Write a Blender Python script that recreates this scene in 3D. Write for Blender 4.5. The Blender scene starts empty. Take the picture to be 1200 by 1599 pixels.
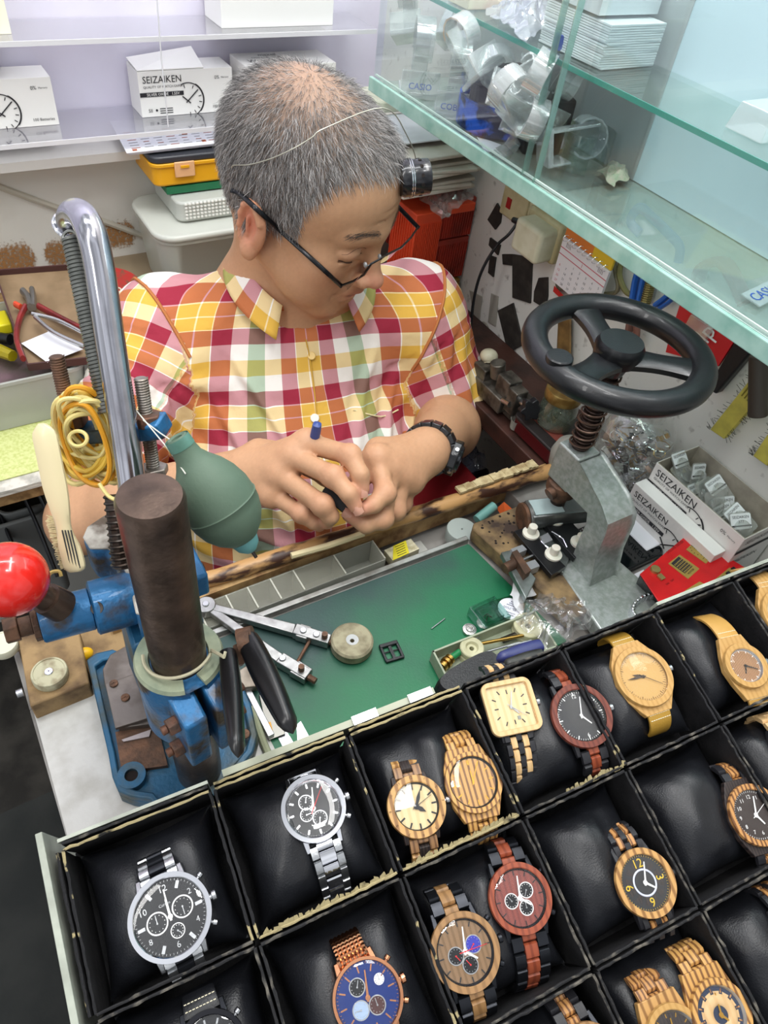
import bpy, math, random
import numpy as np
from mathutils import Vector as V, Matrix, Quaternion
random.seed(7); np.random.seed(7)
PI = math.pi
SC = bpy.context.scene; COL = SC.collection
# ------------------------------------------------------------------ camera
FPX = 1130.0
YAW, PIT, ROL = math.radians(36.97), math.radians(46.26), math.radians(-8.86)
CAM = V((0, 0, 1.35))
FW = V((math.sin(YAW)*math.cos(PIT), math.cos(YAW)*math.cos(PIT), -math.sin(PIT)))
_r = V((math.cos(YAW), -math.sin(YAW), 0)); _d = FW.cross(_r)
RT = _r*math.cos(ROL) + _d*math.sin(ROL); DN = _d*math.cos(ROL) - _r*math.sin(ROL)
cd = bpy.data.cameras.new('camera'); cam = bpy.data.objects.new('camera', cd); COL.objects.link(cam)
cam.matrix_world = Matrix.Translation(CAM) @ Matrix((RT, -DN, -FW)).transposed().to_4x4()
cd.sensor_fit = 'VERTICAL'; cd.sensor_height = 36; cd.lens = 36*FPX/1599.0
cd.clip_start = .01; cd.clip_end = 50
SC.camera = cam
SC.view_settings.view_transform = 'Standard'; SC.view_settings.look = 'None'
SC.view_settings.gamma = 1; SC.view_settings.exposure = -0.18
# ------------------------------------------------------------------ light
w = bpy.data.worlds.new('world'); SC.world = w; w.use_nodes = True
w.node_tree.nodes['Background'].inputs[0].default_value = (.93, .96, 1, 1)
w.node_tree.nodes['Background'].inputs[1].default_value = .80
# noise patches in the world brightness, added for contrast in chrome reflections
_n = w.node_tree.nodes.new; _l = w.node_tree.links.new; _tc = _n('ShaderNodeTexCoord'); _no = _n('ShaderNodeTexNoise'); _no.inputs['Scale'].default_value = 2.2; _no.inputs['Detail'].default_value = 3; _l(_tc.outputs['Generated'], _no.inputs[0])
_mr = _n('ShaderNodeMapRange'); _mr.inputs[1].default_value = .38; _mr.inputs[2].default_value = .62; _mr.inputs[3].default_value = .30; _mr.inputs[4].default_value = 1.28; _l(_no.outputs[0], _mr.inputs[0]); _l(_mr.outputs[0], w.node_tree.nodes['Background'].inputs[1])
def area(name, loc, tgt, sx, sy, power, col=(1, 1, 1)):
    l = bpy.data.lights.new(name, 'AREA'); l.shape = 'RECTANGLE'; l.size = sx; l.size_y = sy
    l.energy = power; l.color = col
    o = bpy.data.objects.new(name, l); COL.objects.link(o); o.location = loc
    o.rotation_euler = (V(tgt)-V(loc)).to_track_quat('-Z', 'Y').to_euler(); return o
area('tube_light', (.45, .42, 2.35), (.35, .45, .8), 1.2, .12, 12, (1, .985, .96))
area('tube_light', (-.75, .05, 2.2), (.2, .5, .8), .12, 1.2, 10, (1, .985, .96))
area('small_lamp', (.12, -.04, 2.3), (.2, .3, .8), .14, .10, 2.5)
area('tube_light', (.15, .62, 2.2), (.25, 1.0, .8), 1.0, .12, 8, (.97, .985, 1))
area('cabinet_fill', (.635, .45, 1.455), (.635, .45, 1.0), .06, .8, 1.2, (.97, 1, 1))  # unseen fill light, added to brighten the cabinet and its contents
# ------------------------------------------------------------------ pixel to place
def ray(px, py): return FW + RT*((px-600)/FPX) + DN*((py-799.5)/FPX)
def at(px, py, d): return CAM + ray(px, py)*d
def atz(px, py, z): v = ray(px, py); return CAM + v*((z-CAM.z)/v.z)
def aty(px, py, y): v = ray(px, py); return CAM + v*((y-CAM.y)/v.y)
def atx(px, py, x): v = ray(px, py); return CAM + v*((x-CAM.x)/v.x)
# ------------------------------------------------------------------ materials
def lin(c):
    if isinstance(c, str): c = [int(c[i:i+2], 16)/255 for i in (0, 2, 4)]
    return tuple((x/12.92 if x <= .04045 else ((x+.055)/1.055)**2.4) for x in c[:3]) + (1,)
MATS = {}
def mat(name, col, rough=.5, metal=0, col2=None, ns=60, nd=4, lo=.4, hi=.65, bump=0, bs=200, spec=.5, coat=0,
        alpha=1, trans=0, ior=1.45, em=0, stretch=None, sub=0, ry=None):
    if name in MATS: return MATS[name]
    m = bpy.data.materials.new(name); m.use_nodes = True; MATS[name] = m
    nt = m.node_tree; b = nt.nodes['Principled BSDF']; N = nt.nodes.new; L = nt.links.new
    b.inputs['Base Color'].default_value = lin(col); b.inputs['Roughness'].default_value = rough
    b.inputs['Metallic'].default_value = metal; b.inputs['Specular IOR Level'].default_value = spec
    b.inputs['Coat Weight'].default_value = coat; b.inputs['Alpha'].default_value = alpha
    b.inputs['Transmission Weight'].default_value = trans; b.inputs['IOR'].default_value = ior
    if sub:
        b.inputs['Subsurface Weight'].default_value = sub; b.inputs['Subsurface Radius'].default_value = (1, .35, .2)
        b.inputs['Subsurface Scale'].default_value = .004
    if em: b.inputs['Emission Color'].default_value = lin(col); b.inputs['Emission Strength'].default_value = em
    if col2 is not None or bump or ry is not None:
        tc = N('ShaderNodeTexCoord'); vec = tc.outputs['Object']
        if stretch:
            mp = N('ShaderNodeMapping'); mp.inputs['Scale'].default_value = stretch; L(vec, mp.inputs[0]); vec = mp.outputs[0]
    if col2 is not None or ry is not None:
        n = N('ShaderNodeTexNoise'); n.inputs['Scale'].default_value = ns; n.inputs['Detail'].default_value = nd; L(vec, n.inputs[0])
        r = N('ShaderNodeValToRGB'); r.color_ramp.elements[0].position = lo; r.color_ramp.elements[1].position = hi
        r.color_ramp.elements[0].color = lin(col); r.color_ramp.elements[1].color = lin(col2 if col2 is not None else col)
        L(n.outputs[0], r.inputs[0]); L(r.outputs[0], b.inputs['Base Color'])
        if ry is not None:
            q = N('ShaderNodeMapRange'); q.inputs[1].default_value = lo; q.inputs[2].default_value = hi
            q.inputs[3].default_value = rough; q.inputs[4].default_value = ry
            L(n.outputs[0], q.inputs[0]); L(q.outputs[0], b.inputs['Roughness'])
    if bump:
        n = N('ShaderNodeTexNoise'); n.inputs['Scale'].default_value = bs; n.inputs['Detail'].default_value = 5; L(vec, n.inputs[0])
        p = N('ShaderNodeBump'); p.inputs['Strength'].default_value = bump; p.inputs['Distance'].default_value = .001
        L(n.outputs[0], p.inputs['Height']); L(p.outputs[0], b.inputs['Normal'])
    return m
def wood(name, c1, c2, scale=220, ax=(1, .12, 1), dist=3, rough=.45, fine=None):
    if name in MATS: return MATS[name]
    m = mat(name, c1, rough); nt = m.node_tree; b = nt.nodes['Principled BSDF']; N = nt.nodes.new; L = nt.links.new
    tc = N('ShaderNodeTexCoord'); mp = N('ShaderNodeMapping'); mp.inputs['Scale'].default_value = ax; L(tc.outputs['Object'], mp.inputs[0])
    wv = N('ShaderNodeTexWave'); wv.inputs['Scale'].default_value = scale; wv.inputs['Distortion'].default_value = dist
    wv.inputs['Detail'].default_value = 3; wv.inputs['Detail Scale'].default_value = 1.2; L(mp.outputs[0], wv.inputs[0])
    r = N('ShaderNodeValToRGB'); e = r.color_ramp.elements; e[0].color = lin(c2); e[0].position = .12; e[1].color = lin(c1); e[1].position = .6
    L(wv.outputs['Color'], r.inputs[0]); L(r.outputs[0], b.inputs['Base Color']); return m
def clear(name, tint='ffffff', fac=.06, rough=.03, edge=.9, gcol='ffffff', power=2.5, body=0, bodycol='ffffff'):
    """thin clear sheet: transparent body, glossy at glancing angles, an optional milky share"""
    if name in MATS: return MATS[name]
    m = bpy.data.materials.new(name); m.use_nodes = True; MATS[name] = m; nt = m.node_tree; nt.nodes.clear()
    N = nt.nodes.new; L = nt.links.new
    o = N('ShaderNodeOutputMaterial'); t = N('ShaderNodeBsdfTransparent'); t.inputs[0].default_value = lin(tint)
    g = N('ShaderNodeBsdfGlossy'); g.inputs[0].default_value = lin(gcol); g.inputs['Roughness'].default_value = rough
    lw = N('ShaderNodeLayerWeight'); lw.inputs[0].default_value = .5
    pw = N('ShaderNodeMath'); pw.operation = 'POWER'; pw.inputs[1].default_value = power; L(lw.outputs['Facing'], pw.inputs[0])
    mr = N('ShaderNodeMapRange'); mr.inputs[3].default_value = fac; mr.inputs[4].default_value = edge; L(pw.outputs[0], mr.inputs[0])
    mx = N('ShaderNodeMixShader'); L(mr.outputs[0], mx.inputs[0]); L(t.outputs[0], mx.inputs[1]); L(g.outputs[0], mx.inputs[2])
    out = mx
    if body:
        df = N('ShaderNodeBsdfDiffuse'); df.inputs[0].default_value = lin(bodycol)
        m2 = N('ShaderNodeMixShader'); m2.inputs[0].default_value = body; L(mx.outputs[0], m2.inputs[1]); L(df.outputs[0], m2.inputs[2]); out = m2
    L(out.outputs[0], o.inputs[0]); return m
# ------------------------------------------------------------------ mesh builder
def frame(o, z, x=None):
    """matrix with local z along z, local x near x, origin o"""
    z = V(z).normalized(); x = V(x) if x is not None else (V((1, 0, 0)) if abs(z.x) < .9 else V((0, 1, 0)))
    y = z.cross(x).normalized(); x = y.cross(z)
    m = Matrix((x, y, z)).transposed().to_4x4(); m.translation = V(o); return m
I4 = Matrix.Identity(4)
_text = {}
class MB:
    def __init__(s): s.v = []; s.f = []; s.m = []; s.M = I4
    def add(s, vs, fs, mi=0, M=None):
        n = len(s.v); T = s.M @ M if M is not None else s.M
        s.v += [tuple(T @ V(p)) for p in vs]; s.f += [tuple(i+n for i in q) for q in fs]; s.m += [mi]*len(fs); return s
    def box(s, c, d, mi=0, M=None):
        x, y, z = (q/2 for q in d)
        vs = [(c[0]+i*x, c[1]+j*y, c[2]+k*z) for i in (-1, 1) for j in (-1, 1) for k in (-1, 1)]
        return s.add(vs, [(0, 1, 3, 2), (4, 6, 7, 5), (0, 4, 5, 1), (2, 3, 7, 6), (0, 2, 6, 4), (1, 5, 7, 3)], mi, M)
    def hexa(s, b, t, mi=0):
        return s.add(list(b)+list(t), [(3, 2, 1, 0), (4, 5, 6, 7), (0, 1, 5, 4), (1, 2, 6, 5), (2, 3, 7, 6), (3, 0, 4, 7)], mi)
    def lathe(s, prof, n=32, mi=0, M=None, capA=True, capB=True, a0=0, a1=None):
        vs = []; fs = []; full = a1 is None; A = 2*PI if full else a1-a0; nn = n if full else n+1
        for r, z in prof:
            for k in range(nn):
                a = a0+A*k/n; vs.append((r*math.cos(a), r*math.sin(a), z))
        for i in range(len(prof)-1):
            for k in range(n):
                k2 = (k+1) % nn; fs.append((i*nn+k, i*nn+k2, (i+1)*nn+k2, (i+1)*nn+k))
        if capA: fs.append(tuple(reversed(range(nn))))
        if capB: fs.append(tuple(range((len(prof)-1)*nn, len(prof)*nn)))
        return s.add(vs, fs, mi, M)
    def cyl(s, a, b, r, r2=None, n=24, mi=0, ch=0):
        a = V(a); b = V(b); h = (b-a).length; r2 = r if r2 is None else r2
        p = [(r, 0), (r2, h)] if not ch else [(r-ch, 0), (r, ch), (r2, h-ch), (r2-ch, h)]
        return s.lathe(p, n, mi, frame(a, b-a))
    def sphere(s, c, r, n=20, mi=0, sc=(1, 1, 1), M=None):
        m = n//2; prof = [(max(1e-5, r*math.sin(PI*i/m)), -r*math.cos(PI*i/m)) for i in range(m+1)]
        T = Matrix.Translation(V(c)) @ Matrix.Diagonal((*sc, 1)); T = M @ T if M is not None else T
        return s.lathe(prof, n, mi, T, False, False)
    def tube(s, pts, r, n=8, mi=0, closed=False, flat=None, caps=True):
        P = [V(p) for p in pts]; N = len(P); R = r if isinstance(r, (list, tuple)) else [r]*N
        t = []
        for i in range(N):
            a = P[i-1] if (i or closed) else P[i]; b = P[(i+1) % N] if (i < N-1 or closed) else P[i]; t.append((b-a).normalized())
        up = V((0, 0, 1)) if abs(t[0].z) < .9 else V((1, 0, 0)); nrm = (up - t[0]*up.dot(t[0])).normalized(); vs = []
        for i in range(N):
            nrm = (nrm - t[i]*nrm.dot(t[i])).normalized(); bn = t[i].cross(nrm)
            for k in range(n):
                a = 2*PI*k/n; f1, f2 = flat if flat else (1, 1)
                vs.append(P[i] + nrm*(R[i]*f1*math.cos(a)) + bn*(R[i]*f2*math.sin(a)))
        fs = [(i*n+k, i*n+(k+1) % n, ((i+1) % N)*n+(k+1) % n, ((i+1) % N)*n+k) for i in range(N if closed else N-1) for k in range(n)]
        if caps and not closed: fs += [tuple(reversed(range(n))), tuple(range((N-1)*n, N*n))]
        return s.add(vs, fs, mi)
    def torus(s, R, r, M=None, n=40, k=12, mi=0, sc=(1, 1)):
        vs = []; fs = []
        for i in range(n):
            a = 2*PI*i/n
            for j in range(k):
                b = 2*PI*j/k; q = R+r*sc[0]*math.cos(b); vs.append((q*math.cos(a), q*math.sin(a), r*sc[1]*math.sin(b)))
        for i in range(n):
            for j in range(k): fs.append((i*k+j, ((i+1) % n)*k+j, ((i+1) % n)*k+(j+1) % k, i*k+(j+1) % k))
        return s.add(vs, fs, mi, M)
    def prism(s, poly, z0, z1, mi=0, M=None):
        n = len(poly); vs = [(x, y, z0) for x, y in poly]+[(x, y, z1) for x, y in poly]
        fs = [tuple(reversed(range(n))), tuple(range(n, 2*n))]+[(i, (i+1) % n, n+(i+1) % n, n+i) for i in range(n)]
        return s.add(vs, fs, mi, M)
    def grid(s, fn, nu, nv, mi=0, M=None, wrap=False):
        vs = [fn(i/nu, j/nv) for i in range(nu+1) for j in range(nv+1)]
        fs = [(i*(nv+1)+j, (i+1)*(nv+1)+j, (i+1)*(nv+1)+j+1, i*(nv+1)+j+1) for i in range(nu) for j in range(nv)]
        return s.add(vs, fs, mi, M)
    def text(s, body, size, M, mi=0, ex=.0001, sx=1, align='CENTER'):
        k = (body, align)
        if k not in _text:
            c = bpy.data.curves.new('t', 'FONT'); c.body = body; c.size = 1; c.align_x = align; c.align_y = 'CENTER'; c.resolution_u = 2
            o = bpy.data.objects.new('t', c); me = bpy.data.meshes.new_from_object(o)
            _text[k] = ([tuple(v.co) for v in me.vertices], [tuple(p.vertices) for p in me.polygons])
            bpy.data.objects.remove(o); bpy.data.meshes.remove(me); bpy.data.curves.remove(c)
        vs, fs = _text[k]
        return s.add([(x*size*sx, y*size, ex) for x, y, z in vs], fs, mi, M)
    def build(s, name, mats, parent=None, world=True, smooth=35, bevel=0, seg=2, kind=None, solid=0):
        vs = s.v
        if parent is not None and world:
            Mi = parent.matrix_basis.inverted(); vs = [tuple(Mi @ V(p)) for p in vs]
            if parent.parent: raise Exception('nest: parts carry identity')
        off = None
        if parent is None and world:
            a = np.array(vs); off = V(((a[:, 0].min()+a[:, 0].max())/2, (a[:, 1].min()+a[:, 1].max())/2, a[:, 2].min()))
            vs = (a-np.array(off)).tolist()
        me = bpy.data.meshes.new(name); me.from_pydata(vs, [], s.f)
        for m in (mats if isinstance(mats, (list, tuple)) else [mats]): me.materials.append(m)
        me.polygons.foreach_set('material_index', s.m); me.validate(); me.update()
        if smooth:
            me.shade_smooth(); me.set_sharp_from_angle(angle=math.radians(smooth))
        o = bpy.data.objects.new(name, me); COL.objects.link(o)
        if parent is not None: o.parent = parent
        elif off is not None: o.location = off
        if bevel:
            b = o.modifiers.new('bevel', 'BEVEL'); b.width = bevel; b.segments = seg; b.limit_method = 'ANGLE'; b.angle_limit = math.radians(40)
        if solid:
            q = o.modifiers.new('solid', 'SOLIDIFY'); q.thickness = solid; q.offset = 0
        if kind: o['kind'] = kind
        return o
    def sub(s, name, mats, part, **k):
        """a sub-part: child of a part whose thing is part.parent"""
        root = part.parent; Mi = root.matrix_basis.inverted()
        if k.pop('world', True): s.v = [tuple(Mi @ V(p)) for p in s.v]
        o = s.build(name, mats, None, world=False, **k); o.parent = part; return o
def tag(o, label, cat, group=None):
    o['label'] = label; o['category'] = cat
    if group: o['group'] = group
    return o
def thing(name, label, cat, M=(0, 0, 0), group=None):
    o = bpy.data.objects.new(name, None); COL.objects.link(o); o.empty_display_size = .02
    o.matrix_basis = M if isinstance(M, Matrix) else Matrix.Translation(V(M)); return tag(o, label, cat, group)
def struct(name, mb, m, **k): return mb.build(name, m, kind='structure', **k)
def arc(c, r, a0, a1, n, plane=(V((1, 0, 0)), V((0, 0, 1)))):
    return [V(c)+plane[0]*(r*math.cos(a0+(a1-a0)*i/n))+plane[1]*(r*math.sin(a0+(a1-a0)*i/n)) for i in range(n+1)]
def helix(a, b, r, turns, n=12):
    M = frame(a, V(b)-V(a)); h = (V(b)-V(a)).length; N = int(turns*n)
    return [M @ V((r*math.cos(2*PI*i/n), r*math.sin(2*PI*i/n), h*i/N)) for i in range(N+1)]
def rrect(w, h, r, n=4):
    out = []
    for cx, cy, a in ((w/2-r, h/2-r, 0), (-w/2+r, h/2-r, PI/2), (-w/2+r, -h/2+r, PI), (w/2-r, -h/2+r, 1.5*PI)):
        out += [(cx+r*math.cos(a+PI/2*i/n), cy+r*math.sin(a+PI/2*i/n)) for i in range(n+1)]
    return out
BLK = lambda: mat('black plastic', '15161a', .38, bump=.2, bs=900)
STEEL = lambda: mat('steel', 'b9bbbd', .28, 1, bump=.15, bs=500)
CHROME = lambda: mat('chrome', 'dcdde2', .08, 1)
DARKM = lambda: mat('dark metal', '55504c', .42, .9, col2='3a302a', ns=120)
RUST = lambda: mat('rusty steel', '5a463a', .6, .6, col2='7b5b47', ns=90, bump=.5, bs=400)
WHITEP = lambda: mat('white plastic', 'e9e7de', .4)
BRASS = lambda: mat('brass', 'b9944f', .3, 1)
# ------------------------------------------------------------------ the setting
DZ = .75                                     # top of the work bench
WX, WY = .70, 1.12                           # right wall, back wall
m_wall = mat('dirty white wall', 'dcdad2', .75, col2='a9a294', ns=7, nd=9, lo=.55, hi=.85, bump=.3, bs=60)
m_lav = mat('lavender wall', 'dcd9e8', .6, col2='cfcada', ns=5, nd=8, bump=.15, bs=80)
m_rwall = mat('stained white side wall', 'e2e0da', .6, col2='8a847c', ns=70, nd=12, lo=.60, hi=.80, bump=.3, bs=90)
b = MB(); b.box((.1, WY+.03, 1.6), (2.2, .06, 1.34)); struct('wall_back', b, m_lav, smooth=0)
b = MB(); b.box((.1, WY+.02, .465), (2.2, .08, .93)); b.box((.1, WY-.03, .925), (2.2, .06, .012))
struct('wall_back_lower', b, m_wall, smooth=0)
b = MB(); b.box((WX+.03, .2, 1.15), (.06, 2.0, 2.3)); struct('wall_right', b, m_rwall, smooth=0)
b = MB(); b.box((.1, .1, -.02), (2.4, 2.2, .04)); struct('floor', b, mat('worn dark floor', '4a4742', .7, col2='2e2c29', ns=14, nd=10, lo=.4, hi=.6, bump=.4, bs=150), smooth=0)
# rust stains on the lower back wall (marks with a shape of their own)
m_rs = mat('rust stain', '9c6f40', .8)
nt = m_rs.node_tree; N_ = nt.nodes.new; L_ = nt.links.new; bb = nt.nodes['Principled BSDF']
tc = N_('ShaderNodeTexCoord'); no = N_('ShaderNodeTexNoise'); no.inputs['Scale'].default_value = 260; no.inputs['Detail'].default_value = 6; L_(tc.outputs['Object'], no.inputs[0])
gr = N_('ShaderNodeAttribute'); gr.attribute_name = 'fade'
mm = N_('ShaderNodeMath'); mm.operation = 'MULTIPLY_ADD'; mm.inputs[1].default_value = .80; mm.inputs[2].default_value = -.66; L_(gr.outputs['Fac'], mm.inputs[0])
m2 = N_('ShaderNodeMath'); m2.operation = 'ADD'; L_(mm.outputs[0], m2.inputs[0]); L_(no.outputs[0], m2.inputs[1])
m3 = N_('ShaderNodeMapRange'); m3.inputs[1].default_value = .42; m3.inputs[2].default_value = .70; L_(m2.outputs[0], m3.inputs[0]); L_(m3.outputs[0], bb.inputs['Alpha'])
def stain(x0, x1, z0, z1):
    b = MB(); b.grid(lambda u, v: (x0+(x1-x0)*u, WY-.0215, z0+(z1-z0)*v), 24, 12)
    o = b.build('rust_stain', m_rs, smooth=0, kind='structure'); a = o.data.attributes.new('fade', 'FLOAT', 'POINT')
    a.data.foreach_set('value', [min(1, 1.5*min(1, 4*min(i/24, 1-i/24)+.05)*(1-abs(j/12-.45)*1.7)) if 0 < i < 24 and 0 < j < 12 else 0 for i in range(25) for j in range(13)])
p = [aty(x, y, WY-.02) for x, y in ((-30, 440), (65, 385), (150, 430), (225, 385))]
stain(p[0].x, p[1].x, .74, .83); stain(p[2].x, p[3].x, .765, .835); stain(p[1].x-.01, p[2].x, .75, .82)
# ------------------------------------------------------------------ display tray with watches
TO = V((-.0474, .2010, .8861)); TU = V((.99189, -.10936, .06481)).normalized(); TW = V((.09151, .96812, .23318)); TW = (TW-TU*TW.dot(TU)).normalized(); TN = TU.cross(TW)
TM = Matrix((TU, TW, TN)).transposed().to_4x4(); TM.translation = TO          # local x right, y away, z out of the tray
TMi = TM.inverted()
CU = [0, .091, .183, .271, .354, .439, .520, .605, .69]; CV = [0, .091, .183, .275, .367]
def trp(px, py, h=0):                     # pixel -> tray plane raised by h (world)
    v = ray(px, py); t = (TO+TN*h-CAM).dot(TN)/v.dot(TN); return CAM+v*t
m_card = mat('black flocked card', '131315', .75, col2='222123', ns=60, bump=.5, bs=500)
m_worn = mat('worn tan card edge', 'a3966f', .85, col2='1b1a18', ns=60, nd=8, lo=.56, hi=.66, bump=.6, bs=400)
m_worn3 = mat('chipped card edge', '17171a', .8, col2='a3966f', ns=70, nd=8, lo=.585, hi=.62, bump=.6, bs=400)
m_worn2 = mat('scuffed grey card edge', '1c1c1e', .8, col2='6f6a60', ns=110, nd=9, lo=.5, hi=.7, bump=.5, bs=400)
m_leath = mat('black leather', '16171b', .36, col2='1f2126', ns=30, bump=.22, bs=900, ry=.5)
tray = thing('display_tray', 'black compartmented watch display tray with torn tan card edges in the foreground', 'tray', TM.copy())
b = MB(); b.box((CU[-1]/2, -CV[-1]/2, -.0545), (CU[-1]+.004, CV[-1]+.004, .003)); b.build('tray_base', m_card, tray, world=False)
def wall(x0, y0, x1, y1, worn=0):
    a = V((x0, y0, 0)); c = V((x1, y1, 0)); d = (c-a); n = V((-d.y, d.x, 0)).normalized()
    b = MB()
    for s in (-1, 1):
        o = n*(.0016*s); t = n*.0007
        lean = n*(-.0006*s)
        q = [a+o-t, a+o+t, c+o+t, c+o-t]
        b.hexa([p+V((0, 0, -.053))+lean*4 for p in q], [p+V((0, 0, -.0005)) for p in q])
    w_ = b.build('divider', m_card, tray, world=False)
    N = max(6, int(d.length/.004)); e = MB()
    for s in (-1, 1):
        pts = [a+d*(i/N)+n*(.0017*s+random.uniform(-.0004, .0004))+V((0, 0, random.uniform(-.0005, .0004))) for i in range(N+1)]
        rr = [random.uniform(.0007, .0011) for _ in pts]
        e.tube(pts, rr, 6, mi=2 if worn == 3 else 0 if (worn and s == worn or worn == 2) else 1)
    o = e.build('torn_edge', [m_worn, m_worn2, m_worn3], None, world=False); o.parent = w_
for i in range(9):
    for j in range(4): wall(CU[i], -CV[j]-.002, CU[i], -CV[j+1]+.002, worn=(3 if (i, j) in ((1, 0), (2, 0), (3, 0), (5, 0), (0, 0), (4, 0), (2, 1)) else 0))
for j in range(5):
    for i in range(8): wall(CU[i]+.002, -CV[j], CU[i+1]-.002, -CV[j], worn=(2 if (i, j) in ((1, 0), (2, 0)) else -1 if (i, j) in ((0, 0),) else 1 if (i, j) in ((1, 1), (2, 1)) else 0))
# torn paper tufts along two near edges
for (i, n_) in ((1, 26), (2, 24), (3, 14)):
    b = MB()
    for k in range(n_):
        x = CU[i]+.004+(CU[i+1]-CU[i]-.008)*k/n_ if i < 3 else CU[i]+.035+.05*k/n_
        y = -CV[1]+.002+random.uniform(-.0006, .001)
        w_ = random.uniform(.003, .006); q = [(x, y-.001, -.001), (x+w_, y-.001, -.001), (x+w_*.8, y+random.uniform(.001, .003), .0007), (x+w_*.2, y+random.uniform(.0006, .0028), .0012)]
        b.add(q+[(p[0], p[1], p[2]+.0006) for p in q], [(0, 1, 2, 3), (7, 6, 5, 4), (0, 4, 5, 1), (1, 5, 6, 2), (2, 6, 7, 3), (3, 7, 4, 0)])
    b.build('torn_lining', m_worn, tray, world=False)
# counter the tray rests on and its pane edges
def tl(x, y, z): return TM @ V((x, y, z))
b = MB(); top = [tl(.012, -.057, -.058), tl(.68, -.057, -.058), tl(.68, -.36, -.058), tl(.012, -.36, -.058)]
b.hexa([V((p.x, p.y, .0)) for p in top], top)
tag(b.build('shop_counter', mat('brown counter board', '6a4a33', .6, col2='3a2a20', ns=12, bump=.3), smooth=0, bevel=.002), 'brown wooden shop counter under the watch tray', 'counter')
m_edge = mat('pale pane edge', 'aeb4a6', .35, col2='8f9488', ns=40)
b = MB(); b.hexa([tl(-.010, .012, -.10), tl(-.006, .012, -.10), tl(-.006, -.34, -.10), tl(-.010, -.34, -.10)], [tl(-.0105, .012, .004), tl(-.0065, .012, .004), tl(-.0065, -.34, .004), tl(-.0105, -.34, .004)])
tag(b.build('edge_strip', m_edge, bevel=.0004), 'pale grey-green strip along the left side of the watch tray', 'strip', None)
b = MB(); b.hexa([tl(0, .0035, -.05), tl(.09, .0035, -.05), tl(.09, .0055, -.05), tl(0, .0055, -.05)], [tl(0, .003, .0015), tl(.09, .003, .0015), tl(.09, .005, .0015), tl(0, .005, .0015)])
tag(b.build('edge_strip', m_edge), 'pale strip along the far edge behind the leftmost tray compartment', 'strip')
b = MB(); b.hexa([tl(.10, .004, -.05), tl(.252, .004, -.05), tl(.252, .008, -.05), tl(.10, .008, -.05)], [tl(.10, .004, -.0035), tl(.252, .004, -.0035), tl(.252, .0085, -.0035), tl(.10, .0085, -.0035)])
st = b.build('edge_strip', mat('cream edging', 'adb09b', .5)); tag(st, 'cream plastic edging strip between green mat and watch tray with tape on it', 'strip')
for x in (.190, .232):
    b = MB(); b.hexa([tl(x, .0035, -.003), tl(x+.018, .0035, -.003), tl(x+.018, .0095, -.003), tl(x, .0095, -.003)], [tl(x, .0035, -.0015), tl(x+.018, .0035, -.0015), tl(x+.018, .0095, -.0015), tl(x, .0095, -.0015)])
    tag(b.build('adhesive_tape', mat('shiny tape', 'd5d9d6', .15, .4)), 'piece of shiny tape on the cream edging, '+('the one nearer the press' if x < .2 else 'the one nearer the black pouch'), 'tape')
for (x0, x1) in ((.445, .60),):
    b = MB(); b.hexa([tl(x0, .003, -.05), tl(x1, .003, -.05), tl(x1, .005, -.05), tl(x0, .005, -.05)], [tl(x0, .003, .001), tl(x1, .003, .001), tl(x1, .0055, .001), tl(x0, .0055, .001)])
    tag(b.build('edge_strip', m_edge), 'thin pale strip at the far edge of the tray below the red battery tester', 'strip')
# ---- cushions
def cushion(i, j, label, band=None, rot=0, grp=None):
    x0, x1, y0, y1 = CU[i]+.004, CU[i+1]-.004, -CV[j+1]+.004, -CV[j]-.004
    cx, cy = (x0+x1)/2, (y0+y1)/2; a, c = (x1-x0)/2, (y1-y0)/2; rng = random.Random(i*7+j)
    ph = [rng.uniform(0, 6) for _ in range(6)]
    lines = band or []                     # watch axes as (x, y, dx, dy) in tray coordinates
    def fn(u, v, top=1):
        s = u*2-1; t = v*2-1
        x = cx+a*s*(1-.10*(1-t*t)*abs(s)**3); y = cy+c*t*(1-.10*(1-s*s)*abs(t)**3)
        e = max(0, 1-abs(s)**2.6)**.62*max(0, 1-abs(t)**2.6)**.62
        h = .030*e
        h += .0014*math.sin(5*s+ph[0]+2*t)*math.sin(3.5*t+ph[1])*e + .0004*math.sin(9*s+ph[2])*math.sin(8*t-3*s+ph[3])*e
        h += .0011*math.exp(-((s-t*.8+.2)/.16)**2)*e*abs(s)-.0011*math.exp(-((s+t*.9-.4)/.14)**2)*e*abs(t)
        for (bx, by, dx, dy) in lines:
            dd = abs((x-bx)*dy-(y-by)*dx); h -= .0075*math.exp(-(dd/.0135)**4)*e
            h -= .0022*math.exp(-((dd-.017)/.004)**2)*e*.6
        return (x, y, -.0335+(h if top else -.55*h*.6))
    b = MB(); b.grid(lambda u, v: fn(u, v), 44, 44); b.grid(lambda u, v: fn(v, u, 0), 20, 20)
    b.v = [tuple(TM @ V(p)) for p in b.v]
    return tag(b.build('cushion', m_leath, smooth=80), label, 'cushion', grp)
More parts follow.
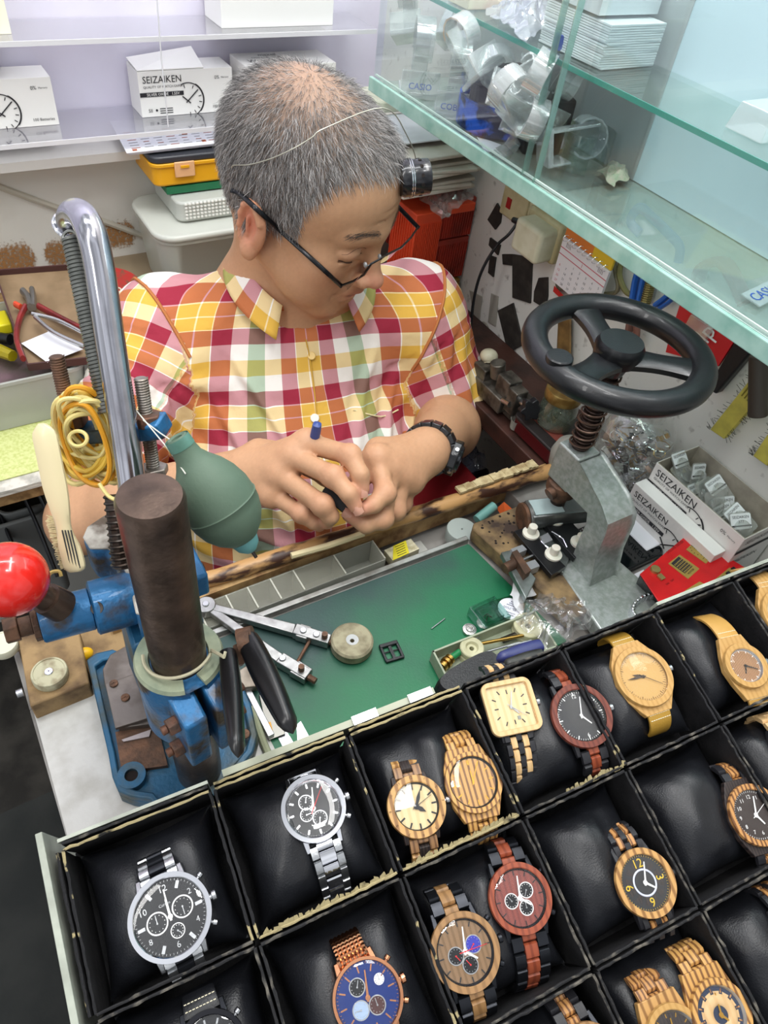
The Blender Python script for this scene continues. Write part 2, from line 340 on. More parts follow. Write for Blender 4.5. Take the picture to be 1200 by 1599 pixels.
# ---- watches
def bandpath(y0, z0, side, R, amax=100, flat=0):
    def f(sl):                              # arc length -> (point, angle)
        if sl < flat: return (V((0, side*(y0+sl), z0)), 0)
        a = (sl-flat)/R
        return (V((0, side*(y0+flat+R*math.sin(a)), z0-R*(1-math.cos(a)))), a)
    return f
def links(b, f, side, L, pitch, cols, th, taper=0, w0=.02, stag=None, start=0):
    """cols: list of (x centre, width, material) in shares of w0; stag: half-pitch shift per column"""
    n = int(L/pitch)
    for ci, (xc, wd, mi) in enumerate(cols):
        sh = pitch*.5 if stag and stag[ci] else 0
        for k in range(n+1):
            sl = start+k*pitch+sh
            if sl > L: break
            p, a = f(sl); tp = 1-taper*sl/L
            M = Matrix.Translation(p) @ Matrix.Rotation(-side*a, 4, 'X')
            m_ = mi[(k*3+ci*2) % len(mi)] if isinstance(mi, tuple) else mi
            g = pitch*.46; xx = xc*w0*tp; hw = wd*w0*tp/2*.96; r = th*.5; e = min(.0007, hw*.3)
            pr = [(-g, -r*.6), (-g, r*.3), (-g+e, r*.9), (0, r*1.15), (g-e, r*.9), (g, r*.3), (g, -r*.6)]
            vs = [(xx-hw, y, z) for y, z in pr]+[(xx+hw, y, z) for y, z in pr]
            fs = [tuple(range(6, -1, -1)), tuple(range(7, 14))]+[(i, (i+1) % 7, 7+(i+1) % 7, 7+i) for i in range(7)]
            b.add(vs, fs, m_, M)
def ringm(r0, r1, z0, z1): return [(r0, z0), (r1, z0), (r1, z1*.6+z0*.4), (r1*.94+r0*.06, z1), (r0*.85+r1*.15, z1), (r0, z1-.0005)]
def hand(root, name, ang, ln, wd, z, m, tail=.15, shape='taper'):
    b = MB(); a = math.radians(ang); M = Matrix.Rotation(-a, 4, 'Z')
    if shape == 'leaf': poly = [(-wd*.3, -ln*tail), (wd*.3, -ln*tail), (wd*.7, ln*.5), (0, ln), (-wd*.7, ln*.5)]
    else: poly = [(-wd*.5, -ln*tail), (wd*.5, -ln*tail), (wd*.28, ln), (-wd*.28, ln)]
    b.prism(poly, z, z+.0002, M=M); b.cyl((0, 0, z), (0, 0, z+.0004), wd*.9, n=12)
    return b.build(name, m, root, world=False, smooth=0)
WATCH = {}
def watch(label, c, up, rpx, P, h=-.001, tilt=(0, 0)):
    cw = trp(*c, h); uw = trp(*up, h); yv = (uw-cw).normalized(); r = rpx/FPX*(cw-CAM).dot(FW)
    M = frame(cw, TN, yv.cross(TN)); M = M @ Matrix.Rotation(math.radians(tilt[0]), 4, 'X') @ Matrix.Rotation(math.radians(tilt[1]), 4, 'Y')
    t = thing('wristwatch', label, 'watch', M); g = P.get
    cm, bm, dm = P['case'], P['bezel'], P['dial']; th = g('th', .0085); zt = 0; sq = g('square')
    lw = g('lug', .0105)*1.0
    # case body with lugs
    b = MB(); k = g('casek', .97)
    if sq: b.prism(rrect(2*r*.98, 2*r*.98, r*.3), -th, zt-.0026)
    else: b.lathe([(r*k*.86, -th), (r*k, -th+.0018), (r*k, zt-.0034), (r*k*.95, zt-.0024)], 56)
    yl = g('lugy', 1.16)*r
    if g('tonneau'):
        poly = [(-lw*1.25, yl), (lw*1.25, yl), (r*.86, r*.62), (r*1.0, 0), (r*.86, -r*.62), (lw*1.25, -yl), (-lw*1.25, -yl), (-r*.86, -r*.62), (-r*1.0, 0), (-r*.86, r*.62)]
        b.prism(poly, -th+.001, zt-.0026)
    else:
        for sx in (-1, 1):
            for sy in (-1, 1):
                p0 = V((sx*lw*1.22, sy*r*.70, 0)); p1 = V((sx*lw*1.16, sy*yl, 0)); wv = .0018
                q = lambda p, z, e=1: [(p.x-wv*e, p.y, z), (p.x+wv*e, p.y, z)]
                a0 = [(p0.x-wv, p0.y, -th+.001), (p0.x+wv, p0.y, -th+.001), (p1.x+wv*.8, p1.y, -th), (p1.x-wv*.8, p1.y, -th)]
                a1 = [(p0.x-wv, p0.y, -.0015), (p0.x+wv, p0.y, -.0015), (p1.x+wv*.8, p1.y, -th+.003), (p1.x-wv*.8, p1.y, -th+.003)]
                b.hexa(a0, a1)
    if g('bar'): 
        for sy in g('bar'): b.cyl((-lw*1.1, sy*yl*.97, -th+.002), (lw*1.1, sy*yl*.97, -th+.002), .0016, n=10)
    b.build('case', cm, t, world=False, bevel=.0005)
    ri = r*g('ri', .82)                     # inner radius of the bezel
    if sq:
        b = MB(); o_ = rrect(2*r, 2*r, r*.32, 6); i_ = rrect(2*ri, 2*ri, r*.10, 6); n = len(o_)
        vs = [(x, y, -.0015) for x, y in o_]+[(x, y, .0006) for x, y in o_]+[(x*.99, y*.99, .0012) for x, y in o_]+[(x*1.03, y*1.03, .0012) for x, y in i_]+[(x, y, -.0012) for x, y in i_]
        fs = [(q*n+i, q*n+(i+1) % n, (q+1)*n+(i+1) % n, (q+1)*n+i) for q in range(4) for i in range(n)]
        b.add(vs, fs)
    else:
        b = MB(); b.lathe(ringm(ri, r, -.0018, .0012), 64, capA=False, capB=False)
        if g('knurl'): 
            for q in range(48): a = 2*PI*q/48; b.cyl((r*.985*math.cos(a), r*.985*math.sin(a), -.001), (r*.985*math.cos(a), r*.985*math.sin(a), .0006), .0007, n=5)
    bz = b.build('bezel', bm, t, world=False)
    if g('inner_ring'):
        b = MB(); b.lathe([(ri*.93, -.0014), (ri*1.015, .0004), (ri*1.015, -.0016)], 56, capA=False, capB=False); b.build('chapter_ring', g('inner_ring'), t, world=False)
    b = MB()
    if sq: b.prism(rrect(2*ri*.995, 2*ri*.995, r*.08), -.002, -.0014)
    else: b.lathe([(ri*.995, -.002), (ri*.995, -.0014)], 48)
    dial = b.build('dial', dm, t, world=False, smooth=0)
    mk = MB(); zz = -.0013
    def rim(a): return ri/max(abs(math.sin(a)), abs(math.cos(a)))*.95 if sq else ri
    for q in range(12):
        if q*30 in g('skip', ()): continue
        ln, wd = g('mark', (.16, .0007)); a = math.radians(q*30); R1 = rim(a)*g('mr', .9) if not sq else min(rim(a)*.85, ri*1.0); R0 = R1-ri*ln
        if ln: mk.box((0, (R0+R1)/2, zz), (wd, R1-R0, .0003), 0, Matrix.Rotation(-a, 4, 'Z'))
    if g('min'):
        for q in range(60):
            a = math.radians(q*6); l_ = ri*g('minl', .05); mk.box((0, ri*.97-l_/2, zz), (.00022, l_, .0002), 0, Matrix.Rotation(-a, 4, 'Z'))
    for (s_, a_, rr, sz) in g('nums', ()):
        a = math.radians(a_); mk.text(s_, sz*ri, Matrix.Translation((rr*ri*math.sin(a), rr*ri*math.cos(a), zz+.0001)) @ Matrix.Rotation(-a if g('numrot') else 0, 4, 'Z'), 0)
    for (s_, x_, y_, sz) in g('words', ()): mk.text(s_, sz*ri, Matrix.Translation((x_*ri, y_*ri, zz)), 0)
    if mk.v:
        o = mk.build('hour_markers', g('mkm', STEEL()), None, world=False, smooth=0); o.parent = dial
    if g('bznum'):
        b = MB()
        for q in range(12):
            a = math.radians(q*30); b.text(str(q or 12), r*.13, Matrix.Translation((r*.91*math.sin(a), r*.91*math.cos(a), .00125)) @ Matrix.Rotation(-a, 4, 'Z'), 0)
        o = b.build('bezel_numerals', mat('burnt brown', '5a3c22', .7), None, world=False, smooth=0); o.parent = bz
    if g('window'):
        x, y, wm = g('window'); b = MB(); b.box((x*ri, y*ri, -.0012), (.0024, .0026, .0004)); b.build('date_window', wm, t, world=False, smooth=0)
    if g('ring'):
        rr, wd, rm = g('ring'); b = MB(); b.torus(rr*ri, wd, Matrix.Translation((0, 0, -.0011)), 40, 8, sc=(1, .4)); b.build('dial_ring', rm, t, world=False)
    if g('rays'):
        b = MB()
        for q in range(12):
            a = math.radians(q*30+15); b.prism([(-.0008, ri*.45), (.0008, ri*.45), (.0021, ri*.78), (-.0021, ri*.78)], -.0014, -.0012, 0, Matrix.Rotation(-a, 4, 'Z'))
        b.build('dial_segments', g('rays'), t, world=False, smooth=0)
    for (x, y, rr, m1, m2, ang) in g('subs', ()):
        b = MB(); R = rr*ri; b.lathe([(R, -.0014), (R, -.0011), (R*.88, -.0011), (R*.86, -.00125)], 32, 1, Matrix.Translation((x*ri, y*ri, 0)))
        b.lathe([(R*.87, -.00135), (R*.87, -.0012)], 28, 0, Matrix.Translation((x*ri, y*ri, 0)))
        for q in range(12): a = q*PI/6; b.box((x*ri+R*.7*math.sin(a), y*ri+R*.7*math.cos(a), -.00115), (.0004, .0004, .0002), 1)
        o = b.build('subdial', [m1, m2], t, world=False, smooth=0)
        b = MB(); b.box((0, R*.3, -.0009), (.0004, R*.8, .00015), 0, Matrix.Translation((x*ri, y*ri, 0)) @ Matrix.Rotation(-math.radians(ang), 4, 'Z')); b.cyl((x*ri, y*ri, -.0011), (x*ri, y*ri, -.0007), .0005, n=8)
        h_ = b.build('subdial_hand', g('subhand', STEEL()), None, world=False, smooth=0); h_.parent = o
    ha, ma, sa = P['time']; hm = g('hands', STEEL()); hw = g('handw', .0013)
    if ha is not None: hand(t, 'hour_hand', ha, ri*.48, hw*1.25, -.0008, hm, shape=g('hshape', 'taper'))
    if ma is not None: hand(t, 'minute_hand', ma, ri*.74, hw, -.0005, hm, shape=g('hshape', 'taper'))
    if sa is not None: hand(t, 'second_hand', sa, ri*.82, .0005, -.0002, g('sec', hm), .25)
    # glass
    b = MB(); rg = ri*1.0
    if sq: b.prism(rrect(2*rg, 2*rg, r*.08), .0000, .0004)
    else: b.lathe([(rg, .0001), (rg, .0005), (rg*.9, .0008), (rg*.5, .00105), (.0001, .0011)], 40, capB=False)
    b.build('crystal', clear('watch crystal', fac=g('gl', .025), edge=.4, rough=.02), t, world=False)
    # crown and pushers
    km = g('crownm', STEEL())
    def crown(ang, rr, ln, name):
        a = math.radians(ang); d = V((math.sin(a), math.cos(a), 0)); b = MB(); p = d*(r*(1.0 if not sq else .99))+V((0, 0, -th*.4))
        b.cyl(p-d*.001, p+d*.001, rr*.5, n=10); b.cyl(p+d*.0009, p+d*(.001+ln), rr, n=16, ch=.0003); b.build(name, km, t, world=False)
    crown(90, g('crown', .0028), .0026, 'crown')
    for q in g('push', ()): crown(q, .0018, .0026, 'push_button')
    # straps
    T = P['band']; mats_ = P['bm']; wb = g('bw', .020)
    for side, L, R, fl in ((1, g('l1', .036), g('r1', .015), 0), (-1, g('l2', .036), g('r2', .015), 0)):
        if L <= 0: continue
        y0 = yl-.0035; f = bandpath(y0, -th*.62 if T != 'leather' else -th*.5, side, R); b = MB()
        if T == 'steel3': links(b, f, side, L, .0058, [(-.36, .27, 0), (.36, .27, 0), (0, .44, 1)], .0034, .12, wb)
        elif T == 'steelflat': links(b, f, side, L, .0085, [(-.38, .24, 0), (.38, .24, 0)], .0036, .1, wb, (1, 1)); links(b, f, side, L, .0085, [(0, .52, 1)], .003, .1, wb)
        elif T == 'wood3': links(b, f, side, L, .0095, [(-.345, .30, P['bc'][0]), (0, .38, P['bc'][1]), (.345, .30, P['bc'][0])], .0038, .15, wb, (1, 0, 1))
        elif T == 'wood5': links(b, f, side, L, .0088, [(-.41, .18, 0), (-.21, .21, 1), (0, .2, 0), (.21, .21, 1), (.41, .18, 0)], .0038, .12, wb, (0, 1, 0, 1, 0))
        elif T == 'mesh':
            for q in range(7): 
                pts = [f(L*i/18)[0]+V(((q-3)*.0026, 0, .0006*(i % 2))) for i in range(19)]; b.tube(pts, .0014, 6)
        elif T == 'leather':
            n = 20; hw_ = wb/2
            vs = []; 
            for i in range(n+1):
                sl = L*i/n; p, a = f(sl); tp = 1-.1*i/n; nz = V((0, side*math.sin(a), math.cos(a)))
                for x, zo in ((-hw_*tp, -.001), (-hw_*tp, .0006), (-hw_*tp*.85, .0012), (hw_*tp*.85, .0012), (hw_*tp, .0006), (hw_*tp, -.001)): vs.append(p+V((x, 0, 0))+nz*zo)
            fs = [(i*6+q, (i+1)*6+q, (i+1)*6+(q+1) % 6, i*6+(q+1) % 6) for i in range(n) for q in range(6)]+[(0, 1, 2, 3, 4, 5), tuple(n*6+q for q in (5, 4, 3, 2, 1, 0))]
            b.add(vs, fs)
        so = b.build('strap', mats_, t, world=False, bevel=0)
        if T == 'leather':
            b = MB()
            for yy in (.0035, .0075):
                for q in range(9):
                    p, a = f(yy); b.cyl(p+V((-hw_*.8+q*hw_*.2-.0007, 0, .0014)), p+V((-hw_*.8+q*hw_*.2+.0007, 0, .0014)), .00028, n=5)
            o = b.build('stitching', mat('cream thread', 'efe6c8', .7), None, world=False); o.parent = so
    return t, (TMi @ cw), (TMi.to_3x3() @ yv)
SS = STEEL(); CH = CHROME()
m_bsteel = mat('black steel', '2a2c31', .3, .7); m_blk2 = mat('black wood', '26262a', .45, bump=.2, bs=500)
m_bdial = mat('black dial', '0d0e12', .3); m_white = mat('white paint', 'f2f2f0', .5); m_red = mat('red paint', 'd8232a', .5)
m_zebra = wood('zebra wood', 'c99a58', '7a5230', 85, (1, .10, 1), 2.5)
m_zebra2 = wood('pale zebra wood', 'c3975c', '8a6238', 60, (1, .2, 1), 3)
m_maple = wood('maple wood', 'dcc596', 'd3b986', 60, (1, .2, 1), 3); m_maplem = wood('maple case', 'd8b583', 'd0aa76', 60, (1, .2, 1), 3)
m_bamboo = wood('bamboo', 'c0975a', 'b58b4e', 80, (1, .15, 1), 2); m_bamd = wood('bamboo dial', 'cda561', 'bd9150', 300, (1, .05, 1), 1)
m_redw = wood('red sandalwood', '743a2c', '5e2c22', 80, (1, .15, 1), 3); m_redw2 = wood('red wood inlay', '964a30', '7d3a26', 70, (1, .2, 1), 3)
m_waln = wood('walnut', '866848', '745838', 90, (1, .15, 1), 3); m_walb = wood('walnut bezel', '9d774d', '86643f', 60, (1, .2, 1), 3)
m_ebony = wood('ebony', '3a302d', '231e1e', 150, (1, .15, 1), 3); m_rosed = wood('rosewood dial', '854238', '733730', 90, (1, .15, 1), 4)
m_oliv = wood('multi pale wood', '9a7450', '6f5038', 90, (1, .3, 1), 3); m_grn = wood('green tinted wood', 'a9a052', '7c7a3a', 100, (1, .3, 1), 2)
m_purp = wood('purple wood', '6e4257', '52303f', 100, (1, .3, 1), 2); m_redb = wood('red brown wood', '7a3c34', '5a2b26', 100, (1, .3, 1), 2)
m_yl = mat('mustard leather', 'ab8433', .5, bump=.2, bs=700); m_yl2 = mat('tan leather', 'c2964e', .5, bump=.2, bs=700)
m_rg = mat('rose gold', 'd99a73', .22, 1); m_navy = mat('navy dial', '1c3478', .25, .3); m_bluesub = mat('pale blue subdial', '9fb4cf', .3); m_blackg = mat('dark plated steel', '3a3a3e', .12, 1)
m_ybr = mat('yellow lume', 'e6c02c', .5); m_gold = mat('gold mark', 'cf9f3c', .3, .8)
m_wood3 = wood('tiger wood', 'bd8a52', '6b452a', 100, (1, .25, 1), 4)
m_bluem = mat('blue subdial', '3438a8', .3)
WL = []
def W(*a, **k): r = watch(*a, **k); WL.append(r[1:]); return r
N12 = lambda rr, sz, st=1: [(str(q or 12), q*30, rr, sz) for q in range(0, 12, st)]
W('silver steel chronograph with black dial in the leftmost compartment of the top row', (266, 1431), (252, 1385), 64,
  dict(case=SS, bezel=CH, dial=m_bdial, ri=.86, knurl=0, min=1, mark=(.2, .0018), skip=(0, 60, 120, 180, 240, 300), mr=.92, nums=[('12', 0, .76, .26), ('2', 60, .78, .22), ('4', 120, .78, .22), ('6', 180, .76, .24), ('8', 240, .78, .22), ('10', 300, .78, .24)],
       words=[('Curren', -.06, .36, .11)], subs=[(-.38, -.02, .30, m_bdial, m_white, 0), (.38, .1, .30, m_bdial, m_white, 180), (.08, -.42, .2, m_bdial, m_white, 140)], time=(0, 2, None), hands=m_white, push=(58, 122), crown=.0033, band='steel3', bm=[SS, m_bsteel], bw=.022, lug=.0105, lugy=1.08, l1=.030, l2=.016, r2=.010), h=.000)
W('polished steel chronograph with a glaring dial and one strap end missing', (490, 1262), (476, 1218), 51,
  dict(case=CH, bezel=CH, dial=m_bdial, ri=.84, inner_ring=CH, min=1, mark=(.16, .0012), subs=[(-.2, .3, .27, m_bdial, SS, 20), (-.3, -.12, .24, m_bdial, SS, 90), (.12, -.38, .27, m_bdial, SS, 200)], time=(12, 14, 40), hands=m_white, sec=m_red,
       push=(60, 120), crown=.003, band='steelflat', bm=[SS, CH], bw=.020, lug=.009, lugy=1.15, bar=(1,), l1=0, l2=.045, r2=.03, gl=.28), h=-.004, tilt=(-4, 0))
W('round watch with cream wooden dial and numbered striped wood bezel', (651, 1259), (640, 1212), 47,
  dict(case=m_ebony, bezel=m_zebra2, dial=m_maple, ri=.76, inner_ring=m_blackg, bznum=1, mark=(.22, .0011), mr=.92, mkm=mat('black mark', '1a1a1c', .5), time=(128, 26, 66), hands=mat('black mark', '1a1a1c'), hshape='leaf', handw=.0017,
       band='wood3', bc=((0, 1, 3, 2), (2, 1, 0, 4)), bm=[m_oliv, m_ebony, m_zebra2, m_redb, m_grn], bw=.019, lug=.0088, lugy=1.08, th=.008, l1=.036, l2=.028), h=-.004)
W('round watch of striped zebra wood with gold marks on a striped dial', (740, 1221), (727, 1176), 46,
  dict(case=m_zebra, bezel=m_zebra, dial=m_zebra, ri=.84, inner_ring=m_blackg, mark=(.2, .0007), mr=.88, mkm=m_gold, nums=[('12', 0, .78, .2), ('3', 90, .78, .2), ('9', 270, .78, .2)], time=(0, 28, None), hands=m_gold, handw=.0008,
       band='wood3', bc=(0, 0), bm=[m_zebra], bw=.021, lug=.0095, tonneau=1, lugy=1.2, th=.009, l1=.04, l2=.022), h=-.003)
W('square watch with pale maple face and black and maple bracelet', (799, 1103), (789, 1070), 42,
  dict(square=1, case=m_blk2, bezel=m_maplem, dial=m_maple, ri=.80, mark=(.2, .0008), mkm=mat('black mark', '1a1a1c'), time=(140, 18, 130), hands=SS, handw=.001, window=(.25, -.55, mat('window grey', '8e9088', .4)), band='wood5', bm=[m_blk2, m_maplem], bw=.021, lug=.009, lugy=1.2, th=.008, l1=.026, l2=.05, r2=.035), h=-.003)
W('round watch with black dial, red wood bezel and red seconds hand', (909, 1117), (893, 1078), 50,
  dict(case=m_blk2, bezel=m_redw, dial=mat('charcoal dial', '2a2b2e', .4), ri=.80, inner_ring=m_blackg, min=1, minl=.09, mark=(.16, .0007), mr=.96, mkm=m_white, nums=[('12', 0, .76, .22), ('6', 180, .76, .22)], time=(142, 18, None), hands=m_white, handw=.001, sec=m_red,
       band='wood3', bc=(0, 1), bm=[m_blk2, m_redw2], bw=.021, lug=.0095, lugy=1.14, th=.008, l1=.036, l2=.022), h=-.002)
W('round bamboo watch with plain wooden face on a stitched mustard strap', (1006, 1056), (989, 1022), 48,
  dict(case=m_bamboo, bezel=m_bamboo, dial=m_bamd, ri=.80, min=1, minl=.08, mark=(.12, .0004), mr=.96, mkm=mat('brown mark', '6b4a22', .6), time=(293, 275, 128), hands=mat('dark brown hand', '3a2c1e', .5), hshape='leaf', handw=.0012,
       band='leather', bm=[m_yl], bw=.019, lug=.0085, tonneau=1, lugy=1.2, th=.0085, l1=.032, l2=.022), h=-.002)
W('smaller bamboo watch with striped face on a smooth tan leather strap', (1166, 1039), (1151, 1008), 36,
  dict(case=m_bamboo, bezel=m_bamboo, dial=wood('striped brown dial', 'b98c60', '5b3a2c', 240, (1, .08, 1), 1), ri=.74, inner_ring=SS, min=1, minl=.09, mark=(.14, .0005), mr=.95, mkm=m_white, time=(205, 118, None), hands=mat('black mark', '1a1a1c'), handw=.001,
       band='leather', bm=[m_yl2], bw=.018, lug=.008, tonneau=1, lugy=1.4, th=.0085, l1=.04, l2=.008, r1=.03), h=.002)
W('rose gold chronograph with navy blue dial on a ribbed gold mesh strap', (575, 1558), (557, 1508), 56,
  dict(case=m_rg, bezel=m_rg, dial=m_navy, ri=.9, min=1, mark=(.2, .0008), mr=.9, mkm=m_rg, subs=[(-.2, .38, .26, m_bdial, SS, 30), (-.32, -.22, .27, m_bluesub, SS, 280), (.2, -.3, .27, mat('brown subdial', '4a2c2a', .3), SS, 0), (.52, .3, .19, m_white, m_navy, 0)], time=(15, 15, None), hands=m_rg,
       push=(55, 118), crown=.003, band='mesh', bm=[m_rg], bw=.018, lug=.009, bar=(1, -1), lugy=1.1, crownm=m_rg, l1=.02, l2=.02), h=.0)
W('brown walnut-faced chronograph with one blue and two black subdials', (727, 1486), (712, 1436), 56,
  dict(case=m_bsteel, bezel=m_walb, dial=m_waln, ri=.82, inner_ring=m_blackg, mark=(.16, .0007), mr=.92, mkm=mat('black mark', '1a1a1c'), subs=[(-.34, -.04, .28, m_bdial, SS, 150), (.36, .12, .29, m_bluem, SS, 230), (.06, -.42, .28, m_bdial, SS, 330)], subhand=m_red, time=(130, 12, 90), hands=m_white, sec=m_red,
       push=(58, 122), crownm=m_bsteel, band='wood3', bc=(0, 1), bm=[m_bsteel, m_walb], bw=.024, lug=.0105, bar=(1, -1), lugy=1.12, l1=.034, l2=.03), h=-.002)
W('red rosewood chronograph with three black subdials and glossy red bezel', (813, 1402), (800, 1354), 51,
  dict(case=m_bsteel, bezel=m_redw2, dial=m_rosed, ri=.82, inner_ring=m_blackg, mark=(.16, .0006), mr=.92, mkm=mat('black mark', '1a1a1c'), subs=[(-.34, -.04, .27, m_bdial, m_white, 330), (.32, .2, .28, m_bdial, m_white, 210), (.16, -.36, .27, m_bdial, m_white, 0)], time=(130, 8, None), hands=m_white,
       push=(58, 122), crownm=m_bsteel, band='wood3', bc=(0, 1), bm=[m_bsteel, m_redw2], bw=.024, lug=.0105, bar=(1, -1), lugy=1.12, l1=.022, l2=.045, r2=.03), h=-.002)
W('black watch with big yellow numerals and a white ring on its dial', (1009, 1378), (993, 1339), 50,
  dict(case=m_blk2, bezel=m_zebra2, dial=mat('charcoal dial', '2a2b2e', .4), ri=.8, min=1, mark=(0, 0), mkm=m_ybr, nums=[('12', 0, .68, .46), ('3', 90, .68, .46), ('6', 180, .68, .46), ('9', 270, .68, .46)], numrot=1, rays=m_ebony, ring=(.46, .0006, mat('lilac ring', 'cfd3e6', .4)), time=(130, 22, None), hands=m_white,
       band='wood5', bm=[m_blk2, m_wood3], bw=.021, lug=.0095, bar=(1,), lugy=1.18, l1=.036, l2=.01, th=.009), h=-.002)
W('dark watch with full white numerals, striped wood bezel and bright reflection', (1182, 1272), (1166, 1235), 46,
  dict(case=m_ebony, bezel=m_wood3, dial=mat('dark brown dial', '2e221f', .35), ri=.80, min=1, minl=.07, mark=(0, 0), mkm=m_white, nums=N12(.72, .22), time=(150, 18, 60), hands=m_white, band='wood3', bc=(0, 1), bm=[m_blk2, m_wood3], bw=.021, lug=.0095, tonneau=1, lugy=1.2, l1=.034, l2=.02, gl=.12), h=-.002)
W('light wood skeleton watch at the bottom right on a chunky zebra wood strap', (1128, 1585), (1112, 1548), 50,
  dict(case=m_zebra, bezel=m_zebra, dial=mat('navy glass dial', '28344c', .2), ri=.8, inner_ring=SS, mark=(.16, .0008), mkm=m_wood3, ring=(.5, .003, m_maplem), rays=m_maplem, time=(140, 10, None), hands=m_gold, band='wood3', bc=(0, 0), bm=[m_zebra], bw=.023, lug=.0105, tonneau=1, lugy=1.3, l1=.036, l2=0, th=.009), h=-.002)
W('striped wood watch at the bottom edge, left of the skeleton watch', (1058, 1625), (1042, 1588), 50,
  dict(case=m_zebra2, bezel=m_bamboo, dial=m_ebony, ri=.8, inner_ring=SS, min=1, mark=(.14, .0006), mkm=m_gold, time=(140, 10, None), hands=m_gold, band='wood3', bc=(0, 0), bm=[m_wood3], bw=.022, lug=.0105, tonneau=1, lugy=1.25, l1=.040, l2=0, th=.009), h=-.004)
W('black watch cut off at the bottom edge in the leftmost compartment', (330, 1640), (318, 1592), 55,
  dict(case=m_bsteel, bezel=m_blackg, dial=m_bdial, ri=.84, mark=(.2, .001), time=(0, 30, None), hands=SS, push=(58, 122), band='leather', bm=[m_leath], bw=.02, lug=.0095, lugy=1.12, l1=.012, l2=0), h=-.008)
W('wood-linked watch cut off at the bottom edge below the red chronograph', (925, 1655), (905, 1608), 50,
  dict(case=m_bsteel, bezel=m_walb, dial=m_bdial, ri=.84, mark=(.2, .001), time=(0, 30, None), hands=SS, band='wood3', bc=(0, 1), bm=[m_blk2, m_wood3], bw=.021, lug=.0095, lugy=1.12, l1=.036, l2=0), h=-.004)
W('pale wood watch cut off at the right edge, top of the tray', (1232, 960), (1216, 930), 44,
  dict(case=m_bamboo, bezel=m_bamboo, dial=m_maple, ri=.8, mark=(.14, .0006), mkm=m_gold, time=(0, 30, None), hands=m_gold, band='leather', bm=[m_bamboo], bw=.019, lug=.0085, tonneau=1, lugy=1.2, l1=.04, l2=0, r1=.03), h=.0)
W('wood bracelet watch cut off at the right edge above the white-numeral watch', (1252, 1185), (1234, 1150), 44,
  dict(case=m_blk2, bezel=m_wood3, dial=m_bdial, ri=.8, mark=(.14, .0006), mkm=m_white, time=(0, 30, None), hands=SS, band='wood3', bc=(0, 0), bm=[m_maplem], bw=.021, lug=.0095, tonneau=1, lugy=1.2, l1=.034, l2=0), h=-.002)
W('wood and black watch cut off at the right edge below the white-numeral watch', (1262, 1472), (1240, 1430), 46,
  dict(case=m_blk2, bezel=m_wood3, dial=m_bdial, ri=.8, mark=(.14, .0006), mkm=m_white, time=(0, 30, None), hands=SS, band='wood5', bm=[m_blk2, m_wood3], bw=.021, lug=.0095, lugy=1.2, bar=(1,), l1=.034, l2=0), h=-.002)
CL = {(0, 0): 'under the black-dialled silver chronograph', (1, 0): 'under the glaring steel chronograph', (2, 0): 'under the cream-dialled and zebra wood watches', (3, 0): 'under the square maple watch and red wood watch',
      (4, 0): 'under the mustard-strapped bamboo watch', (5, 0): 'under the smaller tan-strapped bamboo watch', (6, 0): 'at the top right corner of the tray', (0, 1): 'at the bottom left corner, mostly bare', (1, 1): 'under the navy blue rose gold chronograph', (2, 1): 'under the walnut and rosewood chronographs',
      (3, 1): 'under the watch with big yellow numerals', (4, 1): 'under the white-numeral watch', (5, 1): 'at the right edge beside the white-numeral watch', (2, 2): 'at the bottom edge below the rosewood chronograph', (3, 2): 'under the skeleton watch at the bottom right', (4, 2): 'at the bottom right corner below the white-numeral watch',
      (1, 2): 'below the navy chronograph', (0, 2): 'below the leftmost compartment'}
for (i, j), tx in CL.items():
    ls = [(c.x, c.y, d.x, d.y) for c, d in WL if CU[i] < c.x < CU[i+1] and -CV[j+1] < c.y < -CV[j]]
    if (i, j) in ((1, 2), (0, 2)): continue
    cushion(i, j, 'black leather watch cushion '+tx, ls)
# ------------------------------------------------------------------ benches
m_mat = mat('green cutting mat', '167a4a', .45, bump=.12, bs=500)
nt = m_mat.node_tree; N_ = nt.nodes.new; L_ = nt.links.new; tc = N_('ShaderNodeTexCoord'); no = N_('ShaderNodeTexNoise'); no.inputs['Scale'].default_value = 11; no.inputs['Detail'].default_value = 9; L_(tc.outputs['Object'], no.inputs[0])
vm = N_('ShaderNodeVectorMath'); vm.operation = 'DOT_PRODUCT'; vm.inputs[1].default_value = (-1.6, 5.2, 0); L_(tc.outputs['Object'], vm.inputs[0]); ad = N_('ShaderNodeMath'); L_(vm.outputs['Value'], ad.inputs[0]); L_(no.outputs[0], ad.inputs[1])
cr = N_('ShaderNodeValToRGB'); e = cr.color_ramp.elements; e[0].position = .34; e[0].color = lin('0e6c43'); e[1].position = .90; e[1].color = lin('2b4743'); L_(ad.outputs[0], cr.inputs[0]); L_(cr.outputs[0], nt.nodes['Principled BSDF'].inputs['Base Color'])
m_brownb = mat('dark brown board', '4b2f27', .5, col2='2c1d19', ns=25, nd=6, bump=.3)
m_wht = mat('scratched white board', 'c6c5c0', .5, col2='a8a59d', ns=40, nd=10, lo=.45, hi=.75, bump=.3, bs=200)
m_oldw = mat('old brown wood', '9c8058', .75, col2='4a3524', ns=40, nd=9, lo=.42, hi=.72, bump=.8, bs=180)
b = MB(); b.box((.32, .269, .73), (.75, .238, .034)); b.box((.60, .42, .73), (.19, .064, .034)); b.box((-.03, .42, .73), (.05, .064, .034)); b.box((.32, .45, .728), (.75, .006, .030)); b.box((.32, .42, .714), (.75, .06, .004)); b.box((.32, .17, .5), (.70, .012, .46)); b.box((-.02, .30, .36), (.03, .26, .72)); b.box((.675, .3, .36), (.03, .26, .72))
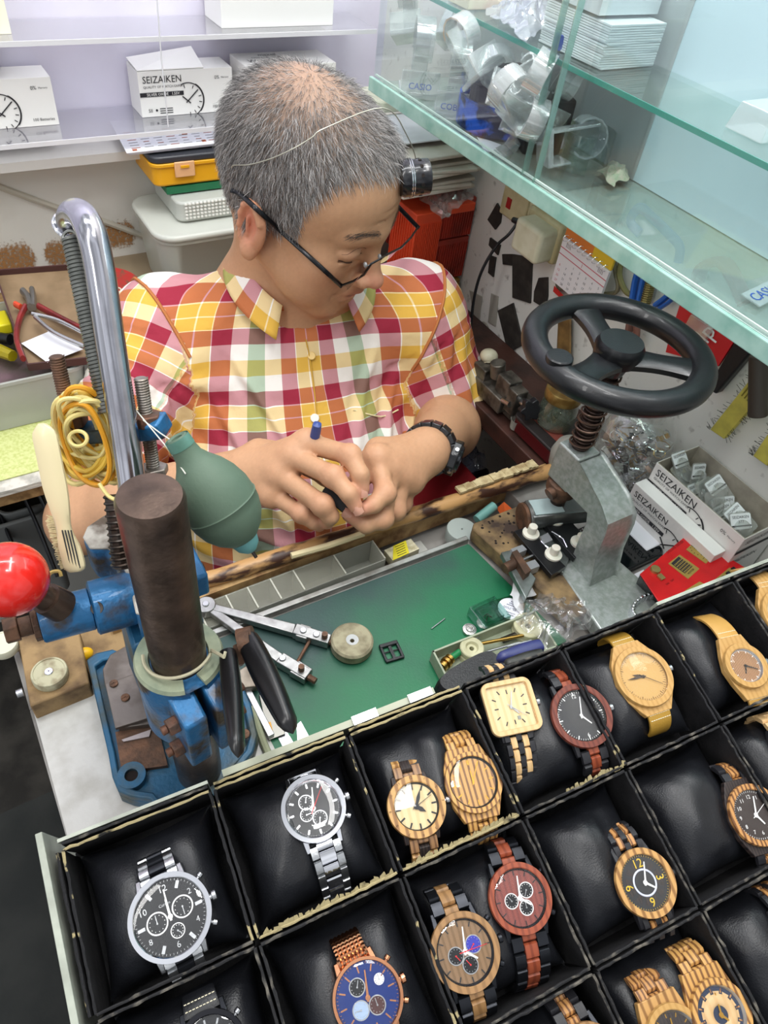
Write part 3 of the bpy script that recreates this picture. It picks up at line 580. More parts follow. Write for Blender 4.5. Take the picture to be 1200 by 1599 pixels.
tag(b.build('work_bench', mat('grey laminate', '9b9893', .5, col2='77736e', ns=20, nd=8), smooth=0, bevel=.001), 'watch repair bench with grey top under the green mat and presses', 'bench')
b = MB(); b.box((.632, .77, .735), (.132, .70, .026)); b.box((.632, .77, .40), (.018, .66, .018)); 
for x, y in ((.59, 1.08), (.68, 1.08), (.68, .47)): b.box((x, y, .36), (.03, .03, .72))
tag(b.build('side_shelf', m_brownb, smooth=0, bevel=.0015), 'dark brown wooden side shelf running along the right wall', 'shelf')
def slab(b, pts, z0, z1, mi=0): b.prism([(p.x, p.y) for p in (atz(x, y, z1) for x, y in pts)], z0, z1, mi)
b = MB(); b.prism([(-.056, .12), (.116, .12), (.116, .30), (.108, .38), (.02, .385), (-.052, .385)], .7475, .752)
tag(b.build('white_board', m_wht, smooth=0, bevel=.001), 'scratched white board under the blue press base', 'board')
b = MB(); b.prism([(.105, .382), (.407, .376), (.424, .225), (.118, .215)], .7475, .751)
tag(b.build('cutting_mat', m_mat, smooth=0, bevel=.0008), 'worn green rubber work mat in the middle of the bench', 'mat')
b = MB(); e0 = V((.10, .386, .7475)); e1 = V((.409, .379, .7475)); b.hexa([e0, e1, e1+V((0, .006, 0)), e0+V((0, .006, 0))], [p+V((0, 0, .007)) for p in (e0, e1, e1+V((0, .006, 0)), e0+V((0, .006, 0)))])
tag(b.build('metal_edging', mat('dull aluminium', 'a9aaa6', .4, .8, col2='8d8c86', ns=60), bevel=.0008), 'dull aluminium strip along the far edge of the green mat', 'strip')
# worn wooden bar
m_bar = mat('worn varnished bar', 'b98f5c', .40, col2='3d2418', ns=60, nd=9, lo=.46, hi=.56, bump=.5, bs=120, stretch=(.35, 1, 1))
t = thing('wooden_bar', 'worn varnished wooden bar along the far edge of the bench', 'bar', (.3, .44, .735))
b = MB(); pts = [(.03+.0137*i, .449-.0135*i/20+random.uniform(-.0007, .0007), .762) for i in range(40)]; b.tube(pts, [random.uniform(.0085, .0098) for _ in pts], 12, flat=(.9, 1)); b.build('round_edge', m_bar, t)
b = MB(); b.box((.30, .435, .742), (.54, .010, .030)); b.build('backing', mat('pale raw wood', 'b08f60', .7, col2='7b5a38', ns=60), t)
b = MB(); N = 24
for q in range(N):
    x = .43+.0048*q; h = random.uniform(.001, .0025); b.box((x, .436-.011*(x-.3), .772+h/2), (.0049, .011+random.uniform(-.002, .002), h+.002))
b.build('peeling_tape', mat('cream peeling tape', 'cdbd92', .7, col2='a08a62', ns=100), t)
b = MB(); b.tube([atz(455, 868, .776), atz(510, 853, .776), atz(568, 833, .776)], .0035, 8); tag(b.build('wooden_stick', mat('pale dowel', 'd6c79c', .6)), 'short pale wooden stick lying on the worn bar', 'stick')
# compartment box behind the mat
m_cl = clear('clear acrylic', 'f2f6f4', .06, .05, .75); m_milky = clear('milky plastic', 'e9ece6', .05, .2, .5, body=.42, bodycol='c9cac0')
t = thing('parts_box', 'long clear parts box divided into small cells behind the green mat', 'box', (.2, .41, .716))
b = MB(); b.box((.21, .411, .7185), (.20, .030, .002)); b.box((.21, .3965, .735), (.20, .0012, .033)); b.box((.21, .4255, .735), (.20, .0012, .033)); b.build('box_body', m_milky, t)
for x in (.11, .14, .163, .188, .214, .262, .31): b = MB(); b.box((x, .411, .736), (.0016, .028, .034)); b.build('divider', mat('pale divider', 'bcbcae', .4), t)
b = MB(); b.box((.186, .411, .752), (.15, .030, .0012)); b.build('lid', mat('dusty film', '9d9c8d', .5, alpha=.30), t)
b = MB(); slab(b, [(595, 866), (645, 843), (668, 852), (612, 877)], .72, .742); slab(b, [(620, 872), (655, 851), (662, 853), (631, 874)], .7421, .7425)
t = thing('labelled_packet', 'small cream packet with yellow printed label in the gap behind the mat', 'packet', (.33, .405, .72))
b = MB(); c = atz(628, 858, .742); R_ = Matrix.Translation(c) @ Matrix.Rotation(.05, 4, 'Z'); b.box((0, 0, -.006), (.036, .017, .012), 0, R_); b.build('packet', mat('cream packet', 'd3cdb0', .7, col2='a59c7a', ns=120), t)
b = MB(); b.prism([(-.018, -.0085), (.004, -.0085), (.011, .0085), (-.006, .0085)], .0002, .0006, 0, R_); lb = b.build('label', mat('yellow label', 'ddd02a', .5), t)
b = MB()
for q in range(5): b.box((-.004+q*.0012, -.006+.003*q, .0007), (.012, .0007, .0002), 0, R_)
b.sub('printing', mat('black print', '222222', .6), lb, smooth=0)
t = thing('plastic_pot', 'round translucent grey cap beside the worn bar', 'cap', atz(722, 826, .735))
b = MB(); b.lathe([(.0175, -.004), (.018, .010), (.0172, .012), (.001, .012)], 36, 0, Matrix.Translation(atz(722, 826, .748)-V((0, 0, .012))), capB=False); b.build('shell', mat('frosted cap', 'a9b3ae', .3, alpha=.85), t)
b = MB(); b.box((.353, .409, .72), (.05, .03, .004)); tag(b.build('plastic_tray', mat('pale grey tray', 'b6b6b0', .4), bevel=.001), 'pale grey shallow tray under the round translucent cap', 'tray')
b = MB(); c = atz(790, 800, .745); b.add([c+V(p) for p in ((-.010, -.012, 0), (.012, -.010, 0), (.010, .008, 0), (-.006, .010, 0), (-.004, .004, .016))], [(0, 1, 4), (1, 2, 4), (2, 3, 4), (3, 0, 4), (3, 2, 1, 0)])
tag(b.build('orange_cloth', mat('orange cloth', 'e0642a', .8), smooth=0), 'scrap of bright orange cloth behind the worn wooden block', 'cloth')
b = MB(); b.tube([atz(745, 812, .742), atz(772, 790, .748)], .006, 12); tag(b.build('glue_tube', mat('teal plastic', '6fa39c', .4)), 'small teal tube tucked beside the round cap', 'tube')
# ---- opener tool
t = thing('case_opener', 'silver two-armed watch case opener lying open on the mat', 'tool', atz(322, 945, .751))
m_al = mat('brushed aluminium', 'a7a8a6', .32, .9, col2='8d8d8b', ns=90, bump=.2)
P0 = atz(322, 948, .760); A = atz(460, 985, .758); B = atz(515, 1002, .758); C_ = atz(437, 1030, .758); D_ = atz(482, 1057, .758)
def bar(b, p, q, w1, w2, h, mi=0):
    d = (q-p).normalized(); n = V((-d.y, d.x, 0)).normalized(); z = V((0, 0, h/2))
    b.hexa([p-n*w1-z, q-n*w2-z, q+n*w2-z, p+n*w1-z], [p-n*w1+z, q-n*w2+z, q+n*w2+z, p+n*w1+z], mi)
b = MB(); bar(b, P0, A, .0036, .0055, .008); b.cyl(P0-V((0, 0, .005)), P0+V((0, 0, .005)), .0095); b.build('upper_arm', m_al, t, bevel=.0008)
b = MB(); bar(b, P0, C_, .0036, .005, .007); b.build('lower_arm', m_al, t, bevel=.0008)
b = MB(); bar(b, A, B, .006, .0055, .010); bar(b, A.lerp(B, .1), A.lerp(B, .42), .0075, .0075, .0085); b.build('upper_jaw', m_al, t, bevel=.0008)
b = MB(); bar(b, C_, D_, .006, .0055, .010); bar(b, C_.lerp(D_, .5), D_, .0075, .007, .0085); b.build('lower_jaw', m_al, t, bevel=.0008)
for p in (P0+V((0, 0, .005)), A.lerp(B, .25)+V((0, 0, .005)), A.lerp(B, .62)+V((0, 0, .005)), C_.lerp(D_, .1)+V((0, 0, .005))):
    b = MB(); b.cyl(p, p+V((0, 0, .0015)), .0032, n=16, ch=.0004); b.build('rivet', STEEL(), t)
b = MB(); q0 = A.lerp(B, .5)+V((0, 0, -.001)); q1 = C_.lerp(D_, .5); b.cyl(q0, q1, .0017); b.build('spindle', RUST(), t)
for p, q in ((B, B+(B-A).normalized()*.008), (D_, D_+(D_-C_).normalized()*.008)): b = MB(); b.cyl(p, q, .0032, n=8); b.build('end_screw', RUST(), t)
for p in (A.lerp(B, .85), D_.lerp(C_, .25)): b = MB(); b.cyl(p+V((0, 0, .004)), p+V((0, 0, .011)), .003, n=8); b.build('thumb_screw', RUST(), t)
# ---- small things on the mat
t = thing('buffing_wheel', 'dirty beige felt polishing wheel on the mat by the case opener', 'wheel', atz(549, 1012, .751))
c = atz(549, 1010, .751); b = MB(); b.lathe([(.019, 0), (.0205, .002), (.0205, .011), (.0185, .013), (.006, .0125), (.0045, .0105), (.0022, .0105), (.0022, .0)], 44, 0, Matrix.Translation(c), capB=False); b.build('felt', mat('dirty felt', 'a59e82', .85, col2='7c745c', ns=80, nd=8, bump=.6, bs=400), t)
b = MB(); b.lathe([(.0022, .0107), (.006, .0127), (.0064, .0122)], 24, 0, Matrix.Translation(c), False, False); b.build('hub', mat('grey hub', 'c4c6c4', .4), t)
t = thing('strap_buckle', 'small black strap buckle lying on the green mat', 'buckle', atz(612, 1018, .751)); T_ = frame(atz(612, 1018, .753), (0, 0, 1), atz(628, 1016, .753)-atz(600, 1024, .753))
b = MB(); b.box((0, .0085, 0), (.019, .004, .004), 0, T_); b.box((0, -.0085, 0), (.019, .003, .003), 0, T_); b.box((-.0085, 0, 0), (.0028, .017, .003), 0, T_); b.box((.0085, 0, 0), (.0028, .017, .003), 0, T_); b.build('buckle_frame', BLK(), t, bevel=.0006)
b = MB(); b.box((.0, -.001, .0008), (.003, .014, .0012), 0, T_); b.cyl(T_ @ V((-.008, .001, 0)), T_ @ V((.008, .001, 0)), .0007); b.build('prong', BLK(), t)
b = MB(); b.cyl(atz(674, 982, .752), atz(695, 966, .752), .0007); tag(b.build('pin', STEEL()), 'tiny steel pin on the green mat', 'pin')
for i, (x, y, r) in enumerate(((565, 1122, .0026), (575, 1119, .0032), (604, 1111, .0024), (614, 1107, .0018), (632, 1099, .0024))):
    b = MB(); p = atz(x, y, .751); b.cyl(p, p+V((0, 0, .0025)), r, n=18, ch=.0005); tag(b.build('metal_stud', STEEL()), 'tiny silver stud by the cream edging, '+['leftmost of the five', 'second from the left', 'middle of the five', 'smallest, fourth from the left', 'rightmost of the five'][i], 'stud', 'tiny studs along the mat edge')
# ---- hand puller with black grips
t = thing('hand_press_pliers', 'two-handled plier tool with worn black grips leaning by the blue clamp', 'pliers', atz(345, 1090, .752))
def grip(b, a, q, w, th=.011, nrm=None):
    d = (q-a).normalized(); n = (nrm or -FW); n = (n-d*n.dot(d)).normalized(); s = d.cross(n); N = 18; vs = []; K = 14
    for i in range(N+1):
        u = i/N; c = a.lerp(q, u); k = (min(1, (u/.06)**.5) if u < .06 else 1)*(min(1, ((1-u)/.10)**.5) if u > .9 else 1); k = max(k, .02)
        ww = w*(.80+.25*math.sin(PI*min(1, u*1.1)))*k*(1-.22*u)
        for j in range(K): an = 2*PI*j/K; ca, sa = math.cos(an), math.sin(an); vs.append(c+s*(ww*math.copysign(abs(ca)**.7, ca))+n*(th/2*k*math.copysign(abs(sa)**.7, sa)))
    b.add(vs, [(i*K+j, i*K+(j+1) % K, (i+1)*K+(j+1) % K, (i+1)*K+j) for i in range(N) for j in range(K)]+[tuple(reversed(range(K))), tuple(range(N*K, N*K+K))])
ga, gb = at(384, 990, .470), at(458, 1146, .425); b = MB(); grip(b, ga, gb, .0085, .013); b.build('right_grip', mat('worn black grip', '121214', .28, col2='34322f', ns=25, lo=.6, hi=.75), t)
ha, hb = at(356, 1012, .462), at(372, 1184, .405); b = MB(); grip(b, ha, hb, .0062, .012); b.build('left_grip', MATS['worn black grip'], t)
b = MB(); b.cyl(at(381, 996, .468), at(388, 1022, .46), .0035); b.cyl(at(372, 998, .468), at(396, 992, .468), .0065, n=20); b.cyl(at(374, 1004, .466), at(393, 1000, .466), .0075, n=20); b.build('pivot', RUST(), t)
b = MB(); b.hexa([at(366, 1010, .475), at(378, 1004, .475), at(378, 1040, .475), at(366, 1042, .475)], [at(364, 1008, .465), at(380, 1000, .465), at(382, 1036, .465), at(362, 1042, .465)]); b.build('link_plate', RUST(), t)
b = MB(); b.prism([(p.x, p.y) for p in (atz(x, y, .765) for x, y in ((365, 1052), (390, 1035), (408, 1060), (402, 1072), (380, 1074), (372, 1084), (366, 1080)))], .757, .765); b.build('lower_jaw', mat('dirty bright steel', '8d8578', .35, .8, col2='6a6256', ns=60), t, bevel=.001)
b = MB(); bar(b, atz(384, 1072, .757), atz(424, 1150, .757), .003, .003, .004); b.build('rail', STEEL(), t, bevel=.0006)
t = thing('scraper_set', 'small slotted steel gauge with a yellow insert under the black grip', 'gauge', atz(425, 1140, .752))
b = MB(); b.hexa([atz(x, y, .752) for x, y in ((405, 1085), (420, 1078), (446, 1146), (420, 1156))], [atz(x, y, .755) for x, y in ((405, 1085), (420, 1078), (446, 1146), (420, 1156))]); b.build('plate', mat('grey steel plate', '8b8a83', .35, .8), t, bevel=.0004)
b = MB(); b.hexa([atz(x, y, .7551) for x, y in ((418, 1128), (423, 1127), (427, 1143), (423, 1145))], [atz(x, y, .7565) for x, y in ((418, 1128), (423, 1127), (427, 1143), (423, 1145))]); b.build('insert', mat('amber plastic', 'd99a1f', .3), t)
for i, q in enumerate(([(433, 1149), (447, 1140), (466, 1172), (449, 1180)], [(463, 1132), (470, 1126), (490, 1163), (475, 1168), (465, 1158)])):
    b = MB(); b.hexa([atz(x, y, .7512) for x, y in q[:4]], [atz(x, y, .7525) for x, y in q[:4]]) if i == 0 else b.prism([(p.x, p.y) for p in (atz(x, y, .7525) for x, y in q)], .7512, .7525)
    tag(b.build('steel_ruler', mat('bright blade', 'b4b8be', .25, .9), smooth=0), ['flat steel blade with square end showing between mat and tray', 'curved bright blade tip below the black grip'][i], 'blade')
b = MB(); b.tube([atz(x, y, .756) for x, y in ((392, 1105), (400, 1125), (412, 1160), (425, 1190))], .0032, 8); tag(b.build('rubber_strip', mat('grey green cord', '8f9377', .6)), 'grey-green rubber strip between blue base and gauge', 'cord')
# ---- parts tray with its contents
m_pg = mat('pale green plastic', 'a3ab93', .35, col2='8d957e', ns=40)
t = thing('parts_tray', 'pale green open plastic tray at the right front of the mat', 'tray', atz(755, 1010, .751))
cor = [atz(x, y, .768) for x, y in ((677, 1018), (835, 955), (870, 1010), (700, 1062))]; cor = [V((p.x, p.y, 0)) for p in cor]
b = MB(); b.prism([(p.x, p.y) for p in cor], .752, .7535)
for i in range(4):
    p, q = cor[i], cor[(i+1) % 4]; d = (q-p).normalized()*.001; n = V((-(q-p).y, (q-p).x, 0)).normalized()*.0009
    b.hexa([p-n-d+V((0, 0, .752)), q-n+d+V((0, 0, .752)), q+n+d+V((0, 0, .752)), p+n-d+V((0, 0, .752))], [p-n-d+V((0, 0, .769)), q-n+d+V((0, 0, .769)), q+n+d+V((0, 0, .769)), p+n-d+V((0, 0, .769))])
b.build('tray_body', m_pg, t, smooth=0)
for i, (x, y, z, r, h) in enumerate(((738, 1010, .768, .0118, .020), (826, 975, .766, .0150, .020))):
    c = atz(x, y, z); b = MB(); b.lathe([(r*.92, -h), (r, -h*.8), (r, -h*.45), (r*.9, -h*.4), (r, -h*.3), (r, -.001), (r*.93, 0), (r*.55, -.0003), (r*.42, -.003), (r*.2, -.003), (r*.2, -h)], 36, 0, Matrix.Translation(c), capB=False)
    tag(b.build('plastic_bobbin', mat('aged ivory plastic', 'c9c7a4', .45, col2='aaa682', ns=50)), ['ivory plastic bobbin in the pale green tray above the black pouch', 'larger ivory plastic bobbin under the plastic bag'][i], 'bobbin')
b = MB(); c0, c1 = atz(690, 1042, .762), atz(704, 1028, .762); d = (c1-c0).normalized(); p = c0
for q, (r, l) in enumerate(((.005, .004), (.003, .002), (.0058, .003), (.003, .002), (.0052, .003))): b.cyl(p, p+d*l, r, n=18); p = p+d*l
t = thing('brass_knob_driver', 'small screwdriver with brass knob and green collar in the pale green tray', 'screwdriver', atz(720, 1030, .753)); b.build('knob', BRASS(), t)
b = MB(); b.cyl(p, p+V((.012, .002, 0)), .0033); b.build('collar', mat('green collar', '1e7a46', .4), t); b = MB(); b.cyl(p+V((.012, .002, 0)), p+V((.04, .008, 0)), .0016); b.build('blade', STEEL(), t)
b = MB(); b.cyl(atz(752, 1005, .764), atz(818, 992, .764), .0018); tag(b.build('brass_rod', BRASS()), 'thin brass rod in the pale green tray', 'rod')
for i, (x0, y0, x1, y1) in enumerate(((760, 1018, 812, 1003), (775, 1024, 822, 1006), (792, 1010, 830, 1000))):
    b = MB(); b.cyl(atz(x0, y0, .768), atz(x1, y1, .768), .0012); tag(b.build('steel_tool', STEEL()), 'thin steel tool beside the blue plier handles, '+('lowest', 'middle', 'highest')[i]+' of three', 'tool', 'thin steel tools in the tray')
b = MB(); b.tube(helix(atz(785, 1000, .758), atz(815, 988, .758), .003, 14, 8), .0005, 4); tag(b.build('wire_spring', DARKM()), 'dark wire spring beside the brass rod', 'spring')
t = thing('blue_pliers', 'pliers with blue and black handles at the tray edge', 'pliers', atz(815, 1020, .755))
b = MB(); grip(b, at(848, 1008, .56), at(775, 1030, .545), .0062, .011, V((0, 0, 1))); b.build('upper_handle', mat('dark blue grip', '2f3566', .35), t)
b = MB(); grip(b, at(850, 1022, .548), at(785, 1040, .538), .0055, .010, V((0, 0, 1))); b.build('lower_handle', mat('worn dark grip', '34352f', .4, col2='20221e', ns=60), t)
# black spectacle pouch
t = thing('zip_case', 'black zipped hard case in front of the pale green tray', 'case', atz(735, 1045, .755))
pc = [V((p.x, p.y, 0)) for p in (atz(x, y, .822) for x, y in ((674, 1070), (690, 1050), (722, 1030), (768, 1008), (786, 1020), (792, 1046), (704, 1092)))]
b = MB(); n_ = len(pc); cen = sum(pc, V())/n_; ly = [(.772, .93), (.777, 1), (.796, 1.0), (.802, 1.0), (.818, .93), (.822, .85)]
vs = []; 
def smoothloop(P, k=4):
    for _ in range(k): P = [p for i in range(len(P)) for p in (P[i]*.75+P[(i+1) % len(P)]*.25, P[i]*.25+P[(i+1) % len(P)]*.75)]
    return P
sl_ = smoothloop(pc, 3); m_ = len(sl_)
for z, k in ly: vs += [V((cen.x+(p.x-cen.x)*k, cen.y+(p.y-cen.y)*k, z)) for p in sl_]
b.add(vs, [(i*m_+j, i*m_+(j+1) % m_, (i+1)*m_+(j+1) % m_, (i+1)*m_+j) for i in range(len(ly)-1) for j in range(m_)]+[tuple(reversed(range(m_))), tuple(range((len(ly)-1)*m_, len(ly)*m_))])
cs = b.build('shell', mat('black case vinyl', '101114', .4, bump=.3, bs=800), t, smooth=50)
for z in (.7975, .8005): 
    b = MB(); b.tube([V((cen.x+(p.x-cen.x)*1.01, cen.y+(p.y-cen.y)*1.01, z)) for p in sl_], .0008, 6, closed=True); b.build('zip_piping', mat('grey piping', '4a4c50', .5), t)
# clear boxes with parts
t = thing('clear_box', 'small square clear plastic box holding tiny watch parts', 'box', atz(758, 968, .752))
T_ = frame(atz(762, 966, .754), (0, 0, 1), atz(790, 952, .754)-atz(740, 975, .754))
b = MB(); b.box((0, 0, 0), (.032, .028, .0012), 0, T_)
for sx, sy, lx, ly_ in ((0, .0135, .032, .0014), (0, -.0135, .032, .0014), (.0155, 0, .0014, .028), (-.0155, 0, .0014, .028)): b.box((sx, sy, .006), (lx, ly_, .012), 0, T_)
for sx, sy, lx, ly_ in ((0, .0095, .022, .001), (0, -.0095, .022, .001), (.0105, 0, .001, .019), (-.0105, 0, .001, .019)): b.box((sx, sy, .008), (lx, ly_, .008), 0, T_)
b.build('box_walls', clear('clear ice plastic', 'dff2ee', .10, .05, .9), t, smooth=0)
b = MB(); b.tube([T_ @ V(p) for p in ((-.004, -.003, .002), (0, .002, .002), (.004, -.002, .002), (.002, .004, .002), (-.003, .003, .002))], .0005, 5); tag(b.build('wire_piece', DARKM()), 'tiny dark wire parts inside the small clear box', 'part')
t = thing('clear_case', 'flat clear plastic case with a round white printed label', 'case', atz(803, 950, .752))
b = MB(); cc = [atz(x, y, .757) for x, y in ((768, 938), (808, 927), (830, 958), (790, 972))]; b.prism([(p.x, p.y) for p in cc], .752, .757); b.build('case_body', clear('clear green tint', 'cfe6dc', .12, .05, .9), t, smooth=0)
T_ = frame(atz(798, 951, .7575), (0, 0, 1), atz(815, 957, .7575)-atz(780, 945, .7575)); b = MB(); b.lathe([(.0135, 0), (.0135, .0006)], 40, 0, T_); lb = b.build('round_label', mat('white label', 'e8eaf2', .5), t, smooth=0)
b = MB(); RT2 = T_ @ Matrix.Rotation(PI, 4, 'Z'); b.text('295-7500', .0042, RT2 @ Matrix.Translation((0, 0, .0007)))
for yy, ww in ((.0055, .010), (.0085, .007), (-.004, .013), (-.0065, .011), (-.009, .007)): 
    for k in range(int(ww/.0016)): b.box((-ww/2+k*.0016, yy, .0008), (.0011, .0011, .0001), 0, RT2)
b.sub('printing', mat('navy print', '2c3354', .6), lb, smooth=0)
b = MB(); c = atz(733, 985, .752); b.lathe([(.007, 0), (.007, .003), (.004, .0036), (.0005, .0038)], 20, 0, Matrix.Translation(c)); b.torus(.0035, .0008, Matrix.Translation(c+V((0, 0, .0038))), 20, 6)
tag(b.build('watch_movement', mat('silver movement', 'cfcac6', .25, .8, col2='a9a4a0', ns=300)), 'small round silver watch movement beside the clear box', 'movement')
# crumpled bags
def crumple(name, label, poly, z0, hs, m, seed=1, cat='bag', n=26, thick=0):
    rng = np.random.RandomState(seed); P = [atz(x, y, z0) for x, y in poly]; ph = rng.rand(8, 3)*6.28; fr = rng.uniform(60, 260, (8, 2))
    def fn(u, v):
        a = P[0].lerp(P[1], u); c = P[3].lerp(P[2], u); p = a.lerp(c, v); e = (math.sin(PI*min(max(u, .02), .98))*math.sin(PI*min(max(v, .02), .98)))**.5
        h = sum(abs(math.sin(p.x*fr[k][0]+p.y*fr[k][1]*(1 if k % 2 else -1)+ph[k][0])) for k in range(8))/8
        return p+V((.003*math.sin(p.y*200+ph[0][1]), .003*math.sin(p.x*210+ph[1][1]), hs*e*(.25+1.1*(1-h))))
    b = MB(); b.grid(fn, n, n); return tag(b.build(name, m, smooth=25), label, cat)
m_bag = clear('plastic film', 'fafafa', .10, .12, .85, power=1.3, body=.07)
crumple('plastic_bag', 'crumpled clear plastic bag in front of the silver press foot', [(790, 960), (850, 925), (955, 955), (860, 1020)], .765, .022, m_bag, 3)
crumple('foam_lump', 'lump of white foam beside the silver press foot', [(790, 928), (812, 906), (838, 925), (812, 955)], .760, .020, mat('white foam', 'e4e6e8', .6), 5, 'foam', 12)
# ---- wood board, movement holder
t = thing('wooden_block', 'worn brown wooden block with drilled holes right of the mat', 'block', (.45, .32, .751))
b = MB(); b.prism([(.410, .379), (.416, .386), (.50, .386), (.50, .235), (.432, .235)], .7515, .7715); b.build('block', mat('worn block wood', '8f7752', .8, col2='3d3028', ns=35, nd=9, lo=.4, hi=.66, bump=.8, bs=260), t, bevel=.002)
for i in range(26):
    x = random.uniform(.418, .47); y = random.uniform(.345, .382); b = MB(); b.cyl((x, y, .7708), (x, y, .77172), random.uniform(.001, .0018), n=10); b.build('drilled_hole', mat('hole dark', '1c1512', .9), t)
t = thing('movement_holder', 'sliding black and white case holder with four white pegs on the wooden block', 'holder', (.455, .315, .772))
def bx2(b, px, z0, z1, mi=0): P = [atz(x, y, z1) for x, y in px]; b.hexa([V((p.x, p.y, z0)) for p in P], P, mi)
b = MB(); bx2(b, [(803, 829), (822, 823), (884, 884), (862, 898)], .779, .786); b.build('front_slide', mat('black slide', '17181a', .3), t, bevel=.0005)
b = MB(); bx2(b, [(845, 812), (880, 800), (925, 850), (898, 872)], .779, .786); b.build('rear_slide', MATS['black slide'], t, bevel=.0005)
m_chk = mat('satin silver block', 'a5a9ac', .3, .5)
for px in ([(798, 857), (816, 850), (824, 858), (805, 866)], [(817, 880), (836, 873), (844, 884), (824, 891)], [(843, 838), (856, 831), (864, 843), (850, 849)], [(886, 826), (897, 821), (904, 830), (893, 835)]):
    b = MB(); bx2(b, px, .774, .7845); b.build('silver_block', m_chk, t, bevel=.0005)
b = MB(); bx2(b, [(783, 862), (800, 858), (838, 903), (822, 935)], .772, .780); bx2(b, [(830, 850), (850, 800), (900, 850), (880, 895)], .772, .777); b.build('base_frame', mat('satin base', '8b9390', .35, .7, col2='6f7672', ns=80), t, bevel=.001)
for x, y in ((829, 828), (868, 806), (864, 861), (904, 842)):
    c = atz(x, y+6, .7865); b = MB(); b.lathe([(.0092, 0), (.0092, .0025), (.0055, .0032), (.0048, .0035), (.0048, .0125), (.0042, .0132)], 28, 0, Matrix.Translation(c)); b.build('peg', mat('white nylon', 'dcdacb', .45, sub=.2), t)
b = MB(); b.cyl(atz(788, 888, .782), atz(808, 878, .782), .0055, n=20); b.build('screw_knob', RUST(), t); b = MB(); b.cyl(atz(808, 878, .782), atz(836, 866, .782), .0018); b.build('screw', STEEL(), t)
b = MB(); bx2(b, [(800, 862), (808, 858), (830, 890), (821, 897)], .776, .790); b.build('end_plate', RUST(), t)
b = MB(); b.tube([atz(x, y, .787) for x, y in ((843, 838), (846, 846), (853, 853), (860, 858))], .0009, 6); b.tube([atz(x, y, .787) for x, y in ((862, 830), (872, 836), (880, 842), (886, 855))], .0009, 6); b.build('wire_spring', CHROME(), t)
# ---- silver screw press with the black handwheel
t = thing('handwheel_press', 'silver grey cast screw press with a large black three-spoked handwheel', 'press', (.49, .25, .752))
hx, hy = .497, .350
m_cast = mat('silver hammer paint', 'b0b6b4', .34, .45, col2='98a19a', ns=170, nd=6, lo=.35, hi=.6, bump=.25, bs=600, coat=.3)
XA, XB = .478, .512
inn = [V((XA, hy-.017, .884)), V((XA, hy-.017, .848))]+[atx(x, y, XA) for x, y in ((921, 800), (919, 820), (908, 843), (896, 874), (876, 918), (862, 932))]
out = [atx(x, y, XA) for x, y in ((911, 962), (921, 930), (934, 870), (950, 832), (953, 818), (944, 790))]+[V((XA, hy-.020, .8845))]
pf = [(p.y, p.z) for p in inn]+[(p.y, p.z) for p in out]
b = MB(); n = len(pf); vs = [(XA, y, z) for y, z in pf]+[(XB, y, z) for y, z in pf]
K = len(inn); fs = [(i, i+1, n-2-i, n-1-i) for i in range(K-1)]+[(n+i+1, n+i, 2*n-1-i, 2*n-2-i) for i in range(K-1)]+[(i, (i+1) % n, n+(i+1) % n, n+i) for i in range(n)]
b.add(vs, fs); b.build('cast_frame', m_cast, t, bevel=.003, seg=3)
b = MB(); b.prism([(.462, .30), (.527, .30), (.540, .19), (.445, .19)], .7525, .7725); b.build('foot', m_cast, t, bevel=.002)
b = MB(); z0 = .838; b.hexa([(hx-.015, hy-.016, z0), (hx+.015, hy-.016, z0), (hx+.015, hy+.015, z0), (hx-.015, hy+.015, z0)], [(hx-.015, hy-.016, .885), (hx+.015, hy-.016, .885), (hx+.015, hy+.015, .885), (hx-.015, hy+.015, .885)]); b.build('screw_housing', m_cast, t, bevel=.002, seg=3)
b = MB(); b.cyl((hx, hy, .80), (hx, hy, .99), .0085, n=24); M_ = Matrix.Translation
for k in range(22): b.torus(.0088, .0012, M_((hx, hy, .888+.0042*k)), 24, 6)
b.build('screw_spindle', mat('oily dark screw', '4a3a33', .4, .8, col2='2c2422', ns=150), t)
b = MB(); b.tube(helix((hx, hy, .887), (hx, hy, .975), .0118, 9, 16), .0012, 6); b.build('coil_spring', mat('brown spring wire', '6a554a', .4, .8), t)
b = MB(); b.lathe([(.0165, .823), (.0175, .826), (.0175, .833), (.0165, .836), (.012, .838)], 36, 0, M_((hx-.002, hy, 0))); b.lathe([(.010, .812), (.010, .823)], 24, 0, M_((hx-.002, hy, 0))); b.cyl((hx-.022, hy-.002, .826), (hx-.014, hy-.002, .829), .007, n=16); b.build('lower_collar', RUST(), t)
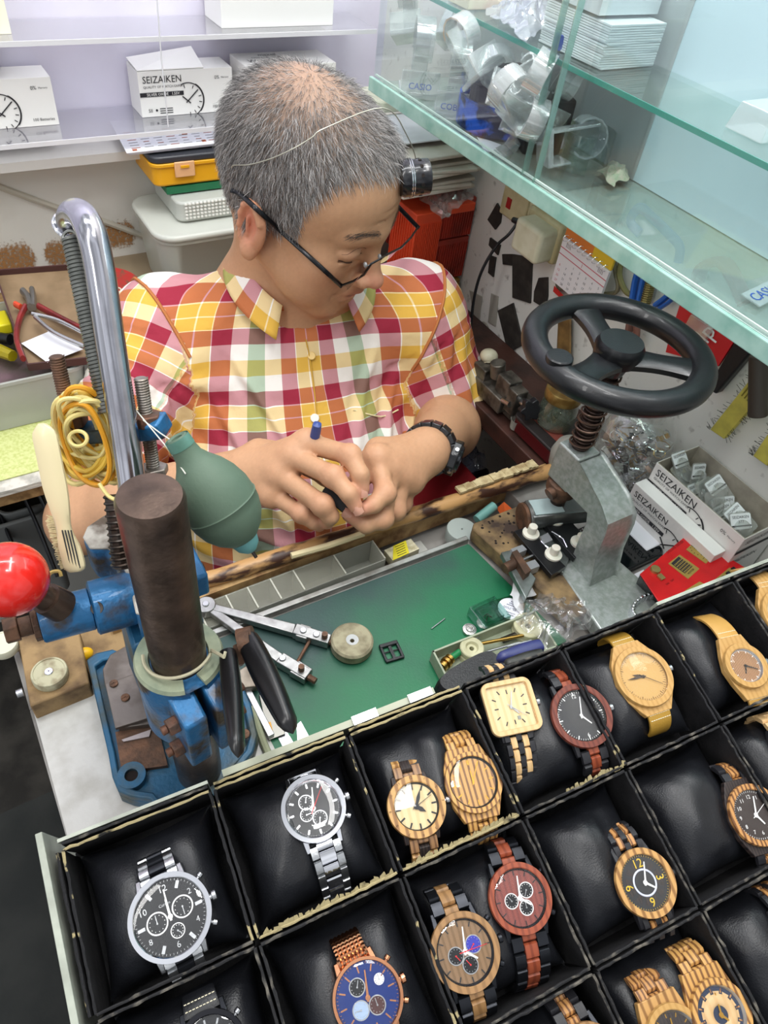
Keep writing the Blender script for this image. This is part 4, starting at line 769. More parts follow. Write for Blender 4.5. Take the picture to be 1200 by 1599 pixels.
# handwheel
m_bake = mat('black bakelite', '0e0f12', .36, coat=.15, bump=.12, bs=500); WZ = 1.0; Mw = M_((hx, hy, WZ))
b = MB(); b.torus(.0765, .0115, Mw, 80, 18, sc=(1.05, 1)); wh = b.build('wheel_rim', m_bake, t)
ang0 = math.atan2(*(lambda p: (p.y-hy, p.x-hx))(atz(915, 485, WZ)))
for k in range(3):
    a = ang0+k*2*PI/3; d = V((math.cos(a), math.sin(a), 0)); s = V((-d.y, d.x, 0)); vs = []
    for i in range(9):
        u = i/8; r = .010+.060*u; w_ = .0165-.0045*math.sin(PI*u)+(.004*(u > .9)); zc = WZ-.001-.004*(1-u)
        c = V((hx, hy, zc))+d*r
        for x_, z_ in ((-w_, -.003), (-w_, .002), (-w_*.7, .0048), (w_*.7, .0048), (w_, .002), (w_, -.003), (w_*.6, -.006), (-w_*.6, -.006)): vs.append(c+s*x_+V((0, 0, z_)))
    b = MB(); b.add(vs, [(i*8+j, (i+1)*8+j, (i+1)*8+(j+1) % 8, i*8+(j+1) % 8) for i in range(8) for j in range(8)]+[(7, 6, 5, 4, 3, 2, 1, 0), tuple(range(64, 72))]); b.build('wheel_spoke', m_bake, t, smooth=50)
b = MB(); b.lathe([(.012, -.022), (.015, -.012), (.021, -.008), (.0225, .000), (.0225, .006), (.0198, .011), (.0001, .0112)], 40, 0, Mw, capB=False); b.build('wheel_hub', m_bake, t)
b = MB(); hp = atz(903, 566, WZ); d = (V((hx, hy, WZ))-hp); hp = V((hx, hy, WZ))-d.normalized()*.0735
b.lathe([(.0118, -.006), (.0118, .0126), (.0105, .0136), (.0001, .0137)], 28, 0, M_(hp)); b.build('handle_boss', m_bake, t)
# anvil bar beneath the screw
t = thing('anvil_bar', 'grey half-round metal bar under the press screw', 'bar', (hx, hy, .772))
c0 = V((.456, .357, .793)); c1 = V((.548, .330, .793)); Mb = frame(c0, c1-c0, (0, 0, 1)); L_ = (c1-c0).length
poly = [(.0105, -.009), (.0105, .009)]+[(.0105-.0245*math.sin(PI*i/14) if False else .0105*math.cos(PI/4+1.5*PI*i/16), .0150*math.sin(PI/4+1.5*PI*i/16)) for i in range(1, 16)]
b = MB(); b.prism([(.0105, -.013), (.0105, .013), (.002, .0155), (-.010, .012), (-.0155, .004), (-.0155, -.004), (-.010, -.012), (.002, -.0155)], .006, L_, 0, Mb); b.build('bar', mat('brushed grey bar', '8a8d8b', .32, .85, col2='777a79', ns=90, stretch=(1, .1, 1)), t, bevel=.001)
b = MB(); b.cyl(Mb @ V((-.003, 0, .0)), Mb @ V((-.003, 0, .004)), .0165, n=32, ch=.001); b.build('end_cap', RUST(), t)
b = MB(); b.cyl(Mb @ V((-.003, 0, .004)), Mb @ V((-.003, 0, .008)), .0168, n=48); b.build('bright_ring', m_al, t)
b = MB(); b.box((.0112, 0, .026), (.0012, .022, .034), 0, Mb); b.build('pale_pad', mat('pale blue pad', 'a9bcbb', .4), t)
# ---- phone, papers
t = thing('smartphone', 'black smartphone lying face up behind the silver press', 'phone', (.545, .30, .752))
b = MB(); b.prism([(p[0]+.535, p[1]+.298) for p in rrect(.135, .072, .008)], .7525, .7600); b.build('phone_body', mat('dark grey phone body', '3a3d3e', .3, .6), t, bevel=.0015)
b = MB(); b.prism([(p[0]+.535, p[1]+.298) for p in rrect(.131, .068, .007)], .7600, .7604); b.build('screen', mat('black glass', '0b1214', .06, coat=.5), t, smooth=0)
def paper(name, label, poly, z, m, cat='paper', th=.0006, grp=None):
    b = MB(); b.prism([(p.x, p.y) for p in (atz(x, y, z) for x, y in poly)], z-th, z); return tag(b.build(name, m, smooth=0), label, cat, grp)
m_pap = mat('white paper', 'dfe0e6', .6)
b = MB(); b.box((.596, .33, .757), (.030, .115, .0095)); tag(b.build('paper_sheet', m_pap, bevel=.0015), 'stack of white paper between phone and battery cartons', 'paper')
b = MB(); b.box((.52, .215, .7522), (.09, .085, .0008)); tag(b.build('paper_sheet', m_pap), 'white paper sheet under the red battery tester and phone', 'paper')
# steel bracelet
t = thing('watch_bracelet', 'loose steel watch bracelet curled behind the tray', 'bracelet', atz(1010, 945, .752))
for i in range(13):
    a = PI*.98-PI*.9*i/12; c = V((.468+.0, .200, .758))+V((.028*math.cos(a), .016*math.sin(a), .004)); c = atz(1015, 952, .775)+V((.024*math.cos(a), .013*math.sin(a), 0))
    Mk = Matrix.Translation(c) @ Matrix.Rotation(a, 4, 'Z'); b = MB(); b.box((0, 0, 0), (.003, .0042, .016), 0, Mk); b.build('link', CHROME(), t, bevel=.0006)
# ------------------------------------------------------------------ blue bench press at the left
m_blue = mat('chipped blue hammer paint', '276797', .40, .3, col2='43392f', ns=42, nd=10, lo=.50, hi=.64, bump=.6, bs=300, coat=.15)
m_blue2 = mat('dark blue paint', '255b7c', .42, .2, col2='414a46', ns=34, nd=9, lo=.42, hi=.62, bump=.35, bs=300)
m_iron = mat('brown patina iron', '66554a', .36, .75, col2='3b312b', ns=38, nd=8, lo=.35, hi=.65, bump=.3, bs=240)
m_plate = mat('grey brown plate', '77706b', .45, .6, col2='5d554f', ns=50, nd=7, bump=.2)
m_creamp = mat('worn cream paint', '9fa68b', .55, .1, col2='7e8c78', ns=60, nd=8, bump=.3)
m_dirt = mat('dusty grey casting', 'b9b5ac', .7, .1, col2='5c5044', ns=60, nd=9, lo=.4, hi=.62, bump=.8, bs=250)
PX, PY = .052, .262
t = thing('arbor_press', 'blue bench arbor press with thick brown steel column and clamp lugs', 'press', (PX, PY, .752))
zb = .770
ob = [(136, 1032), (150, 1022), (176, 1016), (240, 1040), (330, 1050), (376, 1066), (392, 1100), (403, 1150), (396, 1176), (372, 1206), (366, 1236), (350, 1262), (250, 1268), (236, 1250), (206, 1246), (186, 1238), (176, 1215), (170, 1180)]
P2 = [atz(x, y, zb) for x, y in ob]; b = MB(); b.prism([(p.x, p.y) for p in P2], .7525, .766); c_ = sum(P2, V())/len(P2)
n = len(P2); rim = [p.lerp(c_, .10) for p in P2]
b.add([V((p.x, p.y, .766)) for p in P2]+[V((p.x, p.y, zb+.003)) for p in P2]+[V((p.x, p.y, zb+.003)) for p in rim]+[V((p.x, p.y, .766)) for p in rim],
      [(k*n+i, k*n+(i+1) % n, (k+1)*n+(i+1) % n, (k+1)*n+i) for k in range(3) for i in range(n)])
b.build('base_casting', m_blue2, t, bevel=.0015)
def top(b, px, z0, z1, mi=0): P = [atz(x, y, z1) for x, y in px]; b.prism([(p.x, p.y) for p in P], z0, z1, mi)
b = MB(); top(b, [(160, 1045), (172, 1022), (208, 1002), (232, 1030), (240, 1130), (185, 1137), (163, 1067)], .766, .776); b.build('upper_plate', m_plate, t, bevel=.0008)
b = MB(); top(b, [(164, 1068), (230, 1045), (243, 1118), (180, 1137)], .776, .780); b.build('square_plate', m_plate, t, bevel=.0006)
b = MB(); top(b, [(180, 1143), (245, 1128), (262, 1195), (190, 1205)], .766, .7705); b.build('rusty_recess', RUST(), t)
for x, y, z in ((196, 1090, .780), (178, 1068, .780), (382, 1147, .774)):
    c = atz(x, y, z); b = MB(); b.cyl(c, c+V((0, 0, .0018)), .0045 if x > 300 else .0036, n=20, ch=.0004); b.box((c.x, c.y, c.z+.0019), (.006, .0009, .0004)); b.box((c.x, c.y, c.z+.0019), (.0009, .006, .0004)); b.build('screw', RUST(), t)
b = MB(); c = atz(206, 1213, zb); b.lathe([(.011, -.004), (.011, .0035), (.0052, .0035), (.0050, -.006)], 28, 0, M_(c), capB=False); b.build('bolt_lug', m_blue2, t)
b = MB(); b.cyl(c+V((0, 0, -.002)), c+V((0, 0, .0002)), .005); b.build('bolt_hole', mat('hole dark', '1c1512', .9), t, smooth=0)
b = MB(); top(b, [(190, 1155), (236, 1139), (233, 1150), (193, 1158)], .7705, .7725); b.build('sheet_blade', mat('grey sheet', '9a9290', .35, .7), t, smooth=0)
b = MB(); b.lathe([(.0175, .753), (.0175, 1.081), (.0160, 1.0845), (.0001, 1.0855)], 48, 0, M_((PX, PY, 0)), capB=False); b.build('column', m_iron, t, smooth=50)
b = MB(); b.lathe([(.0276, .868), (.0282, .870), (.0282, .932), (.0276, .936)], 56, 0, M_((PX, PY, 0)), True, True, a0=math.radians(-72), a1=math.radians(264)); b.build('clamp_sleeve', m_blue, t)
b = MB(); vs = []
N = 48; a0, a1 = math.radians(-74), math.radians(258)
for i in range(N+1):
    a = a0+(a1-a0)*i/N
    for r, z in ((.0182, .9362), (.0282, .9362), (.0270, .9392), (.0190, .9392)): vs.append((PX+r*math.cos(a), PY+r*math.sin(a), z))
b.add(vs, [(i*4+j, (i+1)*4+j, (i+1)*4+(j+1) % 4, i*4+(j+1) % 4) for i in range(N) for j in range(4)]+[(0, 1, 2, 3), (N*4+3, N*4+2, N*4+1, N*4)]); b.build('sleeve_top', m_creamp, t)
# clamp lugs either side of the slot
dv = (V((0, 0, 0))-V((PX, PY, 0))); dv.normalize(); dv = Matrix.Rotation(math.radians(18), 3, 'Z') @ dv; sd = V((-dv.y, dv.x, 0))
if sd.x < 0: sd = -sd
for s in (-1, 1):
    b = MB(); base = V((PX, PY, 0))+sd*(s*.0105)
    q = [base+dv*.014-sd*.0085, base+dv*.043-sd*.0075, base+dv*.043+sd*.0075, base+dv*.014+sd*.0085]
    b.hexa([p+V((0, 0, .872)) for p in q], [p+V((0, 0, .934 if i in (0, 3) else .926)) for i, p in enumerate(q)]); b.build('clamp_lug', m_blue, t, bevel=.002, seg=3)
    for z in (.915, .884):
        b = MB(); c = base+dv*.030+sd*(s*.0075)+V((0, 0, z)); b.cyl(c, c+sd*(s*.007), .0062, n=6); b.cyl(c+sd*(s*.007), c+sd*(s*.011), .003, n=12); b.build('clamp_bolt', mat('rusty bolt', '74503f', .6, .5, col2='58483f', ns=140, bump=.5, bs=500), t, bevel=.0006)
b = MB(); b.tube([V((PX, PY, .945))+V((.0215*math.cos(a), .0215*math.sin(a), -.003*math.sin(a*1.3))) for a in [math.radians(-200+q*8) for q in range(22)]]+[at(350, 1026, .44), at(352, 1018, .442)], .0011, 6); b.build('cord_loop', mat('dirty string', 'b7b195', .7), t)
# rack hub and shaft to the left
s0, s1 = at(62, 972, .452), at(212, 932, .476); Ms = frame(s0, s1-s0); Ls = (s1-s0).length
b = MB(); b.lathe([(.0125, 0), (.0135, .001), (.0138, Ls*.52), (.0130, Ls*.53)], 36, 0, Ms); b.build('shaft_sleeve', m_blue, t, smooth=45)
b = MB(); b.lathe([(.0160, Ls*.53), (.0178, Ls*.55), (.0178, Ls*.93), (.016, Ls*1.05)], 36, 0, Ms); b.build('hub_collar', m_blue, t, smooth=45)
b = MB(); b.cyl(Ms @ V((.0, 0, -.004)), Ms @ V((0, 0, 0)), .0115, n=8); b.cyl(Ms @ V((0, 0, -.012)), Ms @ V((0, 0, -.004)), .0062, n=16); b.cyl(Ms @ V((0, 0, -.020)), Ms @ V((0, 0, -.012)), .0085, n=6); b.build('end_bolt', RUST(), t, bevel=.0006)
b = MB(); b.cyl(Ms @ V((0, 0, Ls*.7))-FW*.0165, Ms @ V((0, 0, Ls*.7))-FW*.0185, .004); b.build('grease_screw', DARKM(), t)
# arm casting behind the column
zA = .965
lob = [(129, 838), (136, 822), (160, 806), (196, 786), (232, 790), (238, 850), (232, 960), (212, 958), (200, 905), (188, 872), (168, 856), (140, 856)]
PL = [atz(x, y, zA) for x, y in lob]; b = MB(); b.prism([(p.x, p.y) for p in PL], zA-.002, zA); b.build('arm_top', m_dirt, t, bevel=.001)
b = MB(); b.prism([(p.x, p.y) for p in PL], zA-.034, zA-.0021); b.build('arm_casting', m_blue, t, bevel=.003, seg=3)
b = MB(); b.hexa([V((.03, .30, .80)), V((.07, .30, .80)), V((.07, .36, .80)), V((.03, .36, .80))], [V((.028, .285, .93)), V((.078, .285, .93)), V((.078, .37, .93)), V((.035, .37, .93))]); b.build('arm_web', m_blue2, t, bevel=.003)
b = MB(); c = at(302, 890, .46); b.box((0, 0, 0), (.010, .03, .020), 0, M_(c)); b.build('side_lug', m_blue, t, bevel=.002); b = MB(); b.cyl(at(300, 895, .455), at(318, 893, .455), .006, n=6); b.build('side_bolt', RUST(), t)
# hand lever with red ball
t = thing('ball_lever', 'short steel lever with a glossy red ball knob at the left edge', 'lever', at(90, 945, .44)-V((0, 0, .02)))
bc = at(14, 905, .405); b = MB(); b.sphere(bc, .0212, 40); b.build('ball_knob', mat('glossy red plastic', 'd8241c', .22, coat=.6), t)
r0, r1 = at(97, 947, .442), at(40, 918, .418); b = MB(); b.cyl(r0, r0.lerp(r1, .45), .0100, .0096); b.cyl(r0.lerp(r1, .45), r1, .0074, .0062); b.build('lever_rod', m_iron, t)
# chrome lever tube, spring, cross piece
t = thing('chrome_lever', 'tall bent chrome tube lever rising behind the brown column', 'lever', at(205, 800, .43))
pp = [(212, 800, .432), (204, 740, .426), (194, 670, .420), (183, 600, .414), (172, 530, .408), (162, 460, .402), (153, 405, .398), (144, 368, .396), (133, 343, .400), (121, 333, .410), (112, 338, .420), (109, 352, .428)]
def spl(P, k=6):
    P = [V(p) for p in P]; out = []
    for i in range(len(P)-1):
        p0 = P[max(i-1, 0)]; p1 = P[i]; p2 = P[i+1]; p3 = P[min(i+2, len(P)-1)]
        for j in range(k): u = j/k; out.append(.5*((2*p1)+(p2-p0)*u+(2*p0-5*p1+4*p2-p3)*u*u+(3*p1-p0-3*p2+p3)*u**3))
    return out+[P[-1]]
lp = spl([at(*q) for q in pp]); b = MB(); b.tube(lp, .0082, 28); b.build('tube', mat('worn chrome', 'b5b5bd', .13, 1, col2='85838a', ns=40, nd=8, lo=.5, hi=.75, stretch=(1, 1, .12), ry=.3), t, smooth=60)
b = MB(); b.torus(.0088, .0012, frame(lp[-1], lp[-1]-lp[-3]), 24, 8); b.build('end_collar', CHROME(), t)
b = MB(); b.tube([at(180, 775, .44), at(186, 830, .446), at(192, 885, .452)], .0062, 10); b.tube(helix(at(180, 770, .44), at(192, 885, .452), .0066, 12, 10), .0009, 5); b.build('threaded_stub', DARKM(), t)
ls = thing('extension_spring', 'long grey coil spring hanging alongside the chrome lever', 'spring', at(165, 640, .42))
b = MB(); b.tube(helix(at(113, 372, .412), at(170, 645, .428), .0052, 46, 12), .00115, 6); b.build('coil', mat('dull spring steel', '8b8d88', .4, .8, col2='6c6e69', ns=60), ls)
b = MB(); b.torus(.0042, .001, frame(at(110, 372, .412), FW), 20, 8); b.build('end_loop', MATS['dull spring steel'], ls)
t = thing('clamp_crossbar', 'blue crossbar with upright threaded bolts on the chrome lever', 'crossbar', at(230, 690, .44))
b = MB(); q0, q1 = at(202, 670, .438), at(258, 664, .430); d = (q1-q0).normalized(); Mx = frame(q0, d, (0, 0, 1)); b.box((0, 0, (q1-q0).length/2), (.011, .015, (q1-q0).length), 0, Mx); b.build('bar', m_blue, t, bevel=.0015)
def bolt(px0, d0, px1, d1, r, name, m):
    a, c = at(*px0, d0), at(*px1, d1); b = MB(); b.cyl(a, c, r*.9, n=16, ch=.0005); b.tube(helix(a, c, r*.93, (c-a).length/.0016, 10), .0004, 4); return b.build(name, m, t)
m_bolt = mat('galvanised bolt', '9a938b', .42, .8, col2='6f5e51', ns=70, nd=7)
bolt((220, 590), .420, (241, 742), .452, .0042, 'threaded_bolt', m_bolt)
b = MB(); Mn = frame(at(228, 648, .430), at(241, 742, .452)-at(220, 590, .420)); b.lathe([(.0095, -.001), (.0095, .006)], 6, 0, Mn); b.build('nut', MATS['rusty bolt'], t, bevel=.0008)
b = MB(); Mn = frame(at(240, 728, .449), at(241, 742, .452)-at(220, 590, .420)); b.lathe([(.0090, 0), (.0090, .005)], 6, 0, Mn); b.build('bolt_head', m_bolt, t, bevel=.0008)
bolt((88, 556), .425, (120, 700), .458, .0046, 'rusty_threaded_rod', RUST())
b = MB(); Mn = frame(at(108, 646, .443), at(120, 700, .458)-at(88, 556, .425)); b.lathe([(.0105, -.001), (.0105, .007)], 6, 0, Mn); b.build('nut', MATS['rusty bolt'], t, bevel=.0008)
b = MB(); q0, q1 = at(112, 676, .452), at(205, 672, .445); d = q1-q0; b.box((0, 0, d.length/2), (.010, .013, d.length), 0, frame(q0, d, (0, 0, 1))); b.build('rear_bar', m_blue2, t, bevel=.0015)
# rubber bands
m_rb = [mat('amber rubber', 'd9b545', .45, sub=.15), mat('pale rubber', 'dccb84', .45, sub=.15), mat('orange rubber', 'd99a24', .45, sub=.15)]
rng = random.Random(3)
for k in range(38):
    u = k/37; d_ = .438+rng.uniform(-.006, .006)-.006*math.sin(k)
    topc = V((112+rng.uniform(-8, 12)+14*u, 632+rng.uniform(-12, 14)+36*u*rng.random(), 0))
    botc = V((150+rng.uniform(-30, 28)+10*u, 700+rng.uniform(-25, 42), 0))
    cx, cy = (topc.x+botc.x)/2, (topc.y+botc.y)/2; ax = (botc-topc); la = ax.length/2+18; an = math.atan2(ax.y, ax.x); wb_ = rng.uniform(26, 40)
    pts = []; p1, p2 = rng.uniform(0, 6), rng.uniform(0, 6)
    for q in range(40):
        a = 2*PI*q/40; ex = la*math.cos(a)*(1+.05*math.sin(3*a+p1)); ey = wb_*math.sin(a)*(1+.1*math.sin(2*a+p2))
        pts.append(at(cx+ex*math.cos(an)-ey*math.sin(an), cy+ex*math.sin(an)+ey*math.cos(an), d_+.011*math.sin(a+p1*.2)-.004*math.cos(2*a)+.012*(.5+.5*math.cos(a))))
    b = MB(); b.tube(pts, rng.uniform(.0012, .0018), 7, closed=True); tag(b.build('rubber_band', m_rb[rng.choice((0, 1, 1, 2, 0, 1))]), 'amber rubber band in the bunch hanging on the rusty threaded rod', 'rubber band', 'rubber bands hanging on the rod')
b = MB(); b.tube([at(122+14*math.cos(a), 685+12*math.sin(a), .425) for a in [2*PI*q/20 for q in range(20)]], .0012, 7, closed=True); tag(b.build('rubber_band', m_rb[1]), 'small curled rubber ring at the front of the band bunch', 'rubber band')
b = MB(); b.tube(spl([at(x, y, .43) for x, y in ((155, 755), (170, 775), (188, 782), (193, 776))]), .0012, 7); tag(b.build('rubber_band', m_rb[1]), 'loose rubber band end hanging below the bunch', 'rubber band')
# toothbrush
t = thing('toothbrush', 'old bone-coloured toothbrush with worn bristles hanging below the rubber bands', 'brush', at(118, 890, .43))
m_bone = mat('stained bone', 'd6c9a0', .4, col2='a58f68', ns=28, nd=7, lo=.55, hi=.75, coat=.2)
b = MB(); ctr = spl([at(x, y, d) for x, y, d in ((66, 662, .410), (74, 700, .412), (84, 750, .416), (94, 795, .420), (101, 830, .424), (112, 865, .428), (119, 893, .431))], 5); W_ = [.3, .6, .9, 1, 1, 1, 1, 1, 1, 1, 1, 1, .96, .92, .86, .8, .74, .68, .64, .62, .64, .7, .78, .86, .9, .92, .92, .92, .9, .8, .5]
W_ = (W_+[.9]*40)[:len(ctr)]; vs = []
for i, p in enumerate(ctr):
    dd = (ctr[min(i+1, len(ctr)-1)]-ctr[max(i-1, 0)]).normalized(); s = dd.cross(FW).normalized(); w_ = .0068*W_[i]
    for a_, z_ in ((-1, -.4), (-1, .4), (-.6, 1), (.6, 1), (1, .4), (1, -.4), (.6, -1), (-.6, -1)): vs.append(p+s*(w_*a_)-FW*(.0026*z_))
n = len(ctr); b.add(vs, [(i*8+j, i*8+(j+1) % 8, (i+1)*8+(j+1) % 8, (i+1)*8+j) for i in range(n-1) for j in range(8)]+[tuple(range(7, -1, -1)), tuple(range((n-1)*8, n*8))]); b.build('brush_body', m_bone, t, smooth=50)
for k in range(4):
    b = MB(); o_ = (k-1.5)*4.6; b.tube([at(104+o_+q*2.0, 828+q*8.4, .4205+q*.0011) for q in range(8)], .0004, 5); b.build('dark_groove', mat('dark inlay', '33383a', .6), t)
b = MB(); r_ = random.Random(5)
for k in range(420):
    u = r_.random(); a = at(98+17*u+r_.uniform(-3, 3), 812+72*u, .426+.009*u+r_.uniform(-.003, .003)); q = at(76+23*u+r_.uniform(-6, 3), 808+76*u+r_.uniform(-6, 8), .432+.009*u+r_.uniform(-.006, .004)); b.tube([a, q], .00032, 3, caps=False)
b.build('bristles', mat('cream bristle', 'cfc496', .7), t, smooth=0, kind='stuff')
# rubber dust blower
t = thing('dust_blower', 'grey-green rubber bulb dust blower hanging in front of his forearm', 'blower', at(335, 840, .42))
a0_, a1_ = at(276, 684, .395), at(384, 846, .428); Mv = frame(a0_, a1_-a0_); LL = (a1_-a0_).length
prof = [(.0030, .003), (.0033, 0), (.0052, -.0008), (.0066, .0005), (.0070, .003), (.0072, .008), (.0080, .013), (.0108, .018), (.0150, .024), (.0188, .032), (.0212, .041), (.0217, .049), (.0217, .0495), (.0222, .050), (.0217, .0505), (.0212, .056), (.0190, .064), (.0150, .071), (.0098, .0765), (.0001, .0775)]
k_ = LL/.0775*.97; b = MB(); b.lathe([(r, z*k_) for r, z in prof], 56, 0, Mv, capA=True, capB=False); b.build('bulb', mat('grey green rubber', '596d5b', .6, col2='4f6454', ns=18, nd=7, bump=.15, bs=500), t, smooth=60)
b = MB(); b.lathe([(.0090, .071*k_), (.0088, .077*k_), (.0070, .083*k_), (.0035, .087*k_), (.0015, .088*k_)], 32, 0, Mv); b.build('nozzle', mat('teal rubber', '5f9494', .5), t)
b = MB(); b.cyl(Mv @ V((0, 0, .086*k_)), Mv @ V((0, 0, .093*k_)), .0011); b.build('tip', DARKM(), t)
b = MB(); b.lathe([(.0071, -.0002), (.0073, .003), (.0074, .006)], 32, 0, Mv, False, False); b.build('neck_wear', mat('teal worn rubber', '5f8c80', .55, col2='4d7466', ns=60), t)
b = MB(); b.tube([at(218, 652, .425), at(250, 676, .41), at(280, 696, .392)], .0004, 5); b.tube([at(212, 640, .425), at(262, 700, .405), at(290, 740, .392)], .0004, 5); tag(b.build('string', mat('white string', 'cfcfc4', .7), smooth=0), 'thin pale string tying the blower to the crossbar bolt', 'string')
# wood block with disc
t = thing('corner_block', 'old wooden corner block left of the blue press', 'block', atz(90, 1060, .752))
P = [atz(x, y, .774) for x, y in ((26, 986), (122, 978), (139, 1066), (47, 1103))]; b = MB(); b.hexa([V((p.x, p.y, .74)) for p in P], P); b.build('block', m_oldw, t, bevel=.0015)
b = MB(); c = atz(38, 1080, .765); b.cyl(c+V((-.006, 0, 0)), c+V((-.001, 0, 0)), .004); b.build('side_screw', STEEL(), t)
def disc(label, x, y, z, r, m, scr=True):
    t = thing('felt_disc', label, 'disc', atz(x, y, z)); c = atz(x, y, z); b = MB(); b.lathe([(r*.97, 0), (r, .001), (r, .0075), (r*.96, .009), (r*.86, .0092), (r*.84, .0085), (.0001, .0085)], 40, 0, M_(c), capB=False); b.build('disc', m, t, smooth=30)
    if scr:
        b = MB(); b.cyl(c+V((0, 0, .0085)), c+V((0, 0, .0097)), .0036, n=20, ch=.0004); b.box((c.x, c.y, c.z+.0097), (.0042, .0009, .0003)); b.box((c.x, c.y, c.z+.0097), (.0009, .0042, .0003), 0); b.build('screw', CHROME(), t)
disc('dusty cream disc screwed onto the old wooden corner block', 80, 1057, .774, .0148, mat('dusty cream disc', 'b6b294', .6, col2='8a7f63', ns=90, nd=8, lo=.45, hi=.65, bump=.3))
disc('white disc with a centre hole at the left edge behind the block', 8, 1012, .765, .0125, mat('aged white disc', 'cfcdb8', .5), False)
b = MB(); b.sphere(atz(130, 1022, .76), .009, 16, sc=(1, .7, .7)); tag(b.build('yellow_bead', mat('bright yellow plastic', 'f0b91c', .35)), 'small bright yellow plastic cap beside the blue press base', 'cap')
b = MB(); b.box((-.005, .425, .735), (.09, .085, .03)); tag(b.build('dark_board', m_oldw), 'dark old board behind the corner block', 'board')
b = MB(); q = [V((x, y, 0)) for x, y in ((-.5, .12), (-.085, .12), (-.075, .46), (-.5, .46))]; b.hexa(q, [p+V((0, 0, .45)) for p in q]); tag(b.build('shade_filler', mat('black green shade', '1c1f1e', .9, col2='262826', ns=20, bump=.3)), 'added shade-coloured cupboard left of the bench', 'filler')  # dark block added to stand in for the shade beside the bench
# ------------------------------------------------------------------ battery cartons
m_ctn = mat('white carton', 'e9e8e4', .5); m_ctni = mat('grey card inside', 'b3ab9b', .8, col2='a0988a', ns=60); m_ink = mat('black ink', '232327', .6)
def face(O, ux, uy): O, ux, uy = V(O), V(ux).normalized(), V(uy).normalized(); n = ux.cross(uy); m = Matrix((ux, uy, n)).transposed().to_4x4(); m.translation = O+n*.0004; return m
def print_face(part, F, w, h, full=True, clock=True):
    b = MB(); T = Matrix.Translation
    def tx(s, sz, x, y, sx=1, mi=0): b.text(s, sz, F @ T((x, y, 0)), mi, sx=sx, align='LEFT', ex=.0002)
    tx('SEIZAIKEN', .0118*h/.054, .005, h-.010, .95); tx('QUALITY OF WATCH EXPERT', .0042, .0055, h-.0185)
    b.box((.030, h-.0275, .0001), (.060, .0052, .0002), 0, F); 
    b.text('SILVER OXIDE', .0048, F @ T((.009, h-.0276, 0)), 1, align='LEFT', ex=.0004); b.text('1.55V', .0048, F @ T((.043, h-.0276, 0)), 1, align='LEFT', ex=.0004)
    tx('SII', .0062, .009, .0075); b.lathe([(.0016, 0), (.0016, .0002)], 16, 0, F @ T((.0205, .0078, 0)))
    for k in range(3): b.box((.034, .0095-k*.0028, .0001), (.018, .0009, .0002), 0, F)
    if clock:
        cx, cy, R = .066, h-.037, .0215; P = [F @ V((cx+R*math.cos(a), cy+R*math.sin(a), .0001)) for a in [math.radians(115-7.5*q) for q in range(26)]]; b.tube(P, .0006, 5, flat=(1, .9))
        P = [F @ V((cx+R*1.05*math.cos(a), cy+R*1.05*math.sin(a), .0001)) for a in [math.radians(60-6*q) for q in range(18)]]; b.tube(P, .0004, 5)
        for q in range(8):
            a = math.radians(90-25*q) if q else math.radians(105); b.tube([F @ V((cx+R*.72*math.cos(a), cy+R*.72*math.sin(a), .0001)), F @ V((cx+R*.9*math.cos(a), cy+R*.9*math.sin(a), .0001))], .0005, 4)
        b.tube([F @ V((cx-.003, cy-.003, .0002)), F @ V((cx+.014, cy+.012, .0002))], .0007, 5); b.tube([F @ V((cx+.003, cy-.004, .0002)), F @ V((cx-.008, cy+.005, .0002))], .0008, 5)
    if full:
        tx('0%', .0062, w-.026, h-.011); tx('Mercury', .0032, w-.0165, h-.0112); tx('100 Batteries', .0050, w-.031, .0075)
    b.sub('printing', [m_ink, m_ctn], part, smooth=0)
def carton(name, label, x0, x1, y0, y1, z0, z1, front='y', openb=False, lid=True, grp=None):
    t = thing(name, label, 'box', ((x0+x1)/2, (y0+y1)/2, z0), grp); T_ = .0006; b = MB()
    w_, d_ = x1-x0, y1-y0; cx, cy, cz, h = (x0+x1)/2, (y0+y1)/2, (z0+z1)/2, z1-z0
    b.box((cx, cy, z0+T_), (w_, d_, T_)); b.box((cx, y0, cz), (w_, T_, h)); b.box((cx, y1, cz), (w_, T_, h)); b.box((x0, cy, cz), (T_, d_, h)); b.box((x1, cy, cz), (T_, d_, h))
    if openb:
        e = .0007
        for q, s in (((cx, y0+e, cz+.0004), (w_-2*e, T_, h)), ((cx, y1-e, cz+.0004), (w_-2*e, T_, h)), ((x0+e, cy, cz+.0004), (T_, d_-2*e, h)), ((x1-e, cy, cz+.0004), (T_, d_-2*e, h))): b.box(q, s, 1)
    else: b.box((cx, cy, z1), (w_, d_, T_))
    body = b.build('carton_body', [m_ctn, m_ctni], t, smooth=0)
    return t, body
# on the bench
t, body = carton('battery_carton', 'open white battery carton full of button cell cards on the bench against the right wall', .622, .692, .206, .333, .752, .83, openb=True)
print_face(body, face((.6217, .333, .768), (0, -1, 0), (0, 0, 1)), .127, .062)
b = MB(); F = face((.622, .2057, .762), (1, 0, 0), (0, 0, 1)); b.text('SEIZAIKEN', .0085, F @ Matrix.Translation((.008, .058, 0)), 0, align='LEFT', ex=.0003); b.box((.034, .044, .0001), (.066, .005, .0002), 0, F); b.text('SEIZAIKEN', .0085, F @ Matrix.Translation((.008, .026, 0)), 0, align='LEFT', ex=.0003); b.sub('end_printing', m_ink, body, smooth=0)
t, body = carton('battery_carton', 'lower white battery carton tucked in front of the open one', .603, .6205, .215, .335, .752, .803)
print_face(body, face((.6027, .335, .748), (0, -1, 0), (0, 0, 1)), .12, .054)
